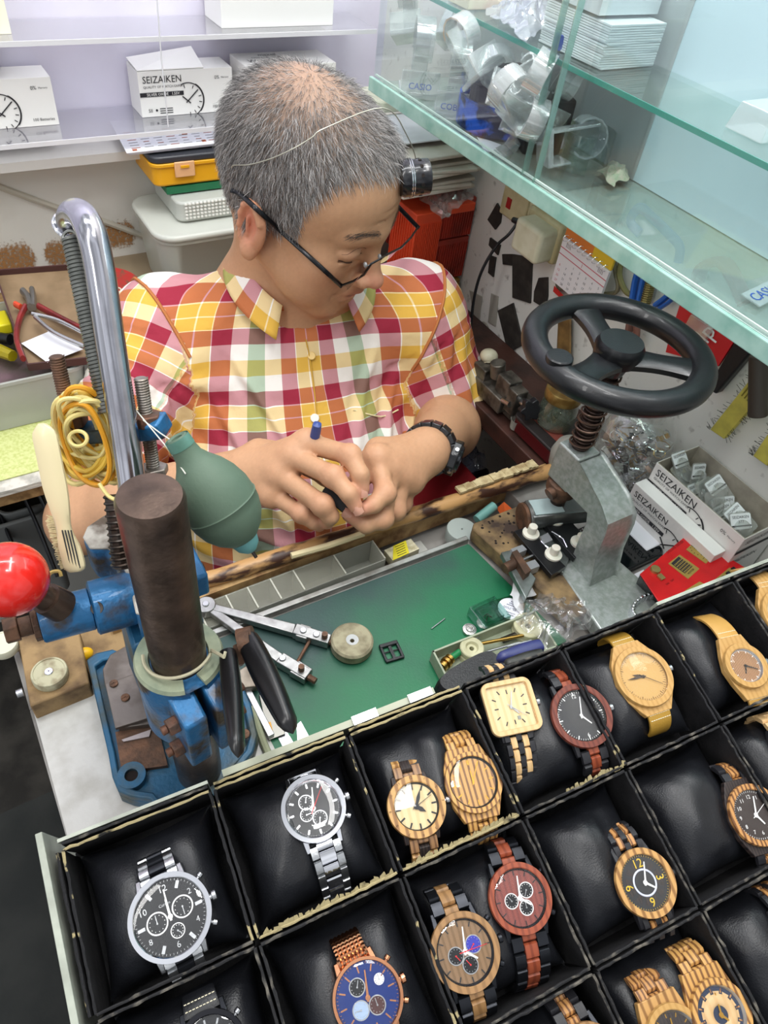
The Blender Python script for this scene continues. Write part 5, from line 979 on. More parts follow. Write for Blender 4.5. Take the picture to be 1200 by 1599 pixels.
# blister cards in the open carton
m_bl = clear('blister plastic', 'eef0ee', .12, .08, .9, body=.18, bodycol='d8dad6'); m_lab = mat('blister label', 'eceef0', .5)
rng = random.Random(11)
for k in range(12):
    u = k/12; y = .322-.105*u+rng.uniform(-.004, .004); x = .655+rng.uniform(-.012, .012); z = .812+rng.uniform(-.006, .010)
    Mk = Matrix.Translation((x, y, z)) @ Matrix.Rotation(rng.uniform(-.5, .5), 4, 'Z') @ Matrix.Rotation(rng.uniform(.3, 1.0), 4, 'X') @ Matrix.Rotation(rng.uniform(-.5, .5), 4, 'Y')
    t = thing('button_cell_card', 'button cell blister card in the open battery carton', 'battery card', (x, y, z-.01), 'blister cards in the open carton')
    b = MB(); b.prism(rrect(.026, .036, .004), -.0006, .0002, 0, Mk); b.lathe([(.0095, .0002), (.0095, .003), (.0085, .0035), (.0001, .0036)], 24, 0, Mk, capB=False); b.build('blister', m_bl, t, smooth=40)
    if k % 2 == 0 or k > 7:
        b = MB(); b.prism(rrect(.024, .017, .002), .0004, .0009, 0, Mk @ Matrix.Translation((0, .008, 0))); b.box((0, .002, .0011), (.023, .0016, .0003), 1, Mk @ Matrix.Translation((0, .001, 0)))
        b.text('SEIZAIKEN', .0042, Mk @ Matrix.Translation((0, .0125, .001)), 1); b.text('377', .0046, Mk @ Matrix.Translation((0, .0075, .001)), 1); b.build('label', [m_lab, m_ink], t, smooth=0)
# red battery tester
t = thing('battery_tester', 'bright red battery and quartz tester with gold printed panels on the bench', 'tester', (.575, .20, .752))
m_rp = mat('red panel', 'c8171c', .35, col2='b51319', ns=40); m_goldp = mat('gold print', 'a8904a', .4, .3)
top4 = [atz(x, y, .792) for x, y in ((1000, 896), (1077, 832), (1190, 902), (1060, 985))]; bot4 = [atz(x, y, .753) for x, y in ((988, 924), (1085, 868), (1190, 930), (1075, 1010))]
b = MB(); b.hexa([V((p.x, p.y, .753)) for p in bot4], [p-V((0, 0, .0015)) for p in top4]); b.build('housing', BLK(), t, smooth=0, bevel=.001)
b = MB(); b.hexa([p-V((0, 0, .0014)) for p in top4], top4); pan = b.build('red_panel', m_rp, t, smooth=0, bevel=.0006)
def onred(px, z, z2, b, mi=0): P = [atz(x, y, z2) for x, y in px]; b.prism([(p.x, p.y) for p in P], z, z2, mi)
FX = (atz(1160, 870, .792)-atz(1060, 830, .792)).normalized()
for px, nm in (([(1072, 858), (1087, 844), (1119, 865), (1103, 880)], 'clock'), ([(1044, 880), (1062, 866), (1093, 888), (1075, 904)], 'cell')):
    b = MB(); onred(px, .792, .7924, b); o = b.build('gold_panel', m_goldp, t, smooth=0)
    c = sum((atz(x, y, .7926) for x, y in px), V())/4; e = (atz(*px[2], .7926)-atz(*px[1], .7926)).normalized(); T_ = frame(c, (0, 0, 1), e); b = MB()
    if nm == 'clock':
        for q in range(12): a = q*PI/6; b.box((-.004+.0075*math.cos(a), .0075*math.sin(a), 0), (.0009, .0009, .0002), 0, T_)
        b.box((-.002, .001, 0), (.005, .0006, .0002), 0, T_); b.box((-.004, .0025, 0), (.0006, .004, .0002), 0, T_); b.box((.0065, 0, 0), (.0004, .016, .0002), 0, T_)
        b.text('MICRO', .0034, T_ @ Matrix.Translation((.0105, 0, .0001)) @ Matrix.Rotation(PI/2, 4, 'Z'), 0)
    else:
        b.box((-.0025, 0, 0), (.017, .0155, .0002), 0, T_)
        for i in range(5):
            for j in range(6): b.box((.0035-i*.0029+.001, -.0062+j*.0025, .0002), (.0016, .0014, .0002), 1, T_)
        b.text('MOTOR', .0032, T_ @ Matrix.Translation((.0088, 0, .0001)) @ Matrix.Rotation(PI/2, 4, 'Z'), 0)
    b.sub('panel_print', [m_ink, m_goldp], o, smooth=0)
b = MB(); onred([(1064, 928), (1072, 921), (1093, 908), (1105, 914), (1108, 924), (1066, 960)], .792, .7924, b); b.build('gold_panel', m_goldp, t, smooth=0)
b = MB(); onred([(1112, 909), (1140, 886), (1158, 896), (1130, 925)], .792, .7924, b); b.build('gold_panel', m_goldp, t, smooth=0)
b = MB(); onred([(1080, 930), (1098, 917), (1110, 930), (1092, 945)], .792, .7927, b); b.build('meter_window', mat('meter window', 'b9b6c6', .25), t, smooth=0)
for i in range(3): b = MB(); c = atz(1132+8*i, 905-7*i, .793); b.box(tuple(c), (.004, .008, .004), 0); b.build('contact_clip', BLK(), t, bevel=.0006)
b = MB(); c = atz(1023, 891, .792); b.lathe([(.0052, 0), (.0052, .003), (.0048, .0036), (.0001, .0037)], 24, 0, M_(c), capB=False); c2 = atz(1033, 901, .7935); b.box(tuple(c2), (.006, .007, .002)); b.build('brass_contact', mat('pale gold', 'c2b078', .3, .8), t)
b = MB(); b.text('DELUXE TESTER', .0042, frame(atz(1055, 854, .7922), (0, 0, 1), atz(1080, 836, .7922)-atz(1030, 872, .7922)), 0); b.text('ON   OFF', .0032, frame(atz(1047, 909, .7922), (0, 0, 1), atz(1060, 900, .7922)-atz(1034, 918, .7922)), 0)
b.sub('panel_writing', mat('dark red ink', '5a0d10', .5), pan, smooth=0)
# ------------------------------------------------------------------ side shelf items
t = thing('candy_jar', 'round clear plastic jar full of silver and gold strap clasps', 'jar', (.640, .380, .752))
b = MB(); b.lathe([(.030, .752), (.036, .756), (.0385, .775), (.0435, .800), (.044, .822), (.040, .842), (.030, .855), (.020, .860), (.017, .857), (.015, .862), (.0001, .862)], 44, 0, M_((.640, .380, 0)), capB=False)
b.build('jar_wall', clear('clear jar plastic', 'f8f9f8', .10, .04, .9, power=2, body=.10, bodycol='e6e8e4'), t, smooth=60)
rng = random.Random(21); ms = [CHROME(), STEEL(), STEEL(), BRASS(), DARKM(), BLK(), CHROME(), mat('clear part', 'c9cdca', .2)]
for k in range(110):
    z = .758+.075*rng.random(); rr = .035*math.sqrt(rng.random())*(1 if z > .775 else .85); a = rng.random()*6.28; c = V((.640+rr*math.cos(a), .380+rr*math.sin(a), z))
    Mk = Matrix.Translation(c) @ Matrix.Rotation(rng.random()*6.28, 4, 'Z') @ Matrix.Rotation(rng.uniform(-1.2, 1.2), 4, 'X'); b = MB(); ty = rng.random()
    if ty < .4: b.box((0, 0, 0), (.018, .005, .0011), 0, Mk); b.box((.008, 0, .0018), (.002, .0055, .004), 0, Mk); b.box((-.008, 0, .0015), (.002, .0055, .003), 0, Mk)
    elif ty < .75: b.tube([Mk @ V((.008*math.cos(q)*1.1, .006*math.sin(q), 0)) for q in [2*PI*i/8 for i in range(8)]], .0008, 5, closed=True)
    else: b.cyl(Mk @ V((-.010, 0, 0)), Mk @ V((.010, 0, 0)), .0009, n=6)
    tag(b.build('strap_clasp', rng.choice(ms), smooth=30), 'loose metal strap clasp in the round clear jar', 'clasp', 'clasps heaped in the round clear jar')
t = thing('red_tin', 'flat dark red tin with black rimmed lid under the glass jar', 'tin', (.607, .475, .752))
b = MB(); P = [(p[0]+.612, p[1]+.478) for p in rrect(.072, .085, .010)]; b.prism(P, .752, .771); b.build('tin_body', mat('dark red tin', '58161a', .35, .2), t, bevel=.001)
b = MB(); b.prism([((x-.612)*1.03+.612, (y-.478)*1.03+.478) for x, y in P], .771, .7755); b.build('lid', mat('black lid', '2b2626', .35), t, bevel=.0015); b = MB(); b.box((.600, .478, .7757), (.016, .06, .0006)); b.build('lid_label', mat('faded red label', '7a3a30', .6), t, smooth=0)
t = thing('glass_jar', 'small glass jar with a worn brass lid standing on the dark red tin', 'jar', (.6135, .4785, .776)); Mj = M_((.612, .482, 0))
b = MB(); b.lathe([(.020, .7765), (.0235, .779), (.0245, .795), (.0235, .808), (.021, .813), (.021, .826)], 36, 0, Mj); b.build('glass', clear('jar glass', 'dfe8df', .10, .04, .85, body=.12, bodycol='8d9a86'), t, smooth=60)
b = MB(); b.lathe([(.0232, .817), (.0236, .818), (.0236, .829), (.0225, .831), (.018, .8305), (.0001, .8300)], 36, 0, Mj, capB=False); b.build('lid', mat('worn brass lid', '8a6b38', .4, .7, col2='a38c54', ns=90, nd=8), t, smooth=40)
t = thing('small_cup', 'tiny clear cup with white block next to the dark red tin', 'cup', (.585, .520, .752)); c = atz(807, 664, .756)
b = MB(); b.lathe([(.008, -.004), (.0092, .010), (.0102, .0105)], 24, 0, M_(c), capB=False); b.build('cup_wall', m_milky, t); b = MB(); b.box((c.x, c.y, c.z+.005), (.006, .006, .006)); b.build('block', m_wht, t)
b = MB(); b.lathe([(.018, .752), (.026, .765), (.028, .782), (.024, .795), (.012, .803), (.0001, .805)], 32, 0, M_((.588, .418, 0)), capB=False); tag(b.build('clear_dome', m_milky, smooth=60), 'milky clear rounded tub half hidden behind the press spindle', 'tub')
# case press machine
t = thing('case_machine', 'dark greasy metal jig machine with black star knob on the side shelf', 'machine', (.61, .57, .752))
m_gm = mat('greasy metal', '6a655d', .45, .6, col2='3c3833', ns=70, nd=8, bump=.4)
b = MB(); b.box((.612, .585, .756), (.055, .15, .008)); b.build('base_plate', m_gm, t, bevel=.001)
def pbox(name, px, d, s, m=m_gm, rot=0): c = at(*px, d); b = MB(); b.box((0, 0, 0), s, 0, M_(c) @ Matrix.Rotation(rot, 4, 'Z')); return b.build(name, m, t, bevel=.0015)
pbox('left_column', (752, 598), 1.00, (.020, .026, .060)); pbox('bed_block', (775, 612), .985, (.034, .060, .022)); pbox('middle_block', (792, 610), .965, (.022, .026, .045)); pbox('right_block', (806, 625), .945, (.020, .018, .036))
b = MB(); b.sphere(at(764, 556, .985), .0125, 20, sc=(1, 1, .75)); b.cyl(at(764, 568, .985), at(764, 556, .985), .008); b.build('ivory_knob', mat('ivory knob', 'bdb8a0', .5, col2='968f78', ns=60), t)
b = MB(); b.cyl(at(778, 588, .97), at(778, 566, .955), .0105, n=24, ch=.001); b.build('cap_post', m_gm, t)
b = MB(); b.cyl(at(795, 612, .955), at(822, 632, .93), .0055); b.build('shaft', STEEL(), t)
b = MB(); c = at(826, 636, .925); Mk = frame(c, at(834, 644, .91)-c); poly = [((.013+.0022*math.cos(6*a))*math.cos(a), (.013+.0022*math.cos(6*a))*math.sin(a)) for a in [2*PI*q/48 for q in range(48)]]; b.prism(poly, 0, .012, 0, Mk); b.build('star_knob', BLK(), t, bevel=.001)
b = MB(); b.cyl(at(786, 625, .955), at(797, 632, .94), .004); b.cyl(at(805, 600, .95), at(812, 606, .945), .003); b.build('set_screw', STEEL(), t)
# drawers and boxes in the far corner
m_or = mat('orange plastic', 'e2502c', .45); m_rd = mat('dusty red plastic', 'b03524', .5, col2='7d2a20', ns=20, nd=7); m_oc = mat('ochre plastic', 'a87d28', .5, col2='7d5a20', ns=25)
def ribbed(label, x0, x1, y0, y1, z0, z1, m, ribs=14):
    t = thing('parts_bin', label, 'bin', ((x0+x1)/2, (y0+y1)/2, z0)); b = MB(); b.box(((x0+x1)/2, (y0+y1)/2, (z0+z1)/2), (x1-x0, y1-y0, z1-z0)); b.build('bin_body', m, t, bevel=.0015)
    b = MB()
    for k in range(ribs): x = x0+(x1-x0)*(k+.5)/ribs; b.box((x, y0-.0006, (z0+z1)/2-.003), (.0016, .0016, (z1-z0)*.84))
    for k in range(int((y1-y0)/.006)): b.box((x0-.0006, y0+.004+k*.006, (z0+z1)/2-.003), (.0016, .0016, (z1-z0)*.84))
    b.build('ribbing', m, t, smooth=0); return t
ribbed('bright orange ribbed parts bin beside his left shoulder', .590, .636, .815, .875, .752, .905, m_or)
ribbed('dusty red ribbed drawer, upper one in the far corner', .637, .697, .82, .99, .858, .915, m_rd, 14)
ribbed('dusty red ribbed drawer, lower one in the far corner', .637, .697, .82, .99, .790, .856, m_rd, 14)
b = MB(); b.prism([(.642, -.012), (.686, -.012), (.682, .002), (.646, .002)], .902, .914, 0, Matrix.Translation((0, .819, 0))); tag(b.build('drawer_lip', m_or, bevel=.001), 'orange curved lip on the upper red drawer', 'drawer')
b = MB(); b.box((.665, .86, .770), (.055, .09, .036)); b2 = None; tag(b.build('ochre_bin', m_oc, bevel=.002), 'ochre yellow ribbed box below the red drawers', 'box')
b = MB(); b.box((.645, .92, .922), (.09, .12, .010)); tag(b.build('cardboard_sheet', mat('raw card', 'b7a27a', .8), smooth=0), 'flat brown cardboard on top of the red drawers', 'cardboard')
# white packets and papers above them
for k in range(7):
    rz = random.uniform(-.12, .12); b = MB(); Mk = Matrix.Translation((.622+random.uniform(-.008, .008), .905+random.uniform(-.01, .01), .932+.0075*k)) @ Matrix.Rotation(rz, 4, 'Z') @ Matrix.Rotation(.03*(k % 3-1), 4, 'X')
    b.box((0, 0, 0), (.125, .17, .005), 0, Mk); tag(b.build('paper_packet', mat('off white packet', 'cfcbc0', .55, col2='b5a998', ns=16), bevel=.0015), 'off-white packet in the stack above the red drawers, '+['lowest', 'second from below', 'third from below', 'in the middle', 'third from the top', 'second from the top', 'topmost'][k], 'packet', 'packets stacked above the red drawers')
crumple('plastic_bag', 'crumpled clear plastic bag draped over the orange bin', [(640, 300), (700, 268), (770, 290), (690, 345)], .915, .025, m_bag, 9)
t = thing('lidded_tub', 'pale greenish plastic tub lying on the papers under the glass cabinet', 'tub', (.635, .98, .992)); b = MB(); b.prism(rrect(.085, .065, .014), 0, .016, 0, Matrix.Translation((.635, .98, .992))); b.build('tub_body', mat('pale green tub', 'c5c8b2', .4), t, bevel=.003)
b = MB(); b.box((.60, .90, .9885), (.14, .10, .0016), 0); tag(b.build('paper_sheet', m_pap), 'loose white sheet on top of the packets by the loupe', 'paper')
# black coil of clutter near the wall
b = MB()
for k in range(4): b.torus(.016+.002*k, .003, M_(at(706, 520, .985)+V((0, 0, .004*k))) @ Matrix.Rotation(.6, 4, 'Y'), 30, 8)
tag(b.build('cable_coil', mat('dusty black cable', '2c2c2e', .6)), 'coil of dusty black cable behind his left sleeve', 'cable')
# ------------------------------------------------------------------ on the right wall
def wallslab(name, label, cat, px, m, th=.003, bev=.0006, grp=None, xo=0, z=0):
    X = WX-xo; P = [atx(x, y, X-th) for x, y in px]; b = MB(); n = len(P); b.add([V((X, p.y, p.z)) for p in P]+P, [tuple(range(n-1, -1, -1)), tuple(range(n, 2*n))]+[(i, (i+1) % n, n+(i+1) % n, n+i) for i in range(n)])
    o = b.build(name, m, smooth=0, bevel=bev); return tag(o, label, cat, grp) if cat else o
m_mag = mat('black magnet strip', '2a2623', .7, col2='3d3833', ns=60, nd=8)
for px, lb in (([(761, 343), (776, 317), (783, 330), (781, 348), (773, 359)], 'bent black rubber piece nearest the socket'), ([(765, 371), (781, 383), (777, 399), (763, 383)], 'small black square piece left of the cable plug'), ([(765, 399), (774, 402), (770, 433), (762, 426)], 'small narrow black strip beside the cable'),
                ([(784, 397), (799.5, 397), (799.5, 415), (785, 413)], 'small black square touching the long black strip'), ([(800, 397), (831, 402), (828, 474), (800, 465)], 'long upright black strip below the charger'), ([(841, 434), (855, 433), (855, 463), (851, 482), (833, 471), (834, 455)], 'crooked black piece left of the calendar'), ([(777, 485), (801, 473), (817, 539), (793, 551)], 'tilted black strip above the jig machine')):
    wallslab('magnet_strip', lb+' on the right wall', 'strip', px, m_mag)
m_pg2 = mat('dusty grey card', 'a39f94', .6)
for px, lb in (([(733, 453), (753, 463), (748, 503), (740, 497)], 'larger grey translucent strip beside the cable'), ([(767, 458), (778, 463), (774, 510), (762, 503)], 'narrow grey translucent strip below the black squares')): wallslab('plastic_strip', lb+' on the right wall', 'strip', px, m_pg2, .002)
wallslab('plastic_disc', 'grey translucent disc stuck on the right wall', 'disc', [(753+11*math.cos(a), 521+19*math.sin(a)) for a in [2*PI*q/20 for q in range(20)]], m_pg2, .002)
wallslab('dark_tool', 'dark worn tool handle hanging left of the handwheel', 'tool', [(848, 470), (862, 478), (850, 520), (835, 530), (832, 500)], mat('dark handle', '3a342e', .6), .008, .002)
# socket, charger, cable
m_old = mat('yellowed plastic', 'd9cfa6', .4, col2='b5a67a', ns=20, nd=7)
t = thing('wall_socket', 'yellowed double wall socket with red switch under the glass cabinet', 'socket', (WX, .72, .91))
b = MB(); b.box((WX-.004, .735, .950), (.008, .054, .062)); b.box((WX-.004, .674, .950), (.008, .065, .062)); b.build('face_plate', m_old, t, bevel=.002)
b = MB(); b.box((WX-.0085, .745, .939), (.002, .009, .014)); b.build('red_switch', mat('red switch', 'a8201c', .4), t, bevel=.0005)
for y, z in ((.687, .961), (.674, .952), (.693, .946)): b = MB(); b.box((WX-.0083, y, z), (.001, .004, .008)); b.build('socket_hole', mat('hole dark', '1c1512', .9), t, smooth=0)
t = thing('usb_charger', 'off-white plug-in charger with a black cable plugged into its side', 'charger', (WX-.03, .67, .90))
b = MB(); b.box((WX-.028, .658, .932), (.037, .053, .044)); b.build('charger_body', mat('off white plastic', 'dcd8bf', .4, col2='c5bf9f', ns=30), t, bevel=.006, seg=4)
for z in (.923, .941): b = MB(); b.box((WX-.031, .685, z), (.010, .001, .0045)); b.build('usb_port', BLK(), t, smooth=0)
b = MB(); b.box((WX-.010, .661, .934), (.018, .066, .053)); b.build('adaptor_plate', m_old, t, bevel=.004)
ct = thing('charging_cable', 'black cable running from the charger down the right wall', 'cable', (WX-.03, .70, .87))
cp = spl([V((WX-.031, .695, .939)), at(795, 366, .965), at(775, 385, .98), at(752, 425, 1.0), at(740, 470, 1.025), at(735, 520, 1.05), at(730, 560, 1.07), at(728, 620, 1.09)]); b = MB(); b.tube(cp, .0021, 8); b.build('cord', BLK(), ct)
b = MB(); b.cyl(V((WX-.031, .686, .940)), V((WX-.031, .705, .937)), .0052, .0036, n=14); b.build('plug', BLK(), ct); b = MB(); b.cyl(at(736, 530, 1.045), at(729, 585, 1.08), .0068, .0055, n=14); b.build('inline_box', BLK(), ct)
# calendar
t = thing('desk_calendar', 'small spiral-bound monthly calendar with orange and yellow header hanging below the cabinet', 'calendar', (WX-.02, .59, .87))
A_, B_, C__, D__ = at(881, 370, .893), at(947, 421, .845), at(928, 492, .90), at(862, 437, .945)
FC = face(D__, C__-D__, A_-D__); w_, h_ = (C__-D__).length, (A_-D__).length
b = MB(); b.box((w_/2, h_/2, -.002), (w_, h_, .004), 0, FC); pg = b.build('pages', mat('calendar paper', 'e9e6ea', .6), t, smooth=0)
b = MB(); b.box((w_/2, h_*.80, 0), (w_, .0012, .0002), 1, FC); b.box((w_/2, h_*.66, 0), (w_, .0012, .0002), 1, FC); b.text('1', h_*.12, FC @ Matrix.Translation((w_*.5, h_*.73, .0001)), 1)
n_ = 1
for r in range(5):
    for c in range(7):
        if 2 <= r*7+c < 33: b.text(str(r*7+c-1), h_*.075, FC @ Matrix.Translation((w_*(.08+.14*c), h_*(.56-.12*r), .0001)), 1 if c == 0 else 0)
for cx in (.15, .85):
    for i in range(4):
        for j in range(4): b.box((w_*cx+(i-1.5)*.0024, h_*.9+(j-1.5)*.0016, 0), (.0014, .0008, .0002), 0, FC)
b.sub('dates', [mat('grey blue ink', '50525c', .6), mat('pink red ink', 'c65a6c', .6)], pg, smooth=0)
b = MB(); b.box((w_*.30, h_*1.14, -.003), (w_*.60, h_*.24, .003), 0, FC); b.box((w_*.80, h_*1.14, -.003), (w_*.40, h_*.24, .003), 1, FC); hd = b.build('header_card', [mat('orange card', 'e08038', .5), mat('yellow card', 'e6bf2e', .5)], t, smooth=0)
for k in range(9): b = MB(); c = FC @ V((w_*(.07+.107*k), h_*1.03, .001)); b.torus(.0042, .0005, frame(c, FC.to_3x3() @ V((1, 0, .3)), FC.to_3x3() @ V((0, 1, 0))), 16, 5); b.build('spiral_ring', CHROME(), t)
# hanging hand tools
def hang(name, label, cat, parts, mats_, grp=None):
    t = thing(name, label, cat, parts[0][1][0] if parts else (0, 0, 0), grp)
    for nm, pts, r, mi in parts: b = MB(); b.tube(spl(pts, 5), r, 10, flat=(1, .6)); b.build(nm, mats_[mi], t)
    return t
m_bh = mat('blue grip', '2f63b8', .4); m_rh = mat('brown red grip', '7d5348', .5); m_wh = mat('worn olive wood', '8a6a3c', .6, col2='5f4726', ns=40)
w_at = lambda x, y: atx(x, y, WX-.014)
hang('pliers', 'pliers with brown-red handles hanging behind the handwheel', 'pliers', [('handle', [w_at(985, 500), w_at(982, 520), w_at(975, 545)], .006, 0), ('handle', [w_at(992, 500), w_at(995, 515), w_at(992, 540)], .005, 0), ('jaw', [w_at(985, 505), w_at(983, 490), w_at(988, 475)], .005, 1)], [m_rh, STEEL()])
hang('pliers', 'pliers with straight blue handles hanging under the cabinet edge', 'pliers', [('handle', [w_at(1000, 415), w_at(993, 440), w_at(988, 472)], .0055, 0), ('handle', [w_at(1010, 420), w_at(1004, 445), w_at(998, 475)], .0055, 0), ('jaw', [w_at(992, 470), w_at(990, 485), w_at(988, 495)], .005, 1)], [m_bh, STEEL()])
hang('pliers', 'curved blue-handled pliers hanging beside the red package', 'pliers', [('handle', [w_at(1050, 445), w_at(1045, 460), w_at(1025, 476)], .0055, 0), ('handle', [w_at(1060, 440), w_at(1052, 465), w_at(1030, 482)], .004, 0)], [m_bh])
b = MB(); b.cyl(w_at(1018, 435), w_at(1008, 475), .005, n=14); b.tube(helix(w_at(1018, 435), w_at(1008, 475), .0055, 12, 8), .001, 4); tag(b.build('brass_spring_tube', mat('old brass', '8d7c4c', .45, .7)), 'ribbed old brass tube hanging between the blue pliers', 'tube')
b = MB(); b.tube(spl([w_at(x, y) for x, y in ((958, 400), (962, 425), (966, 448), (958, 458), (930, 459), (900, 458))]), .0028, 8); tag(b.build('wire_hanger', mat('brown wire', '7d765f', .5, .4)), 'bent brown wire hanger around the calendar', 'hanger')
b = MB(); b.tube(spl([w_at(x, y) for x, y in ((972, 400), (968, 430), (978, 455), (992, 462))]), .0034, 8); tag(b.build('olive_cable', mat('olive cable', '7a7448', .6)), 'olive coloured cable loop right of the calendar', 'cable')
b = MB(); b.hexa([atx(x, y, WX-.002) for x, y in ((868, 590), (892, 595), (893, 495), (872, 500))], [atx(x, y, WX-.014) for x, y in ((868, 590), (892, 595), (893, 495), (872, 500))]); tag(b.build('wooden_stick', m_wh, bevel=.003), 'olive brown wooden handle hanging behind the handwheel rim', 'handle')
t = thing('wall_clamp', 'small metal clamp with a red tip above the handwheel', 'clamp', w_at(880, 450)); 
for x, y, r in ((874, 443, 10), (888, 447, 8)): b = MB(); c = w_at(x, y); b.cyl(c+V((.006, 0, 0)), c, r*.0009, n=20, ch=.001); b.build('knob', mat('dull grey green metal', '7e7c6a', .5, .5), t)
b = MB(); b.hexa([atx(x, y, WX-.006) for x, y in ((866, 446), (881, 462), (877, 467), (864, 455))], [atx(x, y, WX-.016) for x, y in ((866, 446), (881, 462), (877, 467), (864, 455))]); b.build('red_tip', mat('red tip', 'c32a26', .5), t)
# red card package, black tool, yellow brushes, rod
t = thing('red_package', 'red and clear carded package with large white letters hanging below the cabinet', 'package', w_at(1100, 520))
px = [(1064, 470), (1150, 528), (1122, 572), (1040, 550), (1045, 530)]; P = [atx(x, y, WX-.012) for x, y in px]
b = MB(); n = len(P); b.add([p+V((.003, 0, 0)) for p in P]+P, [tuple(range(n-1, -1, -1)), tuple(range(n, 2*n))]+[(i, (i+1) % n, n+(i+1) % n, n+i) for i in range(n)]); pk = b.build('card', mat('red card', 'c81f28', .35), t, smooth=0)
FP = frame(atx(1105, 522, WX-.0128), FW*-1, atx(1130, 505, WX-.0128)-atx(1085, 560, WX-.0128)); FP = face(atx(1092, 558, WX-.0128), atx(1128, 510, WX-.0128)-atx(1092, 558, WX-.0128), atx(1070, 540, WX-.0128)-atx(1092, 558, WX-.0128))
b = MB(); b.text('ilpi', .030, FP @ Matrix.Translation((.028, .010, 0)), 0, sx=.9); b.sub('lettering', m_white, pk, smooth=0)
b = MB(); P = [atx(x, y, WX-.013) for x, y in ((1085, 490), (1118, 512), (1096, 545), (1066, 524))]; b.hexa(P, [p-V((.006, 0, 0)) for p in P]); b.build('blister', m_bl, t)
wallslab('black_pouch', 'long black holder hanging below the red package', 'holder', [(1148, 532), (1172, 552), (1118, 616), (1104, 606)], BLK(), .012, .002, xo=.002)
def ybrush(label, px, g):
    t = thing('yellow_brush', label, 'brush', w_at(*px[2])); P = [atx(x, y, WX-.020) for x, y in px]; b = MB(); b.hexa([p+V((.007, 0, 0)) for p in P], P); b.build('handle', mat('dusty yellow plastic', 'c9bd55', .55, col2='aba04a', ns=50), t, bevel=.001)
    b = MB(); r_ = random.Random(4)
    for k in range(60):
        e = P[1].lerp(P[2], r_.random()) if k % 2 else P[0].lerp(P[3], r_.random()); o = (P[1]-P[0]).normalized()*(1 if k % 2 else -1); b.tube([e, e+o*r_.uniform(.003, .008)+V((0, 0, r_.uniform(-.004, .004)))], .0003, 3, caps=False)
    b.build('stray_bristles', mat('dark bristle', '3a3a30', .8), t, smooth=0, kind='stuff')
    for k in range(4): u = .2+.2*k; b = MB(); b.cyl(P[0].lerp(P[1], u)-V((.0002, 0, 0)), P[3].lerp(P[2], u).lerp(P[0].lerp(P[1], u), .55)-V((.0002, 0, 0)), .0008, n=6); b.build('groove', mat('olive groove', '8a7f30', .7), t)
ybrush('dusty yellow plastic brush hanging on the wall, the upper longer one', [(1196, 562), (1218, 585), (1131, 686), (1109, 671)], None)
ybrush('dusty yellow plastic brush at the right edge, the lower one', [(1225, 640), (1245, 665), (1198, 728), (1176, 712)], None)
b = MB(); b.cyl(atx(1186, 555, WX-.03), atx(1184, 650, WX-.03), .0095, n=20, ch=.001); tag(b.build('dark_rod', mat('dark brown rod', '3b332c', .5)), 'dark round rod hanging behind the yellow brush', 'rod')
# ------------------------------------------------------------------ left side and back wall
b = MB(); b.box((-.145, .895, .725), (.51, .44, .018)); tag(b.build('plank_shelf', mat('chipboard plank', '9a7c52', .7, col2='6b5130', ns=90, nd=8, bump=.4), smooth=0, bevel=.001), 'chipboard plank shelf at the left behind the press', 'shelf')
b = MB()
for k in range(1): b.box((-.085, .80, .7385), (.37, .26, .007))
tag(b.build('newspaper', mat('folded newspaper', 'cfcbc0', .8, col2='a6a39a', ns=60, stretch=(1, 1, 8), lo=.45, hi=.6)), 'folded newspapers lying on the chipboard plank', 'newspaper')
b = MB(); b.box((-.09, .81, .7431), (.36, .245, .0012)); tag(b.build('green_sheet', mat('pale green dotted sheet', 'c9cf8f', .6, col2='b5bd72', ns=300)), 'pale green dotted sheet on top of the newspapers', 'sheet')
t = thing('storage_tub', 'translucent plastic tub full of tools on the plank, left edge', 'tub', (.02, .85, .744))
m_tub = mat('cloudy plastic', 'bfc2bb', .35, alpha=.62)
def tubw(b, x0, x1, y0, y1, z0, z1, r=.02, tap=.93, th=.0015, mi=0):
    cx, cy = (x0+x1)/2, (y0+y1)/2; o = rrect(x1-x0, y1-y0, r, 5); n = len(o)
    L = [(tap, z0), (1, z1), (1.02, z1+.001), (1.02, z1+.005), (1-.02, z1+.005), (.985, z1), (tap*.985, z0+th)]
    vs = [(cx+x*k, cy+y*k, z) for k, z in L for x, y in o]; b.add(vs, [(q*n+i, q*n+(i+1) % n, (q+1)*n+(i+1) % n, (q+1)*n+i) for q in range(6) for i in range(n)]+[tuple(reversed(range(n))), tuple(range(6*n, 7*n))], mi)
b = MB(); tubw(b, -.075, .108, .765, .935, .745, .808); b.build('tub_wall', m_tub, t, smooth=50)
b = MB(); b.box((.02, .85, .760), (.13, .12, .025)); b.build('contents', mat('dark contents', '6d565c', .8, col2='4c4a3c', ns=30), t, bevel=.004)
t = thing('brown_tray', 'brown plastic lid tray lying on the tub holding pliers and paper', 'tray', (.085, .85, .815)); Mt = face(atz(46, 578, .817), atz(150, 566, .817)-atz(46, 578, .817), atz(5, 462, .83)-atz(46, 578, .817))
Wt, Ht = .115, .19; b = MB(); b.box((Wt/2, Ht/2, 0), (Wt, Ht, .002), 0, Mt)
for c, s in (((Wt/2, 0, .004), (Wt, .002, .010)), ((Wt/2, Ht, .004), (Wt, .002, .010)), ((0, Ht/2, .004), (.002, Ht, .010)), ((Wt, Ht/2, .004), (.002, Ht, .010))): b.box(c, s, 1, Mt)
b.build('tray_body', [mat('brown tray', '8b7458', .6, col2='7a6449', ns=30), mat('dark red tray edge', '4a2e2c', .5)], t, smooth=0)
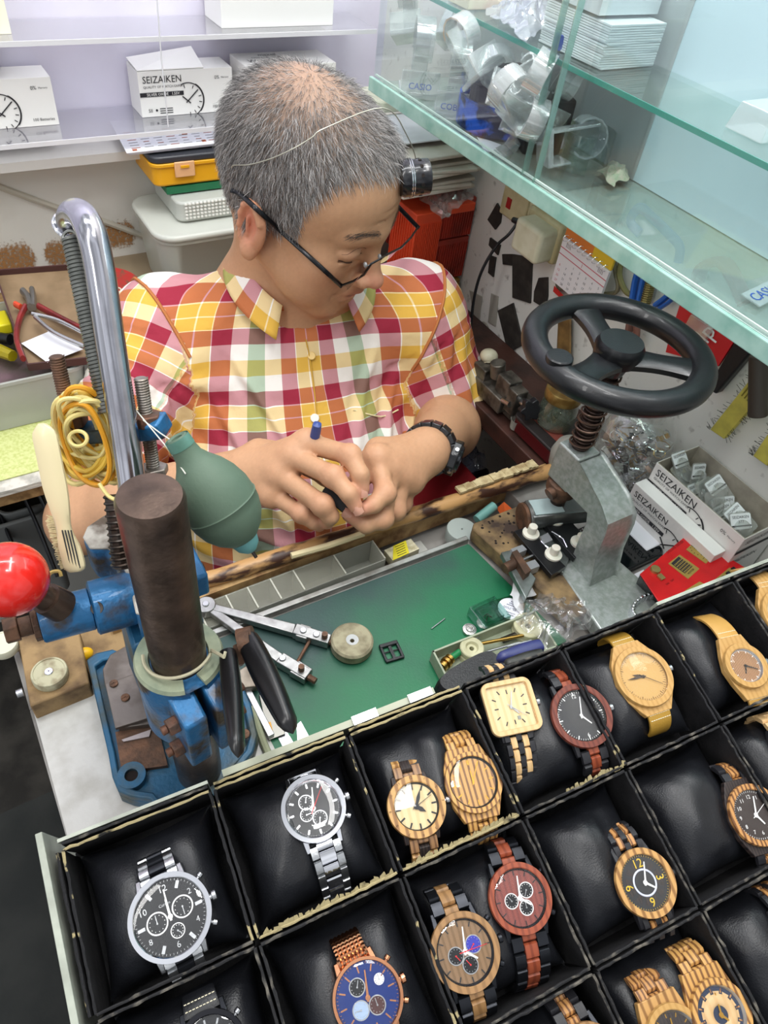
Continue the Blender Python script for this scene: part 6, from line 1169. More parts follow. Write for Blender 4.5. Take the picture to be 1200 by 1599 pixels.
b = MB(); b.prism([(p.x, p.y) for p in (atz(x, y, .826) for x, y in ((33, 536), (82, 515), (130, 545), (74, 566)))], .8255, .826); o = b.build('paper_sheet', m_pap, smooth=0); tag(o, 'small white card lying in the brown tray', 'card')
zt = .833
def pl(label, parts, mats_): 
    t = thing('pliers', label, 'pliers', atz(60, 500, .82))
    for nm, pts, r, mi in parts: b = MB(); b.tube(spl([atz(x, y, z) for x, y, z in pts], 5), r, 10, flat=(1, .7)); b.build(nm, mats_[mi], t)
m_rg2 = mat('dark red grip', '8a2a28', .35, col2='5a1e20', ns=30); m_mt = mat('tool steel', '8f8d89', .35, .8)
pl('red-handled cutting pliers lying open in the brown tray', [('handle', [(40, 478, .838), (30, 500, .834), (26, 530, .832), (36, 560, .830)], .0045, 0), ('handle', [(60, 478, .838), (85, 492, .836), (110, 505, .835), (140, 520, .834)], .0048, 0), ('jaw', [(48, 480, .838), (44, 465, .838), (36, 455, .838)], .0058, 1), ('jaw', [(52, 480, .838), (52, 464, .838), (50, 452, .838)], .0050, 1), ('spring_tip', [(24, 475, .838), (33, 480, .838)], .0045, 2)], [m_rg2, m_mt, mat('orange red tip', 'cf4a2c', .4)])
pl('long bright steel tweezer pliers beside the red-handled pliers', [('handle', [(50, 490, .842), (90, 500, .840), (133, 522, .838)], .0028, 0), ('handle', [(55, 495, .840), (85, 520, .838), (133, 542, .836)], .0036, 0)], [mat('bright tool steel', 'bdbdbd', .25, .9)])
b = MB(); b.box((0, 0, 0), (.02, .035, .014), 0, M_(at(2, 504, .92))); tag(b.build('yellow_block', mat('yellow plastic', 'e6d81f', .4), bevel=.002), 'bright yellow plastic piece at the left edge above the tub', 'block')
b = MB(); b.cyl(at(-20, 540, .9), at(20, 556, .885), .009, .007, n=8); tag(b.build('screwdriver_grip', clear('yellow acrylic', 'd8d23a', .15, .1, .8, body=.5, bodycol='c9b81e')), 'translucent yellow-green screwdriver grip at the left edge', 'screwdriver')
b = MB(); b.cyl(at(-20, 525, .91), at(16, 530, .905), .007, n=12); tag(b.build('dark_screwdriver', BLK()), 'dark screwdriver grip between the yellow pieces at the left edge', 'screwdriver')
t = thing('red_tin', 'round red patterned tin behind the chrome lever', 'tin', (.178, .945, .76)); Mj = M_((.178, .950, 0))
m_rt = mat('red patterned tin', 'a8302c', .4, col2='7a4a3a', ns=130, nd=5, lo=.5, hi=.62)
b = MB(); b.lathe([(.048, .762), (.048, .800)], 48, 0, Mj); b.build('tin_body', m_rt, t, smooth=40); b = MB(); b.lathe([(.0495, .792), (.050, .793), (.050, .803), (.048, .805), (.044, .804), (.0001, .804)], 48, 0, Mj, capB=False); b.build('tin_lid', m_rt, t, smooth=40)
b = MB(); b.torus(.006, .0012, frame(atz(182, 453, .8055), (0, 0, 1)), 20, 6); b.build('ring_motif', mat('cream enamel', 'd8ccb8', .5), t)
b = MB(); b.box((.17, .94, .7525), (.13, .15, .017)); tag(b.build('low_box', mat('grey box card', 'a9a59b', .7)), 'low grey box under the round red tin', 'box')
# crates under the plank
m_gc = mat('grey plastic', '8d908e', .5); 
for i, (x, y, d, s, lb) in enumerate(((70, 800, .98, (.10, .10, .12), 'grey plastic crate under the plank nearest his elbow'), (10, 840, .98, (.12, .12, .16), 'grey plastic crate at the left edge under the plank'))):
    c = at(x, y, d); b = MB(); tubw(b, c.x-s[0]/2, c.x+s[0]/2, c.y-s[1]/2, c.y+s[1]/2, c.z-s[2]/2, c.z+s[2]/2, .015); tag(b.build('plastic_crate', m_gc, smooth=50), lb, 'crate')
for i, P in enumerate((((-5, 790), (20, 850), (60, 930)), ((30, 760), (58, 820), (90, 900)), ((10, 880), (40, 900), (80, 960)), ((60, 770), (75, 800), (100, 840)))):
    b = MB(); b.tube(spl([at(x, y, .90-.01*i) for x, y in P]), .005, 8, flat=(1.6, .5)); tag(b.build('black_strap', BLK()), 'black strap among the clutter under the plank, '+('leftmost', 'second from the left', 'lowest', 'nearest the toothbrush')[i], 'strap', 'black straps under the plank')
# straw bits
b = MB(); b.tube(spl([at(x, y, .46) for x, y in ((74, 918), (78, 896), (92, 892), (96, 900))]), .0012, 5); tag(b.build('straw_scrap', mat('straw', 'b99c5a', .8)), 'curled scrap of straw by the red ball', 'scrap')
# shelf with cartons on the back wall
m_acr = clear('acrylic shelf', 'eeeef2', .10, .05, .8, body=.10, bodycol='d8d8dc'); m_acre = mat('acrylic edge', 'd8d8dc', .25)
t = thing('acrylic_shelf', 'clear acrylic two-tier shelf mounted on the lavender wall', 'shelf', (.2, 1.07, .968))
b = MB(); b.box((.20, 1.067, .9665), (.86, .10, .005)); b.build('lower_board', m_acr, t, smooth=0); b = MB(); b.box((.20, 1.017, .9665), (.86, .0016, .0054)); b.build('lower_edge', m_acre, t, smooth=0)
b = MB(); b.box((.20, 1.073, 1.0715), (.86, .086, .005)); b.build('upper_board', m_acr, t, smooth=0); b = MB(); b.box((.20, 1.030, 1.0715), (.86, .0016, .0054)); b.build('upper_edge', m_acre, t, smooth=0)
b = MB(); b.tube([aty(243, -30, 1.02), aty(252, 90, 1.02), aty(263, 198, 1.018)], .0009, 5); b.build('front_seam', m_acre, t)
def wall_carton(label, x0, x1, full=True, clock=True, flap=False, z0=.9695, h=.055, y0=1.068, d=.045):
    t, body = carton('battery_carton', label, x0, x1, y0, y0+d, z0, z0+h); print_face(body, face((x0, y0-.0004, z0), (1, 0, 0), (0, 0, 1)), x1-x0, h, full, clock)
    if flap: b = MB(); b.hexa([V((x0, y0, z0+h+.001)), V((x1-.04, y0, z0+h+.001)), V((x1-.04, y0+d, z0+h+.014)), V((x0, y0+d, z0+h+.004))], [V((x0, y0, z0+h+.002)), V((x1-.04, y0, z0+h+.002)), V((x1-.04, y0+d, z0+h+.015)), V((x0, y0+d, z0+h+.005))]); b.build('open_flap', m_ctn, t, smooth=0)
wall_carton('white silver oxide battery carton with open flap on the acrylic shelf left of his head', .293, .424, flap=True)
wall_carton('white battery carton at the left end of the acrylic shelf', .053, .184)
t, body = carton('battery_carton', 'white watch battery carton on the acrylic shelf directly behind his head', .437, .575, 1.045, 1.105, .9695, 1.03)
b = MB(); b.text('Watch Battery', .013, face((.437, 1.045, 1.0306), (1, 0, 0), (0, 1, 0)) @ Matrix.Translation((.05, .022, 0)), 0, ex=.0002); b.text('maxell', .011, face((.437, 1.045, 1.0306), (1, 0, 0), (0, 1, 0)) @ Matrix.Translation((.05, .045, 0)), 0, ex=.0002); b.text('NOT FOR RETAIL', .006, face((.437, 1.045, 1.0306), (1, 0, 0), (0, 1, 0)) @ Matrix.Translation((.045, .034, 0)), 0, ex=.0002); b.sub('printing', m_ink, body, smooth=0)
b = MB(); b.box((.49, 1.085, 1.11), (.165, .06, .072)); tag(b.build('white_box', mat('plain white box', 'ebebe8', .5), smooth=0, bevel=.0008), 'plain white box on the upper acrylic tier above his head', 'box')
b = MB(); b.box((.09, 1.085, 1.115), (.12, .055, .082)); tag(b.build('cream_box', mat('plain cream box', 'f2eed8', .5), smooth=0, bevel=.0008), 'plain cream box on the upper tier at the top left corner', 'box')
b = MB(); b.cyl(at(372, 92, 1.30), at(388, 68, 1.31), .007, n=10); tag(b.build('small_bulb', STEEL()), 'small silvery bit lying on the carton behind his head', 'part')
# price sheets, yellow case and stacked boxes under the shelf
t = thing('price_lists', 'stack of white printed price lists sticking out over the yellow case', 'paper', (.32, 1.04, .945))
P = [atz(x, y, .950) for x, y in ((198, 239), (352, 222), (356, 190), (170, 186))]
for k in range(4):
    b = MB(); o = V((.0015*k, .001*k, -.0012*k)); b.hexa([p+o-V((0, 0, .0008)) for p in P], [p+o for p in P]); q = b.build('sheet', m_pap, t, smooth=0)
    if k == 0:
        FPp = face(P[0], P[1]-P[0], P[3]-P[0]); b = MB(); m_or2 = mat('rust red ink', 'a85a38', .6)
        for c in range(7):
            for r in range(7): b.box((.015+.018*c, .012+.009*r, 0), (.008+.004*((c*r) % 3 == 0), .0012, .0002), (c+r) % 3 == 0, FPp)
        b.box((.012, .006, 0), (.006, .005, .0002), 1, FPp); b.box((.11, .012, 0), (.006, .006, .0002), 1, FPp); b.box((.09, .045, 0), (.008, .01, .0002), 1, FPp); b.sub('print_lines', [mat('grey ink', '9a9a9e', .6), m_or2], q, smooth=0)
t = thing('yellow_case', 'yellow plastic tool case with black lid under the price lists', 'case', (.345, 1.05, .90))
b = MB(); b.prism([(p[0]+.345, p[1]+1.048) for p in rrect(.13, .095, .012)], .903, .932); b.build('case_body', mat('golden yellow plastic', 'e2a41c', .35), t, bevel=.003)
b = MB(); b.prism([(p[0]+.345, p[1]+1.048) for p in rrect(.136, .100, .014)], .929, .934); b.build('rim', mat('golden yellow plastic', 'e', .4) if False else MATS['golden yellow plastic'], t, bevel=.001)
b = MB(); b.prism([(p[0]+.345, p[1]+1.048) for p in rrect(.134, .098, .013)], .934, .943); b.build('lid', mat('black grey lid', '34363c', .35), t, bevel=.002)
b = MB(); b.box((.322, .9965, .926), (.028, .003, .020)); b.build('latch', mat('peach clear latch', 'e0ae80', .3), t, bevel=.001); b = MB(); b.box((.322, .9945, .930), (.012, .002, .003)); b.build('latch_tab', MATS['golden yellow plastic'], t)
b = MB(); b.box((.355, 1.045, .897), (.12, .09, .009)); tag(b.build('green_card_box', mat('dark green card', '1f6b46', .6)), 'thin dark green box directly under the yellow case', 'box')
t = thing('organiser_box', 'clear organiser box with rows of pearl beads under the yellow case', 'box', (.37, 1.03, .86)); b = MB(); b.prism([(p[0]+.375, p[1]+1.03) for p in rrect(.15, .11, .012)], .862, .890); b.build('box_shell', mat('cloudy clear plastic', 'cfd3cc', .3, alpha=.72), t, bevel=.003)
b = MB()
for i in range(14):
    for j in range(5): b.sphere((.312+.0055*i, .9745, .868+.0048*j), .0022, 8)
b.build('beads', mat('pearl', 'dcdcd6', .3), t, kind='stuff')
t = thing('clear_food_tub', 'large cloudy plastic tub with domed lid behind his right shoulder', 'tub', (.34, 1.02, .76)); b = MB(); tubw(b, .262, .43, .945, 1.08, .762, .845, .03, .9); b.build('tub_wall', mat('cloudy clear plastic 2', 'c6cac0', .3, alpha=.75), t, smooth=50)
b = MB(); b.prism([(p[0]+.346, p[1]+1.012) for p in rrect(.176, .143, .032, 6)], .8505, .860); b.build('lid', mat('cloudy lid', 'd3d6cd', .25, alpha=.8), t, bevel=.004, seg=3)
b = MB(); b.box((.35, 1.03, .744), (.30, .16, .034)); tag(b.build('rear_shelf', mat('rear board', '8a7a62', .7)), 'low board behind his back carrying the plastic tubs', 'shelf')
b = MB(); b.tube(spl([aty(x, y, WY-.022) for x, y in ((-60, 268), (0, 292), (100, 328), (160, 345), (235, 373))]), .0045, 8); tag(b.build('wall_cable', mat('painted cable', 'b9b4a6', .6)), 'old painted cable running down across the lower back wall', 'cable')
b = MB(); b.tube([aty(x, y, WY-.05) for x, y in ((222, 330), (240, 360), (262, 405))], .009, 6, flat=(1, .3)); tag(b.build('dry_leaf_strip', mat('dry olive leaf', '8d8a68', .8, col2='6d6a4c', ns=60)), 'dry olive leaf strip left of the cloudy tub', 'leaf')
# under-bench clutter right of the man
b = MB(); b.box((.505, .56, .55), (.12, .11, .19)); tag(b.build('red_stool', mat('dark red plastic', '8e1f26', .45), bevel=.006), 'dark red plastic seat box visible below his wrist watch', 'seat')
crumple('plastic_bag', 'crumpled bluish plastic bag below his left elbow', [(700, 720), (730, 690), (765, 740), (735, 775)], .60, .05, clear('bluish film', 'cfd6ea', .15, .12, .9, power=1.3, body=.2, bodycol='9aa3c0'), 13)
b = MB(); b.tube(spl([at(x, y, d) for x, y, d in ((800, 760, 1.0), (812, 742, .98), (830, 732, .96), (850, 738, .93), (862, 745, .92))]), .0022, 8); tag(b.build('black_cable', BLK()), 'black cable curving up at the side shelf corner', 'cable')
b = MB(); b.tube([at(735, 745, 1.1), at(758, 738, 1.08), at(765, 760, 1.07), at(748, 775, 1.08)], .007, 8); b.tube([at(725, 755, 1.09), at(760, 775, 1.06)], .006, 8); tag(b.build('dark_bracket', BLK()), 'dark tangle of straps below his left elbow', 'straps')
b = MB(); b.tube([at(680, 800, 1.0), at(735, 755, 1.05)], .0028, 8); tag(b.build('grey_rod', mat('grey rod', '8d8a84', .5)), 'thin grey rod crossing in front of the dark red seat', 'rod')
# ------------------------------------------------------------------ glass display cabinet on the right wall
CX, CZ = .558, 1.046                            # front edge and floor height
YN, YF = .05, .915                           # near and far ends
m_gl = clear('pane glass', 'fafdfd', .04, .02, .55, power=3)
m_glf = clear('cabinet floor glass', 'eef6f3', .08, .05, .5, power=3, body=.22, bodycol='c3d6cf')
m_gled = mat('green glass edge', '9fc5b8', .25, col2='86b3a5', ns=40, coat=.4); m_gled2 = mat('deep green glass edge', '3f9484', .2, coat=.5); m_cback = mat('frosted white back', 'b9ced5', .5)
t = thing('glass_cabinet', 'wall-mounted glass display cabinet with green-edged shelves at the upper right', 'cabinet', (.63, .48, CZ))
b = MB(); b.box(((CX+WX)/2, (YN+YF)/2, CZ-.004), (WX-CX-.002, YF-YN, .006)); b.build('floor_pane', m_glf, t, smooth=0)
b = MB(); b.box((CX-.0015, (YN+YF)/2, CZ-.002), (.005, YF-YN, .017)); b.build('front_rail', m_gled, t, smooth=0, bevel=.001)
b = MB(); b.box((CX+.0065, (YN+YF)/2, CZ+.0075), (.002, YF-YN, .002)); b.box((CX+.0115, (YN+YF)/2, CZ+.0005), (.0012, YF-YN, .0015)); b.build('sliding_track', mat('pale track', 'c9d8d0', .3), t, smooth=0)
q0, q1 = atx(860, 90, CX+.0305), atx(1200, 261, CX+.0305)
ZS = (q0.z+q1.z)/2
b = MB(); b.box(((CX+.031+WX-.005)/2, (YN+YF)/2, ZS), (WX-.005-CX-.031, YF-YN, .0045)); sh = b.build('shelf_pane', clear('shelf glass', 'f3faf8', .06, .02, .45, power=3, body=.06, bodycol='c7dad3'), t, smooth=0)
b = MB(); b.box((CX+.0302, (YN+YF)/2, ZS), (.0015, YF-YN, .0048)); b.sub('shelf_edge', m_gled2, sh, smooth=0)
b = MB(); b.box((WX-.004, (YN+.557)/2, CZ+.21), (.003, .557-YN, .42)); b.build('back_panel', m_cback, t, smooth=0)
b = MB(); b.box((WX-.005, (.557+YF)/2, CZ+.21), (.003, YF-.557, .42)); b.build('rear_pane', clear('rear glass', 'f6f9f8', .06, .05, .4, body=.5, bodycol='dde1df'), t, smooth=0)
b = MB(); b.box(((CX+WX)/2+.01, .558, CZ+.205), (WX-CX-.03, .004, .41)); b.build('divider_pane', m_gl, t, smooth=0)
yd = atz(845, 290, CZ).y
b = MB(); b.box((CX+.005, (yd+YF)/2, CZ+.21), (.003, YF-yd, .41)); b.build('sliding_door', m_gl, t, smooth=0)
b = MB(); b.box((CX+.010, (YN+yd+.02)/2, CZ+.21), (.003, yd+.02-YN, .41)); b.build('sliding_door', m_gl, t, smooth=0)
for y in (yd, yd+.02): b = MB(); b.box((CX+.0075, y, CZ+.21), (.008, .0012, .41)); b.build('door_edge', clear('door edge', 'cfe6dc', .3, .1, .9, body=.2, bodycol='a6cbbd'), t, smooth=0)
b = MB(); b.box((.63, YF, CZ+.21), (.135, .003, .42)); b.build('end_pane', m_gl, t, smooth=0)
b = MB(); b.box((.63, YN, CZ+.21), (.135, .003, .42)); b.build('end_pane', m_gl, t, smooth=0)
# things inside
rng = random.Random(8)
m_sta = clear('stand acrylic', 'f6f9f8', .12, .04, .95, power=1.6, body=.22, bodycol='eef2f1'); m_bp = mat('blue print', '2a54b0', .5)
def stand(label, x, y, z, rz, tx=None, tilt=0, s=1.0, grp='acrylic watch stands'):
    t = thing('watch_stand', label, 'stand', M_((x, y, z)) @ Matrix.Rotation(rz, 4, 'Z') @ Matrix.Rotation(tilt, 4, 'X') @ Matrix.Rotation(tilt*.6, 4, 'Y') @ Matrix.Scale(s, 4), grp)
    b = MB(); b.box((0, 0, .003), (.042, .040, .006)); b.box((0, -.018, .015), (.042, .003, .024)); bs = b.build('stand_base', m_sta, t, world=False, smooth=0, bevel=.0008)
    b = MB(); b.box((0, .014, .035), (.018, .003, .06)); b.build('stand_back', m_sta, t, world=False, smooth=0, bevel=.0006)
    b = MB(); pts = [(-.0, -.022*math.cos(a)+.002, .052+.022*math.sin(a)) for a in [math.radians(-60+q*25) for q in range(12)]]
    vs = [(x_, p[1], p[2]) for p in pts for x_ in (-.010, .010)]+[(x_, p[1]*.9, .052+(p[2]-.052)*.9) for p in pts for x_ in (-.010, .010)]; n = len(pts); fs = []
    for i in range(n-1): a = 2*i; fs += [(a, a+2, a+3, a+1), (2*n+a, 2*n+a+1, 2*n+a+3, 2*n+a+2), (a, 2*n+a, 2*n+a+2, a+2), (a+1, a+3, 2*n+a+3, 2*n+a+1)]
    b.add(vs, fs); b.build('cuff', m_sta, t, world=False, smooth=50)
    if tx:
        b = MB(); b.text(tx, .009, Matrix.Translation((0, -.0197, .012)) @ Matrix.Rotation(PI/2, 4, 'X'), 0); o = b.build('lettering', m_bp, None, world=False, smooth=0); o.parent = bs
zc = CZ+.0005
stand('clear acrylic watch stand with blue lettering nearest the far end of the cabinet', .596, .86, zc, -.5, 'CASIO', s=1.15)
stand('clear acrylic watch stand with blue lettering beside the small black block', .600, .785, zc, -.6, 'COBRA', s=1.1)
for k, (px, py, z, tl, lb) in enumerate(((720, 120, .050, .9, 'tilted clear watch stand above the left rim of the blue patterned bowl'), (770, 150, .040, -.8, 'clear watch stand lying inside the blue patterned bowl'), (800, 125, .055, .7, 'clear watch stand topmost in the blue patterned bowl heap'), (832, 110, .045, -1.0, 'clear watch stand lying at the right side of the bowl heap'),
                                  (818, 160, .030, 1.2, 'clear watch stand hanging over the right rim of the bowl'), (858, 150, .030, .5, 'clear watch stand leaning behind the glass door edge'), (700, 40, .040, .6, 'clear watch stand behind the two lettered stands'), (640, 35, .040, -.5, 'clear watch stand at the far end near the back wall'), (850, 210, .012, 1.3, 'clear watch stand lying low beside the bowl'), (735, 90, .055, -.7, 'clear watch stand behind the bowl, touching the shelf'))):
    z += .022; p = atz(px, py+8, zc+z); stand(lb, min(max(p.x, .585), .665), p.y, zc+z*.8, rng.uniform(-1.5, 1.5), None, tl, .95)
t = thing('watch_bowl', 'blue and black blotched round bowl filled with watch stands in the cabinet', 'bowl', atz(775, 190, zc)); bw_ = atz(772, 200, zc); Mb_ = M_(V((min(max(bw_.x, .612), .64), bw_.y, zc)))
b = MB(); b.lathe([(.044, 0), (.048, .004), (.0485, .036), (.046, .036), (.0457, .004), (.0001, .003)], 56, 0, Mb_, capB=False); b.build('bowl_wall', mat('blue black blotch', '2459c4', .35, col2='0e1a44', ns=55, nd=6, lo=.42, hi=.54), t, smooth=40)
for lb, x, y, s, m in (('small upright black block beside the blue bowl', .590, .725, (.020, .018, .052), BLK()), ('black display block behind the blue bowl', .650, .735, (.05, .06, .06), BLK()), ('black watch pillow stand leaning in the bowl heap', .635, .655, (.05, .03, .06), mat('dark velvet', '17171b', .7))):
    b = MB(); b.box((0, 0, s[2]/2), s, 0, M_((x, y, zc)) @ Matrix.Rotation(rng.uniform(-.6, .6), 4, 'Z')); tag(b.build('display_block', m, bevel=.003), lb, 'stand')
b = MB(); P = [atz(x, y, zc+.0006) for x, y in ((745, 212), (800, 232), (788, 238), (757, 236))]; b.prism([(p.x, p.y) for p in P], zc, zc+.0006); tag(b.build('paper_sheet', m_pap, smooth=0), 'white paper under the blue bowl on the cabinet floor', 'paper')
for k, (px, py, rz, z) in enumerate(((803, 222, .7, .006), (790, 208, 1.2, .004), (785, 240, .4, .003))):
    c = atz(px, py, zc+z); b = MB(); b.box((0, 0, 0), (.022, .016, .009), 0, M_(c) @ Matrix.Rotation(rz, 4, 'Z') @ Matrix.Rotation(.4, 4, 'X')); tag(b.build('acrylic_block', m_sta, bevel=.0008), 'little clear acrylic block fallen before the blue bowl, '+('rightmost', 'nearest the bowl', 'lowest')[k], 'block')
# price tags with lettering
def tagcard(label, px, z, rz, tilt, tx, back, fore, w=.05, h=.022):
    c = atz(*px, z); Mk = M_(c) @ Matrix.Rotation(rz, 4, 'Z') @ Matrix.Rotation(tilt, 4, 'X') if rz > -2 else frame(c, -FW, RT*-.45-DN*.9); t = thing('brand_tag', label, 'sign', c); b = MB(); b.box((0, 0, 0), (w, h, .0012), 0, Mk); p = b.build('plate', back, t, smooth=0); b = MB(); b.text(tx, h*.75, Mk @ Matrix.Translation((0, 0, .0008)), 0); b.sub('lettering', fore, p, smooth=0)
tagcard('blue plate with pale CASIO letters leaning in the cabinet behind the sliding door', (908, 165), CZ+.035, -2.2, 1.1, 'CASIO', clear('blue clear plate', '9fb4d8', .1, .1, .6, body=.35, bodycol='5a7dc0'), m_white, .058, .024)
tagcard('clear plate with blue CASIO letters at the right edge on the cabinet floor', (1195, 458), CZ+.004, .15, .1, 'CASIO', m_sta, m_bp, .05, .02)
t = thing('acrylic_ring', 'clear acrylic C-shaped display collar on the cabinet floor', 'display', atz(903, 262, zc)); c = V(atz(905, 258, zc+.001)); c.x = min(c.x, .655)
b = MB(); vs = []; N = 40
for i in range(N+1):
    a = math.radians(-60+300*i/N)
    for r in (.031, .0295):
        for z in (.001, .040): vs.append((c.x+r*math.cos(a), c.y+r*math.sin(a), zc+z))
b.add(vs, [(i*4+j, (i+1)*4+j, (i+1)*4+k, i*4+k) for i in range(N) for j, k in ((0, 1), (1, 3), (3, 2), (2, 0))]); b.build('ring_wall', clear('ring acrylic', 'e6efe2', .12, .05, .9, power=2, body=.06, bodycol='c7d6b8'), t, smooth=40)
crumple('pebble_bag', 'small bag of pale pink and green pebbles beside the clear collar', [(935, 270), (960, 255), (990, 280), (955, 292)], zc+.004, .016, mat('pale pebbles', 'b3a898', .7, col2='8fa084', ns=220), 15)
# above the shelf
zsf = ZS+.003
t = thing('card_stack', 'stack of white cards on the cabinet shelf', 'cards', atz(1000, 90, zsf))
c = atz(985, 80, zsf); 
for k in range(18): b = MB(); b.box((0, 0, 0), (.075, .095, .0016), 0, M_(V((min(c.x+.015, .645), c.y, zsf+.001+.0021*k))) @ Matrix.Rotation(rng.uniform(-.04, .04), 4, 'Z')); b.build('card', mat('pale card', 'dde3e2', .5), t, smooth=0)
b = MB(); b.box((0, 0, 0), (.08, .08, .05), 0, M_(V((min(c.x+.015, .645), c.y+.01, zsf+.066)))); tag(b.build('pale_box', mat('pale grey box', 'c9d0d2', .5)), 'pale grey box on top of the white card stack', 'box')
b = MB(); b.box((0, 0, 0), (.05, .05, .02), 0, M_(V((min(c.x+.015, .645), c.y+.005, zsf+.102)))); tag(b.build('yellow_box', mat('soft yellow', 'e3cf5c', .5)), 'yellow box at the top of the card stack, cut off by the frame', 'box')
b = MB(); c = atz(742, 8, zsf); b.box((0, 0, .015), (.05, .04, .03), 0, M_(V((max(c.x, .615), c.y, zsf)))); tag(b.build('cream_carton', mat('cream carton', 'ded9c0', .5, col2='c9a5a0', ns=10, lo=.55, hi=.7), bevel=.001), 'cream and pink carton on the cabinet shelf at the top', 'box')
crumple('plastic_bag', 'puffy clear plastic bag on the cabinet shelf', [(755, 25), (850, -30), (890, 40), (820, 68)], zsf+.002, .035, clear('puffy film', 'eeeef4', .2, .15, .9, power=1.2, body=.28, bodycol='c5c8d6'), 17)
b = MB(); c = atz(880, 78, zsf); b.box((0, 0, .007), (.022, .014, .014), 0, M_(V((max(c.x, .60), c.y, zsf))) @ Matrix.Rotation(-.6, 4, 'Z')); tag(b.build('blue_tag', mat('royal blue', '2a4aa0', .4), bevel=.0008), 'small royal blue tag block on the shelf by the door edge', 'tag')
b = MB(); c = atz(1185, 208, zsf); b.hexa([c+V(p) for p in ((-.022, -.02, 0), (.022, -.02, 0), (.022, .02, 0), (-.022, .02, 0))], [c+V(p) for p in ((-.018, -.016, .022), (.018, -.016, .022), (.018, .016, .022), (-.018, .016, .022))]); tag(b.build('acrylic_block', m_sta, bevel=.001), 'clear slanted-edged block on the upper glass shelf near the right edge', 'block')
t = thing('dark_dome', 'dark smoky round dome object on the shelf at the right edge', 'dome', atz(1215, 150, zsf)); c = atz(1222, 160, zsf); b = MB(); b.sphere(c+V((.0, 0, .022)), .024, 28, sc=(1, 1, .95)); b.build('dome', mat('smoky dome', '4a4846', .2, coat=.5), t); b = MB(); b.lathe([(.024, 0), (.025, .012), (.021, .016)], 28, 0, M_(c)); b.build('ring', BRASS(), t)
# pieces hanging behind the lower glass
b = MB(); b.tube(spl([atx(x, y, WX-.014) for x, y in ((1000, 365), (985, 345), (1000, 325), (1025, 345), (1045, 365), (1062, 385), (1060, 410))]), .006, 10, flat=(1, .5)); tag(b.build('blue_strap', m_bh), 'curved blue plastic strap behind the cabinet floor glass', 'strap')
b = MB(); b.tube(spl([atx(x, y, WX-.014) for x, y in ((1090, 440), (1100, 415), (1130, 410), (1150, 440), (1165, 475))]), .011, 10, flat=(1, .5)); tag(b.build('red_clamp', mat('faded red', 'a8433f', .5)), 'faded red curved clamp seen through the cabinet floor glass', 'clamp')
b = MB(); pc_ = atx(945, 325, WX-.02); b.box(tuple(pc_), (.02, .045, .06)); tag(b.build('brown_pouch', mat('brown pouch', 'a07e60', .6, col2='84624a', ns=30), bevel=.004), 'brown pouch seen through the cabinet floor glass', 'pouch')
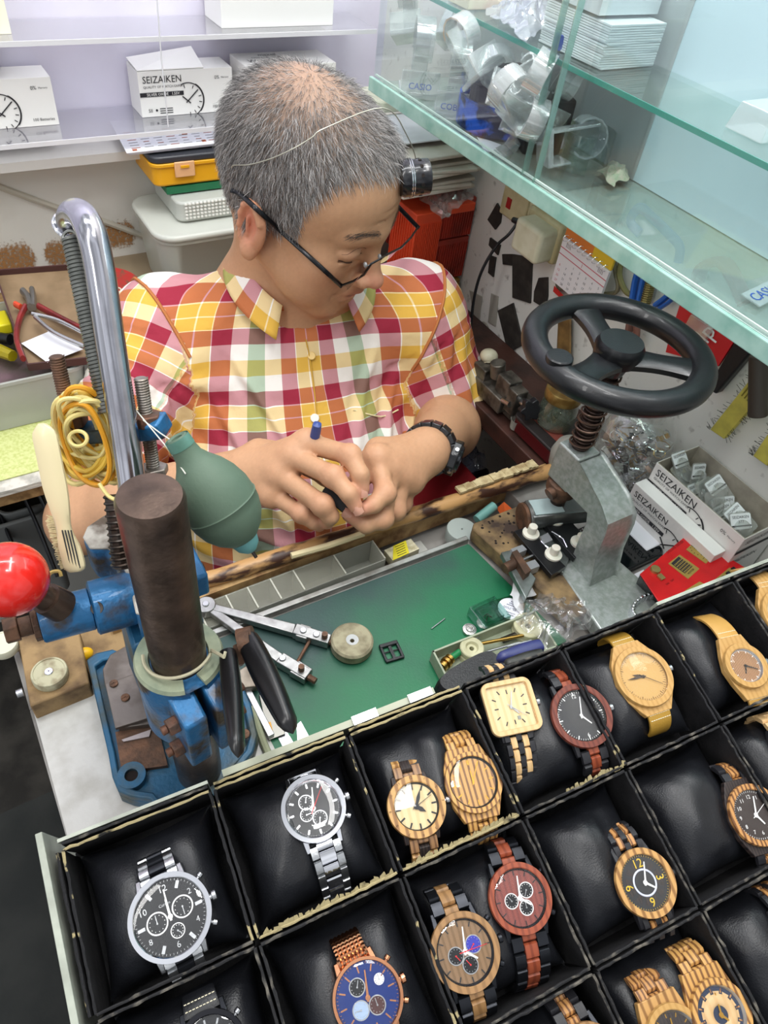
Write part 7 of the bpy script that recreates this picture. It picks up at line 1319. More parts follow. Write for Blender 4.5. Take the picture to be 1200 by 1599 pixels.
# ------------------------------------------------------------------ the watchmaker: signed distance modelling
class Fld:
    """prims: (kind, data, matrix-inverse or None, k, op, bbox centre, bbox radius)"""
    def __init__(s): s.p = []
    def ell(s, c, r, M=None, k=.01, op=1, rot=None):
        T = (M if M is not None else I4) @ Matrix.Translation(V(c)) @ (rot.to_4x4() if rot else I4)
        s.p.append(('e', np.array(r), np.array(T.inverted()), k, op, np.array(T.translation), max(r))); return s
    def cone(s, a, b, r1, r2, M=None, k=.01, op=1):
        a, b = V(a), V(b)
        if M is not None: a, b = M @ a, M @ b
        a, b = np.array(a), np.array(b); s.p.append(('c', (a, b, r1, r2), None, k, op, (a+b)/2, np.linalg.norm(b-a)/2+max(r1, r2))); return s
    def half(s, o, n, k=.001, op=-1, rad=9, cen=None):
        s.p.append(('h', (np.array(o), np.array(V(n).normalized())), None, k, op, np.array(cen if cen is not None else o), rad)); return s
    def dist(s, q, P):
        kd, dt, Mi = q[0], q[1], q[2]
        if kd == 'e':
            L = P @ Mi[:3, :3].T+Mi[:3, 3]; k0 = np.linalg.norm(L/dt, axis=-1); k1 = np.linalg.norm(L/dt**2, axis=-1); return k0*(k0-1)/np.maximum(k1, 1e-9)
        if kd == 'c':
            a, b, r1, r2 = dt; ab = b-a; t = np.clip(((P-a) @ ab)/max(ab @ ab, 1e-12), 0, 1); return np.linalg.norm(P-a-t[..., None]*ab, axis=-1)-(r1+(r2-r1)*t)
        return (P-dt[0]) @ dt[1]
    def comb(s, d, e, k, op):
        if op > 0: h = np.maximum(k-np.abs(d-e), 0)/k; return np.minimum(d, e)-h*h*k*.25
        e = -e; h = np.maximum(k-np.abs(d-e), 0)/k; return np.maximum(d, e)+h*h*k*.25
    def ev(s, P):
        P = np.asarray(P, float); d = np.full(P.shape[:-1], .2)
        for q in s.p: d = s.comb(d, s.dist(q, P), q[3], q[4])
        return d
    def mesh(s, lo, hi, h, disp=None):
        lo = np.array(lo); n = np.ceil((np.array(hi)-lo)/h).astype(int)+1; g = np.full(n, .2, np.float32)
        for q in s.p:
            a = np.clip(np.floor((q[5]-q[6]-q[3]-2*h-lo)/h).astype(int), 0, n); b = np.clip(np.ceil((q[5]+q[6]+q[3]+2*h-lo)/h).astype(int)+1, 0, n)
            if (b <= a).any(): continue
            ax = [lo[i]+h*np.arange(a[i], b[i]) for i in range(3)]; P = np.stack(np.meshgrid(*ax, indexing='ij'), -1)
            sl = tuple(slice(a[i], b[i]) for i in range(3)); g[sl] = s.comb(g[sl], s.dist(q, P), q[3], q[4])
        if disp is not None:
            m = np.abs(g) < .02; I = np.argwhere(m); g[m] += disp(lo+I*h)
        ins = g < 0; c = np.zeros(np.array(n)-1, np.uint8)
        for dx in (0, 1):
            for dy in (0, 1):
                for dz in (0, 1): c += ins[dx:n[0]-1+dx, dy:n[1]-1+dy, dz:n[2]-1+dz]
        act = (c > 0) & (c < 8); I = np.argwhere(act); idx = np.full(act.shape, -1, np.int64); idx[act] = np.arange(len(I))
        acc = np.zeros((len(I), 3)); cnt = np.zeros(len(I)); cor = [(x, y, z) for x in (0, 1) for y in (0, 1) for z in (0, 1)]
        for i, p in enumerate(cor):
            for q in cor[i+1:]:
                if sum(abs(p[k]-q[k]) for k in range(3)) != 1: continue
                va = g[I[:, 0]+p[0], I[:, 1]+p[1], I[:, 2]+p[2]]; vb = g[I[:, 0]+q[0], I[:, 1]+q[1], I[:, 2]+q[2]]
                m = (va < 0) != (vb < 0); t = np.where(m, va/np.where(m, va-vb, 1), 0); pt = np.array(p)+t[:, None]*(np.array(q)-np.array(p)); acc[m] += pt[m]; cnt[m] += 1
        vs = lo+h*(I+acc/np.maximum(cnt, 1)[:, None]); F = []
        for ax_ in range(3):
            o1, o2 = [k for k in range(3) if k != ax_]; s0 = [slice(0, None)]*3; s1 = [slice(0, None)]*3; s0[ax_] = slice(0, -1); s1[ax_] = slice(1, None)
            ch = ins[tuple(s0)] != ins[tuple(s1)]; J = np.argwhere(ch); J = J[(J[:, o1] > 0) & (J[:, o2] > 0) & (J[:, o1] < n[o1]-1) & (J[:, o2] < n[o2]-1)]
            if not len(J): continue
            def cell(a, b): K = J.copy(); K[:, o1] -= a; K[:, o2] -= b; return idx[K[:, 0], K[:, 1], K[:, 2]]
            q = np.stack([cell(0, 0), cell(1, 0), cell(1, 1), cell(0, 1)], 1); fl = ins[J[:, 0], J[:, 1], J[:, 2]]
            if ax_ == 1: fl = ~fl
            q[fl] = q[fl][:, ::-1]; F.append(q)
        F = np.concatenate(F); F = F[(F >= 0).all(1)]; return vs, F[:, ::-1]
def mesh_obj(name, vs, F, m, parent, attrs={}, loc=None):
    Mi = parent.matrix_basis.inverted(); off = np.array(Mi.translation)
    me = bpy.data.meshes.new(name); me.vertices.add(len(vs)); me.vertices.foreach_set('co', (vs+off).astype(np.float32).ravel())
    me.loops.add(F.size); me.loops.foreach_set('vertex_index', F.ravel().astype(np.int32)); me.polygons.add(len(F)); me.polygons.foreach_set('loop_start', np.arange(0, F.size, F.shape[1], dtype=np.int32))
    me.update(calc_edges=True); me.validate(); me.shade_smooth(); me.materials.append(m)
    for k, a in attrs.items():
        if a.ndim == 1: q = me.attributes.new(k, 'FLOAT', 'POINT'); q.data.foreach_set('value', a.astype(np.float32))
        else: q = me.attributes.new(k, 'FLOAT_COLOR', 'POINT'); q.data.foreach_set('color', np.concatenate([a, np.ones((len(a), 1))], 1).astype(np.float32).ravel())
    o = bpy.data.objects.new(name, me); COL.objects.link(o); o.parent = parent; return o
# head frame: x = his right, y = forward, z = up
HC = V((.3688, .7104, 1.012)); HU = V((.1415, -.3285, .9339)).normalized(); HF = V((.4571, -.8151, -.3559)); HF = (HF-HU*HF.dot(HU)).normalized(); HR = HF.cross(HU)
HM = Matrix((HR, HF, HU)).transposed().to_4x4(); HM.translation = HC; HMi = HM.inverted()
hd = Fld(); E = lambda c, r, k=.012, op=1, rot=None: hd.ell(c, r, HM, k, op, rot)
R3 = lambda a, ax: Matrix.Rotation(math.radians(a), 3, ax)
E((0, -.014, .030), (.0775, .100, .080)); E((0, -.030, -.005), (.067, .070, .068), .03); E((0, .040, .030), (.062, .045, .052), .03)
E((0, .036, -.035), (.060, .050, .066), .03); E((0, .042, -.080), (.046, .044, .034), .025)
for s in (-1, 1):
    hd.cone((s*.056, .000, -.058), (s*.022, .066, -.098), .015, .013, HM, .03); E((s*.044, .060, -.034), (.021, .021, .022), .022); E((s*.036, .050, -.065), (.026, .030, .028), .02)
hd.cone((-.014, .074, -.100), (.014, .074, -.100), .0135, .0135, HM, .018)
for s in (-1, 1): hd.cone((s*.008, .0865, .012), (s*.038, .076, .015), .0095, .0085, HM, .014); E((s*.030, .104, -.010), (.021, .016, .012), .014, -1)
for s in (-1, 1):
    E((s*.031, .0735, -.010), (.0150, .0135, .0135), .004); E((s*.031, .0752, -.0058), (.0178, .0150, .0105), .002); E((s*.031, .0745, -.0175), (.0165, .0118, .0062), .005)
    hd.cone((s*.015, .0885, -.0135), (s*.046, .0785, -.0145), .0018, .0018, HM, .002, -1)
    hd.cone((s*.014, .0855, -.0255), (s*.042, .074, -.0285), .0016, .0016, HM, .004, -1)
hd.cone((0, .086, .004), (0, .106, -.036), .0075, .0085, HM, .012); E((0, .110, -.041), (.0105, .0105, .0092), .008)
for s in (-1, 1): E((s*.0125, .1005, -.0440), (.0078, .0095, .0072), .005); E((s*.0065, .105, -.0505), (.0035, .0050, .0022), .003, -1)
for s in (-1, 1): hd.cone((s*.020, .098, -.048), (s*.032, .084, -.070), .0016, .0016, HM, .006, -1)
E((0, .083, -.064), (.026, .016, .020), .012); hd.cone((-.017, .0905, -.0655), (0, .0975, -.0640), .0042, .0052, HM, .005); hd.cone((.017, .0905, -.0655), (0, .0975, -.0640), .0042, .0052, HM, .005)
hd.cone((-.014, .090, -.0755), (.014, .090, -.0755), .0054, .0054, HM, .006); hd.cone((-.021, .0955, -.0700), (.021, .0955, -.0700), .0014, .0014, HM, .002, -1); E((0, .098, -.086), (.018, .006, .004), .008, -1)
for a_ in range(3): hd.cone((-.03, .0905+.001*a_, .034+.010*a_), (.03, .0905+.001*a_, .034+.010*a_), .0006, .0006, HM, .003, -1)
for s in (-1, 1):                                   # ears
    er = R3(s*-18, 'Z') @ R3(s*8, 'Y') @ R3(-8, 'X'); eo = V((s*.0800, -.010, -.026))
    E(eo, (.0068, .0205, .0335), .006, 1, er); E(eo+V((s*.0068, -.004, .004)), (.0068, .0135, .0215), .004, -1, er)
    T = HM @ Matrix.Translation(eo) @ er.to_4x4()
    for q in range(9):
        a0, a1 = math.radians(-100+28*q*.95), math.radians(-100+28*(q+1)*.95)
        hd.cone(T @ V((s*.0045, -.0160*math.sin(a0+PI/2) if False else -.0185*math.cos(a0-.2), .0315*math.sin(a0)+.001)), T @ V((s*.0045, -.0185*math.cos(a1-.2), .0315*math.sin(a1)+.001)), .0034, .0034, None, .003)
    hd.cone(T @ V((s*.003, -.002, -.010)), T @ V((s*.004, -.007, .010)), .0028, .0025, None, .003); E(eo+V((s*.003, .004, -.027)), (.0058, .0095, .0105), .006); hd.cone(T @ V((0, .012, -.004)), T @ V((.001*s, .012, .004)), .0036, .003, None, .004)
# neck and trunk core
NB = V((.370, .762, .862)); hd.cone(HM @ V((0, -.034, -.050)), NB+V((0, .008, 0)), .050, .060, None, .020); hd.cone(HM @ V((0, .004, -.075)), NB+V((0, -.022, -.005)), .034, .046, None, .018)
SL, SR = at(650, 492, .985), at(256, 525, .925); EL, ER = at(712, 655, 1.06), at(128, 812, .86); WL, WR = at(668, 703, .815), at(382, 738, .780)
hd.cone(SL.lerp(SR, .12), SL.lerp(SR, .88), .052, .052, None, .04); hd.cone(NB+V((0, .02, -.03)), V((.37, .755, .62)), .085, .105, None, .05); hd.cone(V((.37, .755, .62)), V((.37, .78, .50)), .105, .115, None, .05)
hd.cone(SL, EL, .042, .036, None, .02); hd.cone(SR, ER, .042, .038, None, .02)
def fore(Eb, Wr, r): m = Eb.lerp(Wr, .35); hd.cone(Eb, m, r[0], r[1], None, .02); hd.cone(m, Wr, r[1], r[2], None, .02)
fore(EL, WL, (.038, .040, .0255)); fore(ER, WR, (.037, .039, .0265))
def hand_(Wr, fingers, thumb, palmr=(.0165, .0135)):
    mids = [at(*f[0]) for f in fingers]
    for m, f in zip(mids, fingers):
        hd.cone(Wr.lerp(m, .12), m, palmr[0], palmr[1]*f[4] if len(f) > 4 else palmr[1], None, .016)
    hd.cone(mids[0], mids[-1], .0120, .0105, None, .010)
    for m, f in zip(mids, fingers):
        P = [at(*q) for q in f[:4]]; R_ = [.0108, .0100, .0088, .0074] if f is not fingers[-1] else [.0092, .0084, .0076, .0066]
        for i in range(3): hd.cone(P[i], P[i+1], R_[i], R_[i+1]*.98, None, .0035)
        hd.ell(P[1], (.0108,)*3 if f is not fingers[-1] else (.0092,)*3, None, .006); hd.ell(P[0]+(P[0]-P[1]).normalized()*.002-FW*.002, (.0105,)*3, None, .010)
        nail.append((P[2], P[3], R_[3]))
    P = [at(*q) for q in thumb]; R_ = [.0165, .0135, .0112, .0092]
    for i in range(3): hd.cone(P[i], P[i+1], R_[i], R_[i+1], None, .008)
    nail.append((P[2], P[3], .0092))
nail = []
FR = [[(481, 692, .742), (547, 711, .716), (563, 741, .708), (566, 764, .712)], [(458, 713, .738), (520, 744, .710), (545, 771, .704), (556, 791, .709)], [(438, 742, .742), (504, 789, .716), (516, 806, .722), (511, 816, .735)], [(426, 772, .752), (471, 802, .731), (490, 815, .735), (499, 821, .744)]]
hand_(WR, FR, [(405, 708, .778), (455, 712, .778), (512, 742, .764), (545, 766, .748)])
FL = [[(589, 716, .752), (602, 770, .734), (584, 788, .724), (564, 796, .720)], [(610, 732, .760), (598, 810, .746), (572, 820, .737), (545, 804, .733)], [(628, 744, .770), (618, 797, .768), (600, 806, .772), (582, 800, .778)], [(641, 752, .782), (630, 787, .788), (615, 795, .790), (600, 795, .794)]]
hand_(WL, FL, [(642, 700, .800), (592, 704, .778), (567, 730, .757), (561, 762, .744)], (.0175, .0140))
nf = lambda P, f, s=0: np.sin(P[:, 0]*f+s+1.7*np.sin(P[:, 1]*f*.7+s))*np.sin(P[:, 1]*f*1.1+2*s+1.3*np.sin(P[:, 2]*f*.8))*np.sin(P[:, 2]*f*.9-s)
def skind(P):                                        # tendons and veins on the backs of the hands
    d = .00025*nf(P, 900)
    return d
vs, F = hd.mesh((-.05, .37, .66), (.66, .94, 1.14), .0021, skind)
Lh = (vs-np.array(HC)) @ np.array([HR, HF, HU]).T
base = np.array(lin((.765, .59, .455))[:3]); col = np.tile(base, (len(vs), 1)); g_ = lambda c, r: np.exp(-(((Lh-np.array(c))/np.array(r))**2).sum(1))
def mixc(w_, c, k=1.0): global col; w2 = np.clip(w_*k, 0, 1)[:, None]; col = col*(1-w2)+np.array(lin(c)[:3])*w2
face_ = g_((0, .02, 0), (.13, .13, .15)); mixc(face_, (.725, .56, .43), .8)
for s in (-1, 1): mixc(g_((s*.082, -.012, -.018), (.014, .024, .034)), (.80, .50, .41), .85); mixc(g_((s*.031, .088, -.004), (.017, .014, .008)), (.70, .50, .40), .5); mixc(g_((s*.031, .085, -.0125), (.014, .012, .0016)), (.22, .14, .11), .9); mixc(g_((s*.045, .06, -.04), (.02, .03, .02)), (.78, .52, .42), .4)
mixc(g_((0, .112, -.040), (.016, .02, .014)), (.82, .54, .46), .7); mixc(g_((0, .095, -.066), (.020, .014, .0060)), (.66, .38, .34), .8); mixc(g_((0, .093, -.075), (.017, .014, .0055)), (.70, .42, .37), .8)
for (n0, n1, r_) in nail:
    for P0, c, w2, k2 in ((n1, (.86, .55, .48), r_*1.5, .5),): mixc(np.exp(-(((vs-np.array(P0))**2).sum(1)/w2**2)), c, k2)
for f in FR+FL: mixc(np.exp(-(((vs-np.array(at(*f[1])))**2).sum(1)/.011**2)), (.84, .56, .46), .45); mixc(np.exp(-(((vs-np.array(at(*f[0])))**2).sum(1)/.013**2)), (.84, .58, .47), .35)
# hair coverage over the scalp, 0..1
def cover(L):
    x, y, z = L[:, 0], L[:, 1], L[:, 2]; ax = np.abs(x); sg = lambda t, w_: 1/(1+np.exp(-t/w_))
    line = np.where(y > .045, .062+.10*np.clip(ax-.045, 0, 1), 0)       # front hairline height
    top = sg(z-(.077-.45*np.clip(ax-.036, 0, .05)), .003); side = sg(z-np.where(y > .034, .030+(y-.034)*2.4, np.where(y > .0, -.020+(y > .018)*.01, -.040-.25*(-y-.03).clip(0, .08))), .003)
    return np.where(y > .052, top, np.where(y > .024, np.maximum(top, side), side))
def bald(L): return np.exp(-(((L-np.array((.010, -.040, .102)))/np.array((.056, .066, .055)))**2).sum(1)**1.4)
cv = cover(Lh)*((Lh**2).sum(1) < .155**2)*(np.abs(Lh[:, 0]) < .0795); bd = bald(Lh)
mixc(cv, (.40, .36, .33), .85); mixc(bd*cv, (.66, .54, .46), .9); col *= (1+.05*nf(vs, 700))[:, None]
m_skin = mat('skin', (.8, .58, .45), .48, bump=.15, bs=900, sub=.06); nt = m_skin.node_tree; an = nt.nodes.new('ShaderNodeAttribute'); an.attribute_name = 'tint'; nt.links.new(an.outputs['Color'], nt.nodes['Principled BSDF'].inputs['Base Color']); m_skin.node_tree.nodes['Principled BSDF'].inputs['Specular IOR Level'].default_value = .35
man = thing('person', 'grey-haired man in plaid shirt and spectacles bent over a small job in his hands', 'person', (.37, .76, .46))
body = mesh_obj('body', vs, F, m_skin, man, {'tint': col})
# nails
for (n0, n1, r_) in nail[:2]+nail[5:7]:
    d = (n1-n0).normalized(); up = (-FW); up = (up-d*up.dot(d)).normalized(); b = MB(); Mn = frame(n1+d*r_*.15, up, d)
    b.grid(lambda u, v: ((u-.35)*r_*1.3, (v-.5)*r_*1.35, r_*(1.0-.75*(v-.5)**2*2-.25*max(0, u-.6))), 6, 6, 0, Mn); b.sub('fingernail', mat('nail', 'd6a08a', .35), body, smooth=80)
# hair strands
sel = cv > .25; cand = np.where(sel)[0]; rs = np.random.RandomState(4)
fn_ = np.array([v.normal[:] for v in body.data.vertices]) if True else None
dens = cv*(1-.62*bd); pr_ = dens[cand]/dens[cand].sum(); N_h = 32000; pick = rs.choice(cand, N_h, p=pr_)
Rn = np.array([HR, HF, HU]); root = vs[pick]+rs.normal(0, .0009, (N_h, 3)); nl = fn_[pick] @ Rn.T; Lp = Lh[pick]; flow = Lp-np.array((.0, -.045, .10)); flow[:, 2] = np.minimum(flow[:, 2], -.01); flow -= (flow*nl).sum(1)[:, None]*nl; flow /= np.linalg.norm(flow, axis=1)[:, None]+1e-9
flow = flow+rs.normal(0, .24, (N_h, 3)); sideh = np.clip((.05-Lp[:, 2])/.08, 0, 1); ln_ = (.0135-.0065*sideh-.005*bd[pick])*rs.uniform(.7, 1.2, N_h); lift = .55-.15*sideh
d1 = nl*lift[:, None]+flow*.75; d1 /= np.linalg.norm(d1, axis=1)[:, None]; d2 = nl*.12+flow*1.0; d2 /= np.linalg.norm(d2, axis=1)[:, None]
d1, d2 = d1 @ Rn, d2 @ Rn; p0 = root-d1*.001; p1 = root+d1*(ln_*.5)[:, None]; p2 = p1+d2*(ln_*.5)[:, None]
wd = np.cross(d1, np.array(FW)); wd /= np.linalg.norm(wd, axis=1)[:, None]+1e-9; wv = wd+rs.normal(0, .3, (N_h, 3)); w0 = .000135
hv = np.stack([p0-wv*w0, p0+wv*w0, p1+wv*w0*.9, p1-wv*w0*.9, p2+wv*w0*.3, p2-wv*w0*.3], 1).reshape(-1, 3); k6 = np.arange(N_h)[:, None]*6
hf = np.concatenate([k6+np.array([[0, 1, 2, 3]]), k6+np.array([[3, 2, 4, 5]])]); gr_ = rs.beta(1.3, 1.5, N_h); gr_ = np.clip(gr_*.66+.08+.22*sideh*rs.rand(N_h)-.05*(Lp[:, 1] < -.02), .05, .85)
hc = np.repeat(np.stack([gr_, gr_*.97, gr_*.95], 1)**2.0, 6, 0)
m_hair = mat('hair', 'ffffff', .45, spec=.4); nt = m_hair.node_tree; an = nt.nodes.new('ShaderNodeAttribute'); an.attribute_name = 'tint'; nt.links.new(an.outputs['Color'], nt.nodes['Principled BSDF'].inputs['Base Color'])
hr = mesh_obj('hair', hv, hf, m_hair, man, {'tint': hc}); hr['kind'] = 'stuff'; hr['label'] = 'short grey hair thinning at the crown'
# eyebrows
def push_out(fld, P, m, dr=None):
    P = np.array(P, float)
    for _ in range(14):
        d = fld.ev(P)
        if dr is None:
            g = np.stack([fld.ev(P+np.array(e)*.001)-d for e in ((1, 0, 0), (0, 1, 0), (0, 0, 1))], 1); g /= np.linalg.norm(g, axis=1)[:, None]+1e-9
        else: g = dr[None]
        P = P+g*(np.maximum(m-d, 0) if dr is None else (m-d)*.8)[:, None]
    return P
def brow(s):
    n = 260; t_ = rs.rand(n); x = s*(.010+.040*t_); y = .085+0*t_; z = .0195+.005*np.sin(t_*2.6)+rs.normal(0, .0019, n); r0 = np.stack([x, y, z], 1); r0 = (push_out(hd, r0 @ Rn+np.array(HC), .0006, np.array(HF))-np.array(HC)) @ Rn.T; dv_ = np.stack([s*(.004+.002*t_), -.0003-.002*t_, .0015-.004*t_], 1)+rs.normal(0, .0006, (n, 3)); wv = np.array([0, 0, .00022])
    hv = np.stack([r0-wv, r0+wv, r0+dv_+wv*.3, r0+dv_-wv*.3], 1).reshape(-1, 3) @ Rn+np.array(HC); k4 = np.arange(n)[:, None]*4; g = np.repeat(np.tile(rs.uniform(.12, .35, n)[:, None]**1.6, (1, 3)), 4, 0)
    o = mesh_obj('eyebrow', hv, k4+np.array([[0, 1, 2, 3]]), m_hair, man, {'tint': g}); o['kind'] = 'stuff'
brow(1); brow(-1)
for s in (-1, 1):
    for nm, z0, zc_, r_, cc in (('eyelash', -.0120, .0015, .00075, '2e2019'), ('eyelid_crease', -.0035, -.0030, .0005, '7a5540')):
        P = np.array([(s*(.014+.034*q/9), .085, z0-zc_*math.sin(PI*q/9)*2) for q in range(10)]) @ Rn+np.array(HC); P = push_out(hd, P, .0001, np.array(HF)); b = MB(); b.tube([V(p.tolist()) for p in P], [r_*(.4+.6*math.sin(PI*q/9)) for q in range(10)], 6); b.build(nm, mat('lash '+cc, cc, .7), man)
# ------------------------------------------------------------------ shirt
sh = Fld(); TC = V((.365, .745, .78)); NF = V((-.20, -.98, 0)).normalized(); NS = V((-NF.y, NF.x, 0))       # chest normal and sideways axis
sh.cone(SL.lerp(SR, .04), SL.lerp(SR, .96), .064, .066, None, .04); sh.cone(NB+V((0, .014, -.045)), NB+V((.0, .02, -.14)), .080, .11, None, .05)
sh.ell((.362, .760, .72), (.180, .122, .14), None, .05, 1, Matrix.Rotation(math.atan2(NS.y, NS.x), 3, 'Z')); sh.ell((.355, .700, .62), (.190, .172, .16), None, .06, 1, Matrix.Rotation(math.atan2(NS.y, NS.x), 3, 'Z')); sh.ell((.355, .705, .54), (.195, .180, .12), None, .05)
sh.cone(NB+V((0, .006, .000)), NB+V((0, 0, -.03)), .066, .078, None, .02)
HLr = SR.lerp(ER, .80); HLl = SL.lerp(EL, .86)
sh.cone(SR, SR.lerp(ER, .95), .066, .058, None, .045); sh.cone(SL, SL.lerp(EL, 1.0), .062, .062, None, .045)
dR, dL = (ER-SR).normalized(), (EL-SL).normalized()
nR_ = len(sh.p)
dL2 = (dL+V((0, -.2, -.35))).normalized()
sh.half(HLr, -dR, .003, -1, .11, HLr+dR*.07); sh.p[-1] = sh.p[-1][:5]+(np.array(HLr+dR*.085), .085)
sh.cone(HLr-dR*.022, HLr+dR*.10, .050, .0525, None, .004, -1); 
sh.half(HLl, -dL2, .003, -1, .1, HLl); sh.p[-1] = sh.p[-1][:5]+(np.array(HLl+dL2*.085), .085)
sh.cone(HLl-dL*.022, HLl+dL*.10, .050, .0525, None, .004, -1)
# neck opening
sh.cone(NB+V((0, -.006, -.020)), NB+V((.01, -.04, .12)), .060, .075, None, .008, -1); vn = at(478, 526, .90); sh.cone(vn, NB+V((0, -.05, .04)), .004, .036, None, .008, -1)
sR, sL, aR, aL = np.array(SR), np.array(SL), np.array(dR), np.array(dL)
CREASE = [(-.13, .80, -.03, .62, .006), (-.10, .84, -.02, .72, .005), (-.15, .74, -.08, .58, .007), (.13, .80, .06, .66, .006), (.10, .84, .03, .70, .004), (.15, .76, .12, .62, .007), (-.05, .70, .01, .58, .005), (.05, .62, -.06, .58, .006), (-.12, .66, .02, .60, .006), (.12, .68, .02, .62, .006)]
def folds(P):
    u = (P-np.array(TC)) @ np.array(NS); z = P[:, 2]; y = P[:, 1]
    d = .0016*nf(P, 55, .4)+.0010*nf(P, 110, 1.2)
    # pulls from each armpit across the chest
    for S_, sg in ((sR, 1), (sL, -1)):
        q = P-S_; rr = np.linalg.norm(q, axis=1); an_ = np.arctan2(q[:, 2], q @ np.array(NS)*-sg*-1); d += .0022*np.exp(-((rr-.13)/.05)**2)*np.sin(an_*6+2*np.sin(rr*30))*np.clip((rr-.075)/.03, 0, 1)
    d += .0030*np.exp(-((z-.60)/.07)**2)*np.sin(z*150+u*25+1.5*np.sin(u*30))
    for (u0, z0, u1, z1, A) in CREASE:
        a = np.array((u0, z0)); bb_ = np.array((u1, z1)); Q = np.stack([u, z], 1)-a; e_ = bb_-a; t_ = np.clip((Q @ e_)/(e_ @ e_), 0, 1); dd = Q-t_[:, None]*e_; s_ = (dd @ np.array((e_[1], -e_[0])))/np.linalg.norm(e_); fade = np.sin(PI*np.clip(t_, .03, .97))*np.exp(-(np.linalg.norm(dd, axis=1)/.03)**2)
        d += -A*fade*np.exp(-(s_/.006)**2)+A*.7*fade*np.exp(-((s_-.013)/.007)**2)
    for S_, A_ in ((sR, aR), (sL, aL)):
        t_ = (P-S_) @ A_; ax_d = np.linalg.norm(P-S_-t_[:, None]*A_, axis=1); w_ = np.exp(-(np.maximum(ax_d-.07, 0)/.02)**2)*(t_ > .03); d += w_*.0022*np.sin(t_*95+8*np.sin(P[:, 0]*30+P[:, 1]*25))
    return d
sv, sF = sh.mesh((-.07, .50, .42), (.70, .94, .99), .0032, folds)
def seamn(S_, A_):
    o_ = np.array(NS)*(1 if (S_-np.array(TC)) @ np.array(NS) > 0 else -1); n_ = o_*.85+A_*.5; return n_/np.linalg.norm(n_)
Pq = sv-np.array(TC); lat = Pq @ np.array(NS); fr = Pq @ np.array(NF); ang = np.arctan2(lat, fr+.02); U_ = ang*.135+np.clip(lat, -.2, .2)*.22; V_ = sv[:, 2]+.25*np.clip(np.abs(lat)-.05, 0, 1)
ctr_ = (np.array(NS)@(np.array(atz(500, 600, .80))*0)) 
U_ = .60*lat+.40*ang*.15; V_ = sv[:, 2]*1.0-.35*np.clip(fr, -.2, .2)+0
for S_, A_, HLx in ((sR, aR, np.array(HLr)), (sL, aL, np.array(HLl))):
    t_ = (sv-S_) @ A_; rad = np.linalg.norm(sv-S_-t_[:, None]*A_, axis=1); out_ = ((sv-S_) @ np.array(NS))*(1 if (S_-np.array(TC)) @ np.array(NS) > 0 else -1)
    nv_ = seamn(S_, A_); m = (((sv-S_) @ nv_) > 0) & (rad < .078); ref = np.cross(A_, np.array(NF)); ref /= np.linalg.norm(ref); r2 = np.cross(A_, ref)
    q = sv-S_; aa = np.arctan2(q @ ref, q @ r2); U_ = np.where(m, aa*.064+.012, U_); V_ = np.where(m, -t_+.03, V_)
m_shirt = bpy.data.materials.new('plaid cotton'); m_shirt.use_nodes = True; nt = m_shirt.node_tree; N = nt.nodes.new; L = nt.links.new; bs_ = nt.nodes['Principled BSDF']; bs_.inputs['Roughness'].default_value = .8; bs_.inputs['Specular IOR Level'].default_value = .2
def ramp(attr, bands, off):
    a = N('ShaderNodeAttribute'); a.attribute_name = attr; tot = sum(b_[0] for b_ in bands); mu = N('ShaderNodeMath'); mu.operation = 'MULTIPLY_ADD'; mu.inputs[1].default_value = 1/tot; mu.inputs[2].default_value = off+10
    L(a.outputs['Fac'], mu.inputs[0]); fr_ = N('ShaderNodeMath'); fr_.operation = 'FRACT'; L(mu.outputs[0], fr_.inputs[0]); r = N('ShaderNodeValToRGB'); r.color_ramp.interpolation = 'CONSTANT'; L(fr_.outputs[0], r.inputs[0]); x = 0
    for i, (w_, c) in enumerate(bands):
        e = r.color_ramp.elements[i] if i < 2 else r.color_ramp.elements.new(x/tot); e.position = x/tot; e.color = (*c, 1); x += w_
    return r
Yc, Mc, Wc, Gc, Wl = (.86, .68, .30), (.60, .19, .26), (.93, .91, .88), (.46, .62, .47), (.97, .96, .92)
warp = ramp('pu', [(.0165, Yc), (.0016, Wl), (.0165, Yc), (.0012, Wl), (.0215, Mc), (.022, Wc), (.0225, Gc), (.022, Wc), (.0215, Mc), (.0012, Wl)], .118)
weft = ramp('pv', [(.0135, Yc), (.0016, Wl), (.0135, Yc), (.0012, Wl), (.0185, Mc), (.019, Wc), (.019, Yc), (.019, Wc), (.0185, Mc), (.0012, Wl)], .30)
mx = N('ShaderNodeMix'); mx.data_type = 'RGBA'; mx.inputs[0].default_value = .5; L(warp.outputs[0], mx.inputs[6]); L(weft.outputs[0], mx.inputs[7]); gm = N('ShaderNodeGamma'); gm.inputs[1].default_value = 2.2; L(mx.outputs[2], gm.inputs[0]); L(gm.outputs[0], bs_.inputs['Base Color'])
tc = N('ShaderNodeTexCoord'); nn = N('ShaderNodeTexNoise'); nn.inputs['Scale'].default_value = 130; nn.inputs['Detail'].default_value = 5; L(tc.outputs['Object'], nn.inputs[0]); bp = N('ShaderNodeBump'); bp.inputs['Strength'].default_value = .35; bp.inputs['Distance'].default_value = .002; L(nn.outputs[0], bp.inputs['Height']); L(bp.outputs[0], bs_.inputs['Normal'])
shirt = mesh_obj('shirt', sv, sF, m_shirt, man, {'pu': U_, 'pv': V_}); shirt['label'] = 'short-sleeved shirt in yellow, rust, maroon, green and white plaid'
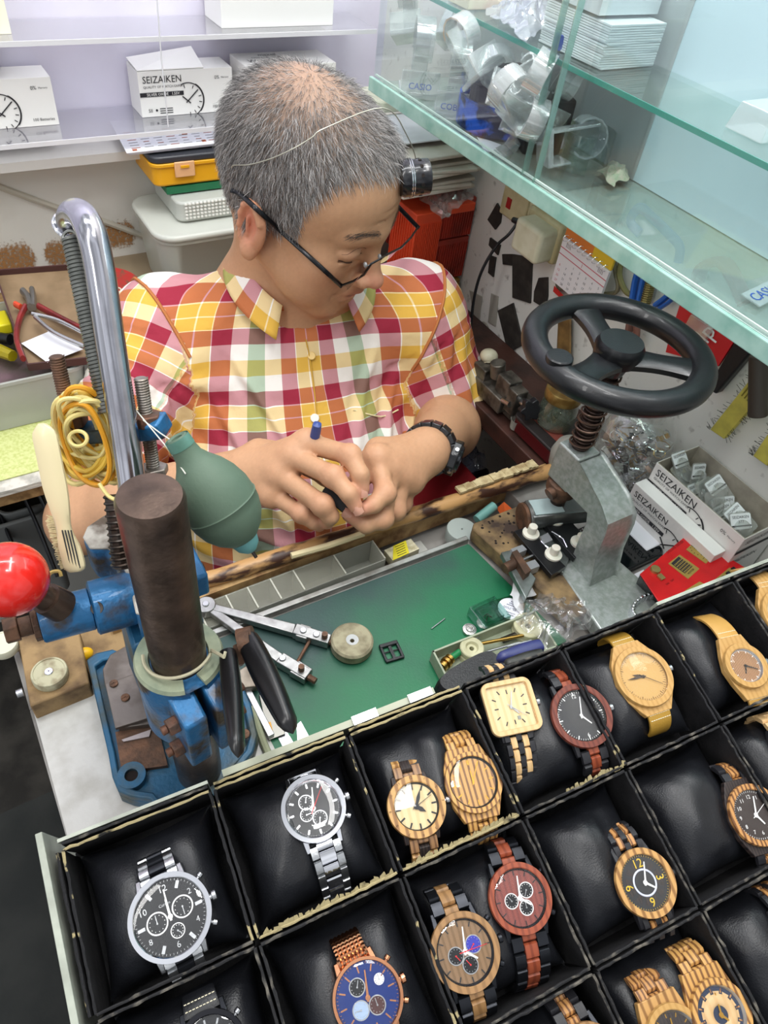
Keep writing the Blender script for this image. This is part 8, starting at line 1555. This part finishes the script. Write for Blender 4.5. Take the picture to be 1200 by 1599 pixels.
def cloth(name, fn, nu, nv, uo=0, vo=0, sc=1, th=.0016):
    P = [[fn(i/nu, j/nv) for j in range(nv+1)] for i in range(nu+1)]; v_ = np.array([[tuple(p) for p in r] for r in P]).reshape(-1, 3); W1 = nv+1
    F_ = np.array([(i*W1+j, (i+1)*W1+j, (i+1)*W1+j+1, i*W1+j+1) for i in range(nu) for j in range(nv)]); L0 = sum((V(P[i+1][nv//2])-V(P[i][nv//2])).length for i in range(nu)); L1 = sum((V(P[nu//2][j+1])-V(P[nu//2][j])).length for j in range(nv))
    uu = np.array([[i/nu*L0+uo for j in range(nv+1)] for i in range(nu+1)]).ravel(); vv = np.array([[j/nv*L1+vo for j in range(nv+1)] for i in range(nu+1)]).ravel()
    root = shirt.parent; o = mesh_obj(name, v_, F_, m_shirt, root, {'pu': uu, 'pv': vv}); o.parent = shirt; q = o.modifiers.new('s', 'SOLIDIFY'); q.thickness = th; q.offset = 0; return o
# collar: stands round the neck, folds outward
def collar(u, v):
    a = -2.55+5.1*u; k = abs(2*u-1); ce = NB+V((.008, -.012, .012)); fdir = NF; sdir = NS
    rx, ry = .062+.004*k, .064+.012*k; base = ce+sdir*(rx*math.sin(a+PI))+(-fdir)*(ry*math.cos(a))
    base = base+V((0, 0, -.020*(k**2.2)+.024+.016*(1-k*k)))
    outd = (base-ce); outd.z = 0; outd.normalize(); dn = .024+.008*k**3
    if v < .3: return base+outd*(.006*v/.3)+V((0, 0, .010*math.sin(v/.3*PI/2)))
    t_ = (v-.3)/.7; return base+outd*(.006+.024*t_)+V((0, 0, .010-dn*t_))
_cf = collar
_pts = np.array([tuple(_cf(i/48, j/10)) for i in range(49) for j in range(11)]); _pp = push_out(sh, _pts, .0045); _jj = np.tile(np.arange(11), 49); _pp[_jj < 3] = _pts[_jj < 3]
cloth('collar', lambda u, v: V(_pp[int(round(u*48))*11+int(round(v*10))].tolist()), 48, 10, .03, .0)
for S_, A_ in ((sR, aR), (sL, aL)):
    nv_ = seamn(S_, A_); e1 = np.cross(nv_, (0, 0, 1)); e1 /= np.linalg.norm(e1); e2 = np.cross(nv_, e1); th_ = np.linspace(0, 2*PI, 73); D_ = np.cos(th_)[:, None]*e1+np.sin(th_)[:, None]*e2; t_ = np.full(73, .02)
    for _ in range(60): Pm = S_+D_*t_[:, None]; t_ += np.clip(-(sh.ev(Pm)+folds(Pm)), -.01, .01)*.7
    ok = t_ < .090; k0 = int(np.argmin(ok)) if (~ok).any() else 0; seq = [(k0+i) % 72 for i in range(72)]; run = []
    for i in seq:
        if ok[i]: run.append(V((S_+D_[i]*(t_[i]+.0008)).tolist()))
        elif len(run) > 12: break
        else: run = []
    if len(run) > 6: b = MB(); b.tube(run, .0021, 6, flat=(1, 1)); o = b.build('armhole_seam', mat('rust seam', 'b5703e', .85), man); o.parent = shirt
# pocket edge, placket, buttons on the shirt surface
def onshirt(px, py, off=.002):
    v = ray(px, py).normalized(); t_ = .5
    for _ in range(80):
        d = float(sh.ev(np.array([CAM+v*t_]))[0])+float(folds(np.array([CAM+v*t_]))[0]); t_ += d*.7
        if abs(d) < 2e-4: break
    return CAM+v*(t_-off)
b = MB(); b.tube(spl([onshirt(x, y, .0015) for x, y in ((478, 530), (484, 560), (490, 600), (494, 640), (498, 680), (506, 740))], 4), .0012, 6, flat=(1, .6)); b.sub('placket_seam', mat('yellow seam', 'c9a03a', .8), shirt)
for x, y in ((492, 653),): b = MB(); c = onshirt(x, y, .001); b.cyl(c, c-FW*.002, .0055, n=24, ch=.0006); b.sub('shirt_button', mat('white button', 'ece8dc', .3), shirt)
b = MB(); c = onshirt(487, 556, .001); b.cyl(c, c-FW*.002, .005, n=24, ch=.0006); b.sub('shirt_button', mat('yellow button', 'd9b76a', .3), shirt)
b = MB(); b.tube(spl([onshirt(x, y, .0015) for x, y in ((552, 640), (580, 648), (600, 650), (622, 640))], 4), .0011, 6); b.sub('pocket_edge', mat('cream seam', 'e8dcae', .8), shirt)
# trousers and stool
tr = Fld()
for s in (-1, 1): h_ = V((.37+s*.09, .76, .50)); kn = V((.35+s*.12, .50, .52)); ft = V((.34+s*.12, .52, .08)); tr.cone(h_, kn, .085, .062, None, .04); tr.cone(kn, ft, .058, .045, None, .03)
tr.cone((.28, .78, .50), (.46, .78, .50), .10, .10, None, .05); tv, tF = tr.mesh((.05, .38, .02), (.65, .92, .64), .008); mesh_obj('trousers', tv, tF, mat('dark trousers', '2e3138', .85), man)
for s in (-1, 1): b = MB(); b.sphere((.34+s*.12, .49, .04), .05, 20, sc=(.9, 1.9, .75)); b.build('shoe', mat('black shoe', '1d1d1f', .5), man)
t = thing('work_stool', 'plain dark stool under the seated man', 'stool', (.37, .78, 0)); b = MB(); b.lathe([(.16, .375), (.165, .38), (.165, .405), (.15, .415)], 36, 0, M_((.37, .78, 0))); b.build('seat', BLK(), t)
for a in range(4): b = MB(); x, y = .12*math.cos(a*PI/2+.8), .12*math.sin(a*PI/2+.8); b.cyl((.37+x, .78+y, .375), (.37+x*1.25, .78+y*1.25, 0), .012); b.build('leg', DARKM(), t)
# ------------------------------------------------------------------ what he wears and holds
def headhit(px, py, off=0, far=.2):
    v = ray(px, py).normalized(); t_ = .55
    for _ in range(60):
        d = float(hd.ev(np.array([CAM+v*t_]))[0]); t_ += d*.8
        if abs(d) < 2e-4: break
    return CAM+v*(t_-off)
def hplane(px, py, y):                                # pixel ray onto the head plane y = const
    v = ray(px, py); o = HM @ V((0, y, 0)); return CAM+v*((o-CAM).dot(HF)/v.dot(HF))
sp = thing('spectacles', 'thin black half-rim spectacles low on his nose', 'glasses', HM @ V((0, .1, -.03))); m_fr = mat('black frame', '16171b', .25, .4)
hR, hL, br = hplane(533, 446, .088), hplane(653, 355, .088), hplane(592, 404, .112); eR, eL = HM @ V((.074, -.006, .012)), HM @ V((-.074, -.006, .012))
bR, bL = hplane(580, 412, .111), hplane(602, 399, .111)
for h0, b0, s in ((hR, bR, 1), (hL, bL, -1)):
    b = MB(); b.tube([h0, h0.lerp(b0, .33)+HF*.004, h0.lerp(b0, .66)+HF*.005, b0], .0013, 8); o = b.build('top_rim', m_fr, sp)
    b = MB(); dn = -HU*.026-HF*.006; b.grid(lambda u, v: h0.lerp(b0, .06+.88*u)+HF*(.004*math.sin(PI*u))+dn*(v*(1-.25*abs(2*u-1)**4)), 12, 8); b.build('lens', clear('lens glass', 'f4f6f8', .10, .02, .9, power=2), sp, smooth=80)
    b = MB(); b.box((0, 0, 0), (.004, .004, .0035), 0, frame(h0, HF, HU)); b.build('hinge', m_fr, sp, bevel=.0005)
b = MB(); b.tube([bR, br+HF*.002+HU*.002, bL], .0011, 8); b.build('bridge', m_fr, sp)
for s, b0 in ((1, bR), (-1, bL)): b = MB(); c = b0-HU*.006-HF*.005; b.tube([b0, c+HF*.002, c], .0006, 6); b.sphere(c, .0032, 12, sc=(.6, 1, 1)); b.build('nose_pad', mat('grey pad', '8d8f90', .3, .4), sp)
def skin_out(p, m=.0025):
    for _ in range(6):
        d = float(hd.ev(np.array([p]))[0])
        if d >= m: break
        q = np.array([[p.x+.001, p.y, p.z], [p.x, p.y+.001, p.z], [p.x, p.y, p.z+.001]]); g = V(((hd.ev(q)-d)/.001).tolist()).normalized(); p = p+g*(m-d)
    return p
def toward(p, m):
    v = (p-CAM).normalized(); t_ = (p-CAM).length
    for _ in range(60):
        if float(hd.ev(np.array([CAM+v*t_]))[0]) > m: break
        t_ -= .001
    return CAM+v*t_
eR = toward(at(374, 302, .76), .003)
for h0, e0, s in ((hR, eR, 1), (hL, eL, -1)):
    P = [h0.lerp(e0, q/8) for q in range(9)]+[e0-HF*.010-HU*.004]; b = MB(); b.tube(spl([toward(p, .002) for p in P], 4), .0019, 8, flat=(1.4, .7)); b.build('temple', m_fr, sp)
lp_ = thing('head_loupe', 'black cylindrical watchmaker loupe worn on his forehead on a wire band', 'loupe', at(650, 275, .74)); la, lb_ = at(630, 279, .748), at(670, 275, .752); Ml = frame(la, lb_-la); LN = (lb_-la).length
b = MB(); b.lathe([(.0165, -.004), (.0182, 0), (.0182, LN*.28), (.0172, LN*.3), (.0172, LN*.36), (.0176, LN*.38), (.0172, LN*.97), (.0160, LN), (.0148, LN), (.0145, LN*.7), (.0001, LN*.68)], 44, 0, Ml, capB=False); b.build('loupe_barrel', mat('black loupe', '1a1b1f', .25, coat=.3), lp_, smooth=40)
for z in (.22, .30): b = MB(); b.torus(.0184, .0007, Ml @ M_((0, 0, LN*z)), 40, 6); b.build('steel_ring', CHROME(), lp_)
for q in range(12): a = q*PI/6; b = MB(); p = Ml @ V((.0173*math.cos(a), .0173*math.sin(a), LN*.62)); n_ = Ml.to_3x3() @ V((math.cos(a), math.sin(a), 0)); b.cyl(p, p+n_*.0006, .0019, n=12); b.build('vent_hole', mat('hole dark', '1c1512', .9), lp_, smooth=0)
b = MB(); b.lathe([(.0146, LN*.9), (.008, LN*.93), (.0001, LN*.94)], 32, 0, Ml, capA=False, capB=False); b.build('lens', mat('loupe lens', '8d9698', .08, .5), lp_)
wp = [headhit(x, y, .010) for x, y in ((362, 262), (366, 258), (390, 257), (425, 247), (460, 231), (488, 214), (508, 200))]
wp += [skin_out(HM @ V(p), .010) for p in ((-.012, .035, .118), (-.036, .060, .098), (-.052, .078, .070))]+[la-HU*0+(lb_-la)*.1]
b = MB(); b.tube(spl(wp, 5), .0006, 6); b.build('wire_band', mat('pale wire', 'b5b3a5', .35, .7), lp_)
# wrist watch
dW = (WL-EL).normalized(); cW = at(680, 707, .825); cW = EL+dW*((cW-EL).dot(dW)); tv_ = thing('sport_watch', 'chunky black wristwatch on his left wrist', 'watch', cW); Mw_ = frame(cW, dW, RT*.75+DN*.45-FW*.55)
rW = .0275; r_in = max(.026, .0275+(.041-.0275)*max(0, 1-((cW-EL).length/((WL-EL).length*.65+1e-6)-.54)))
for k in range(16):
    a = 2*PI*k/16; 
    if k == 0: continue
    p = Mw_ @ V((rW*math.cos(a), rW*math.sin(a), 0)); b = MB(); b.box((0, 0, 0), (.0060, .0112, .024 if k % 2 else .021), 0, Mw_ @ Matrix.Rotation(a, 4, 'Z') @ M_((rW+.001, 0, 0))); b.build('band_link', mat('black resin', '1e1f22', .3, coat=.3), tv_, bevel=.001)
Mq = Mw_ @ Matrix.Rotation(math.radians(0), 4, 'Z') @ M_((rW+.002, 0, 0)) @ Matrix.Rotation(PI/2, 4, 'Y')
b = MB(); b.prism([(.0215*math.cos(q*PI/4+PI/8), .0215*math.sin(q*PI/4+PI/8)) for q in range(8)], -.004, .006, 0, Mq); b.build('case', MATS['black resin'], tv_, bevel=.0015)
b = MB(); b.lathe([(.0165, .006), (.0155, .0085), (.0125, .009), (.012, .0075), (.0001, .0075)], 32, 0, Mq, capB=False); b.build('bezel', mat('dark steel bezel', '4a4c50', .2, .9), tv_)
for a in (40, 140, 220, 320): b = MB(); p = Mq @ V((.019*math.cos(math.radians(a)), .019*math.sin(math.radians(a)), .002)); q = Mq @ V((.022*math.cos(math.radians(a)), .022*math.sin(math.radians(a)), .002)); b.cyl(p, q, .0022, n=12); b.build('push_button', STEEL(), tv_)
# the job in his hands
t = thing('watch_movement_holder', 'small black watch with yellow edge held between his fingers', 'watch', at(525, 775, .735))
Mh = frame(at(534, 778, .738), -FW, RT+DN*.8); b = MB(); b.prism(rrect(.040, .022, .006), -.005, .004, 0, Mh); b.build('case', BLK(), t, bevel=.001); b = MB(); b.tube([Mh @ V((x, y, .002)) for x, y in ((-.021, .004), (-.020, .013), (-.006, .0135), (.010, .013))][::1], .0024, 8); b.build('yellow_edge', mat('yellow rubber edge', 'd9b132', .5), t)
b = MB(); b.cyl(at(556, 774, .725), at(572, 768, .723), .0035, n=12); b.build('crown_end', STEEL(), t)
b = MB(); grip(b, at(496, 660, .715), at(488, 704, .745), .0052, .009); tag(b.build('blue_tool_handle', mat('blue tool', '3c4f8e', .4), smooth=50), 'blue plastic tool handle sticking up behind his fingers', 'tool')
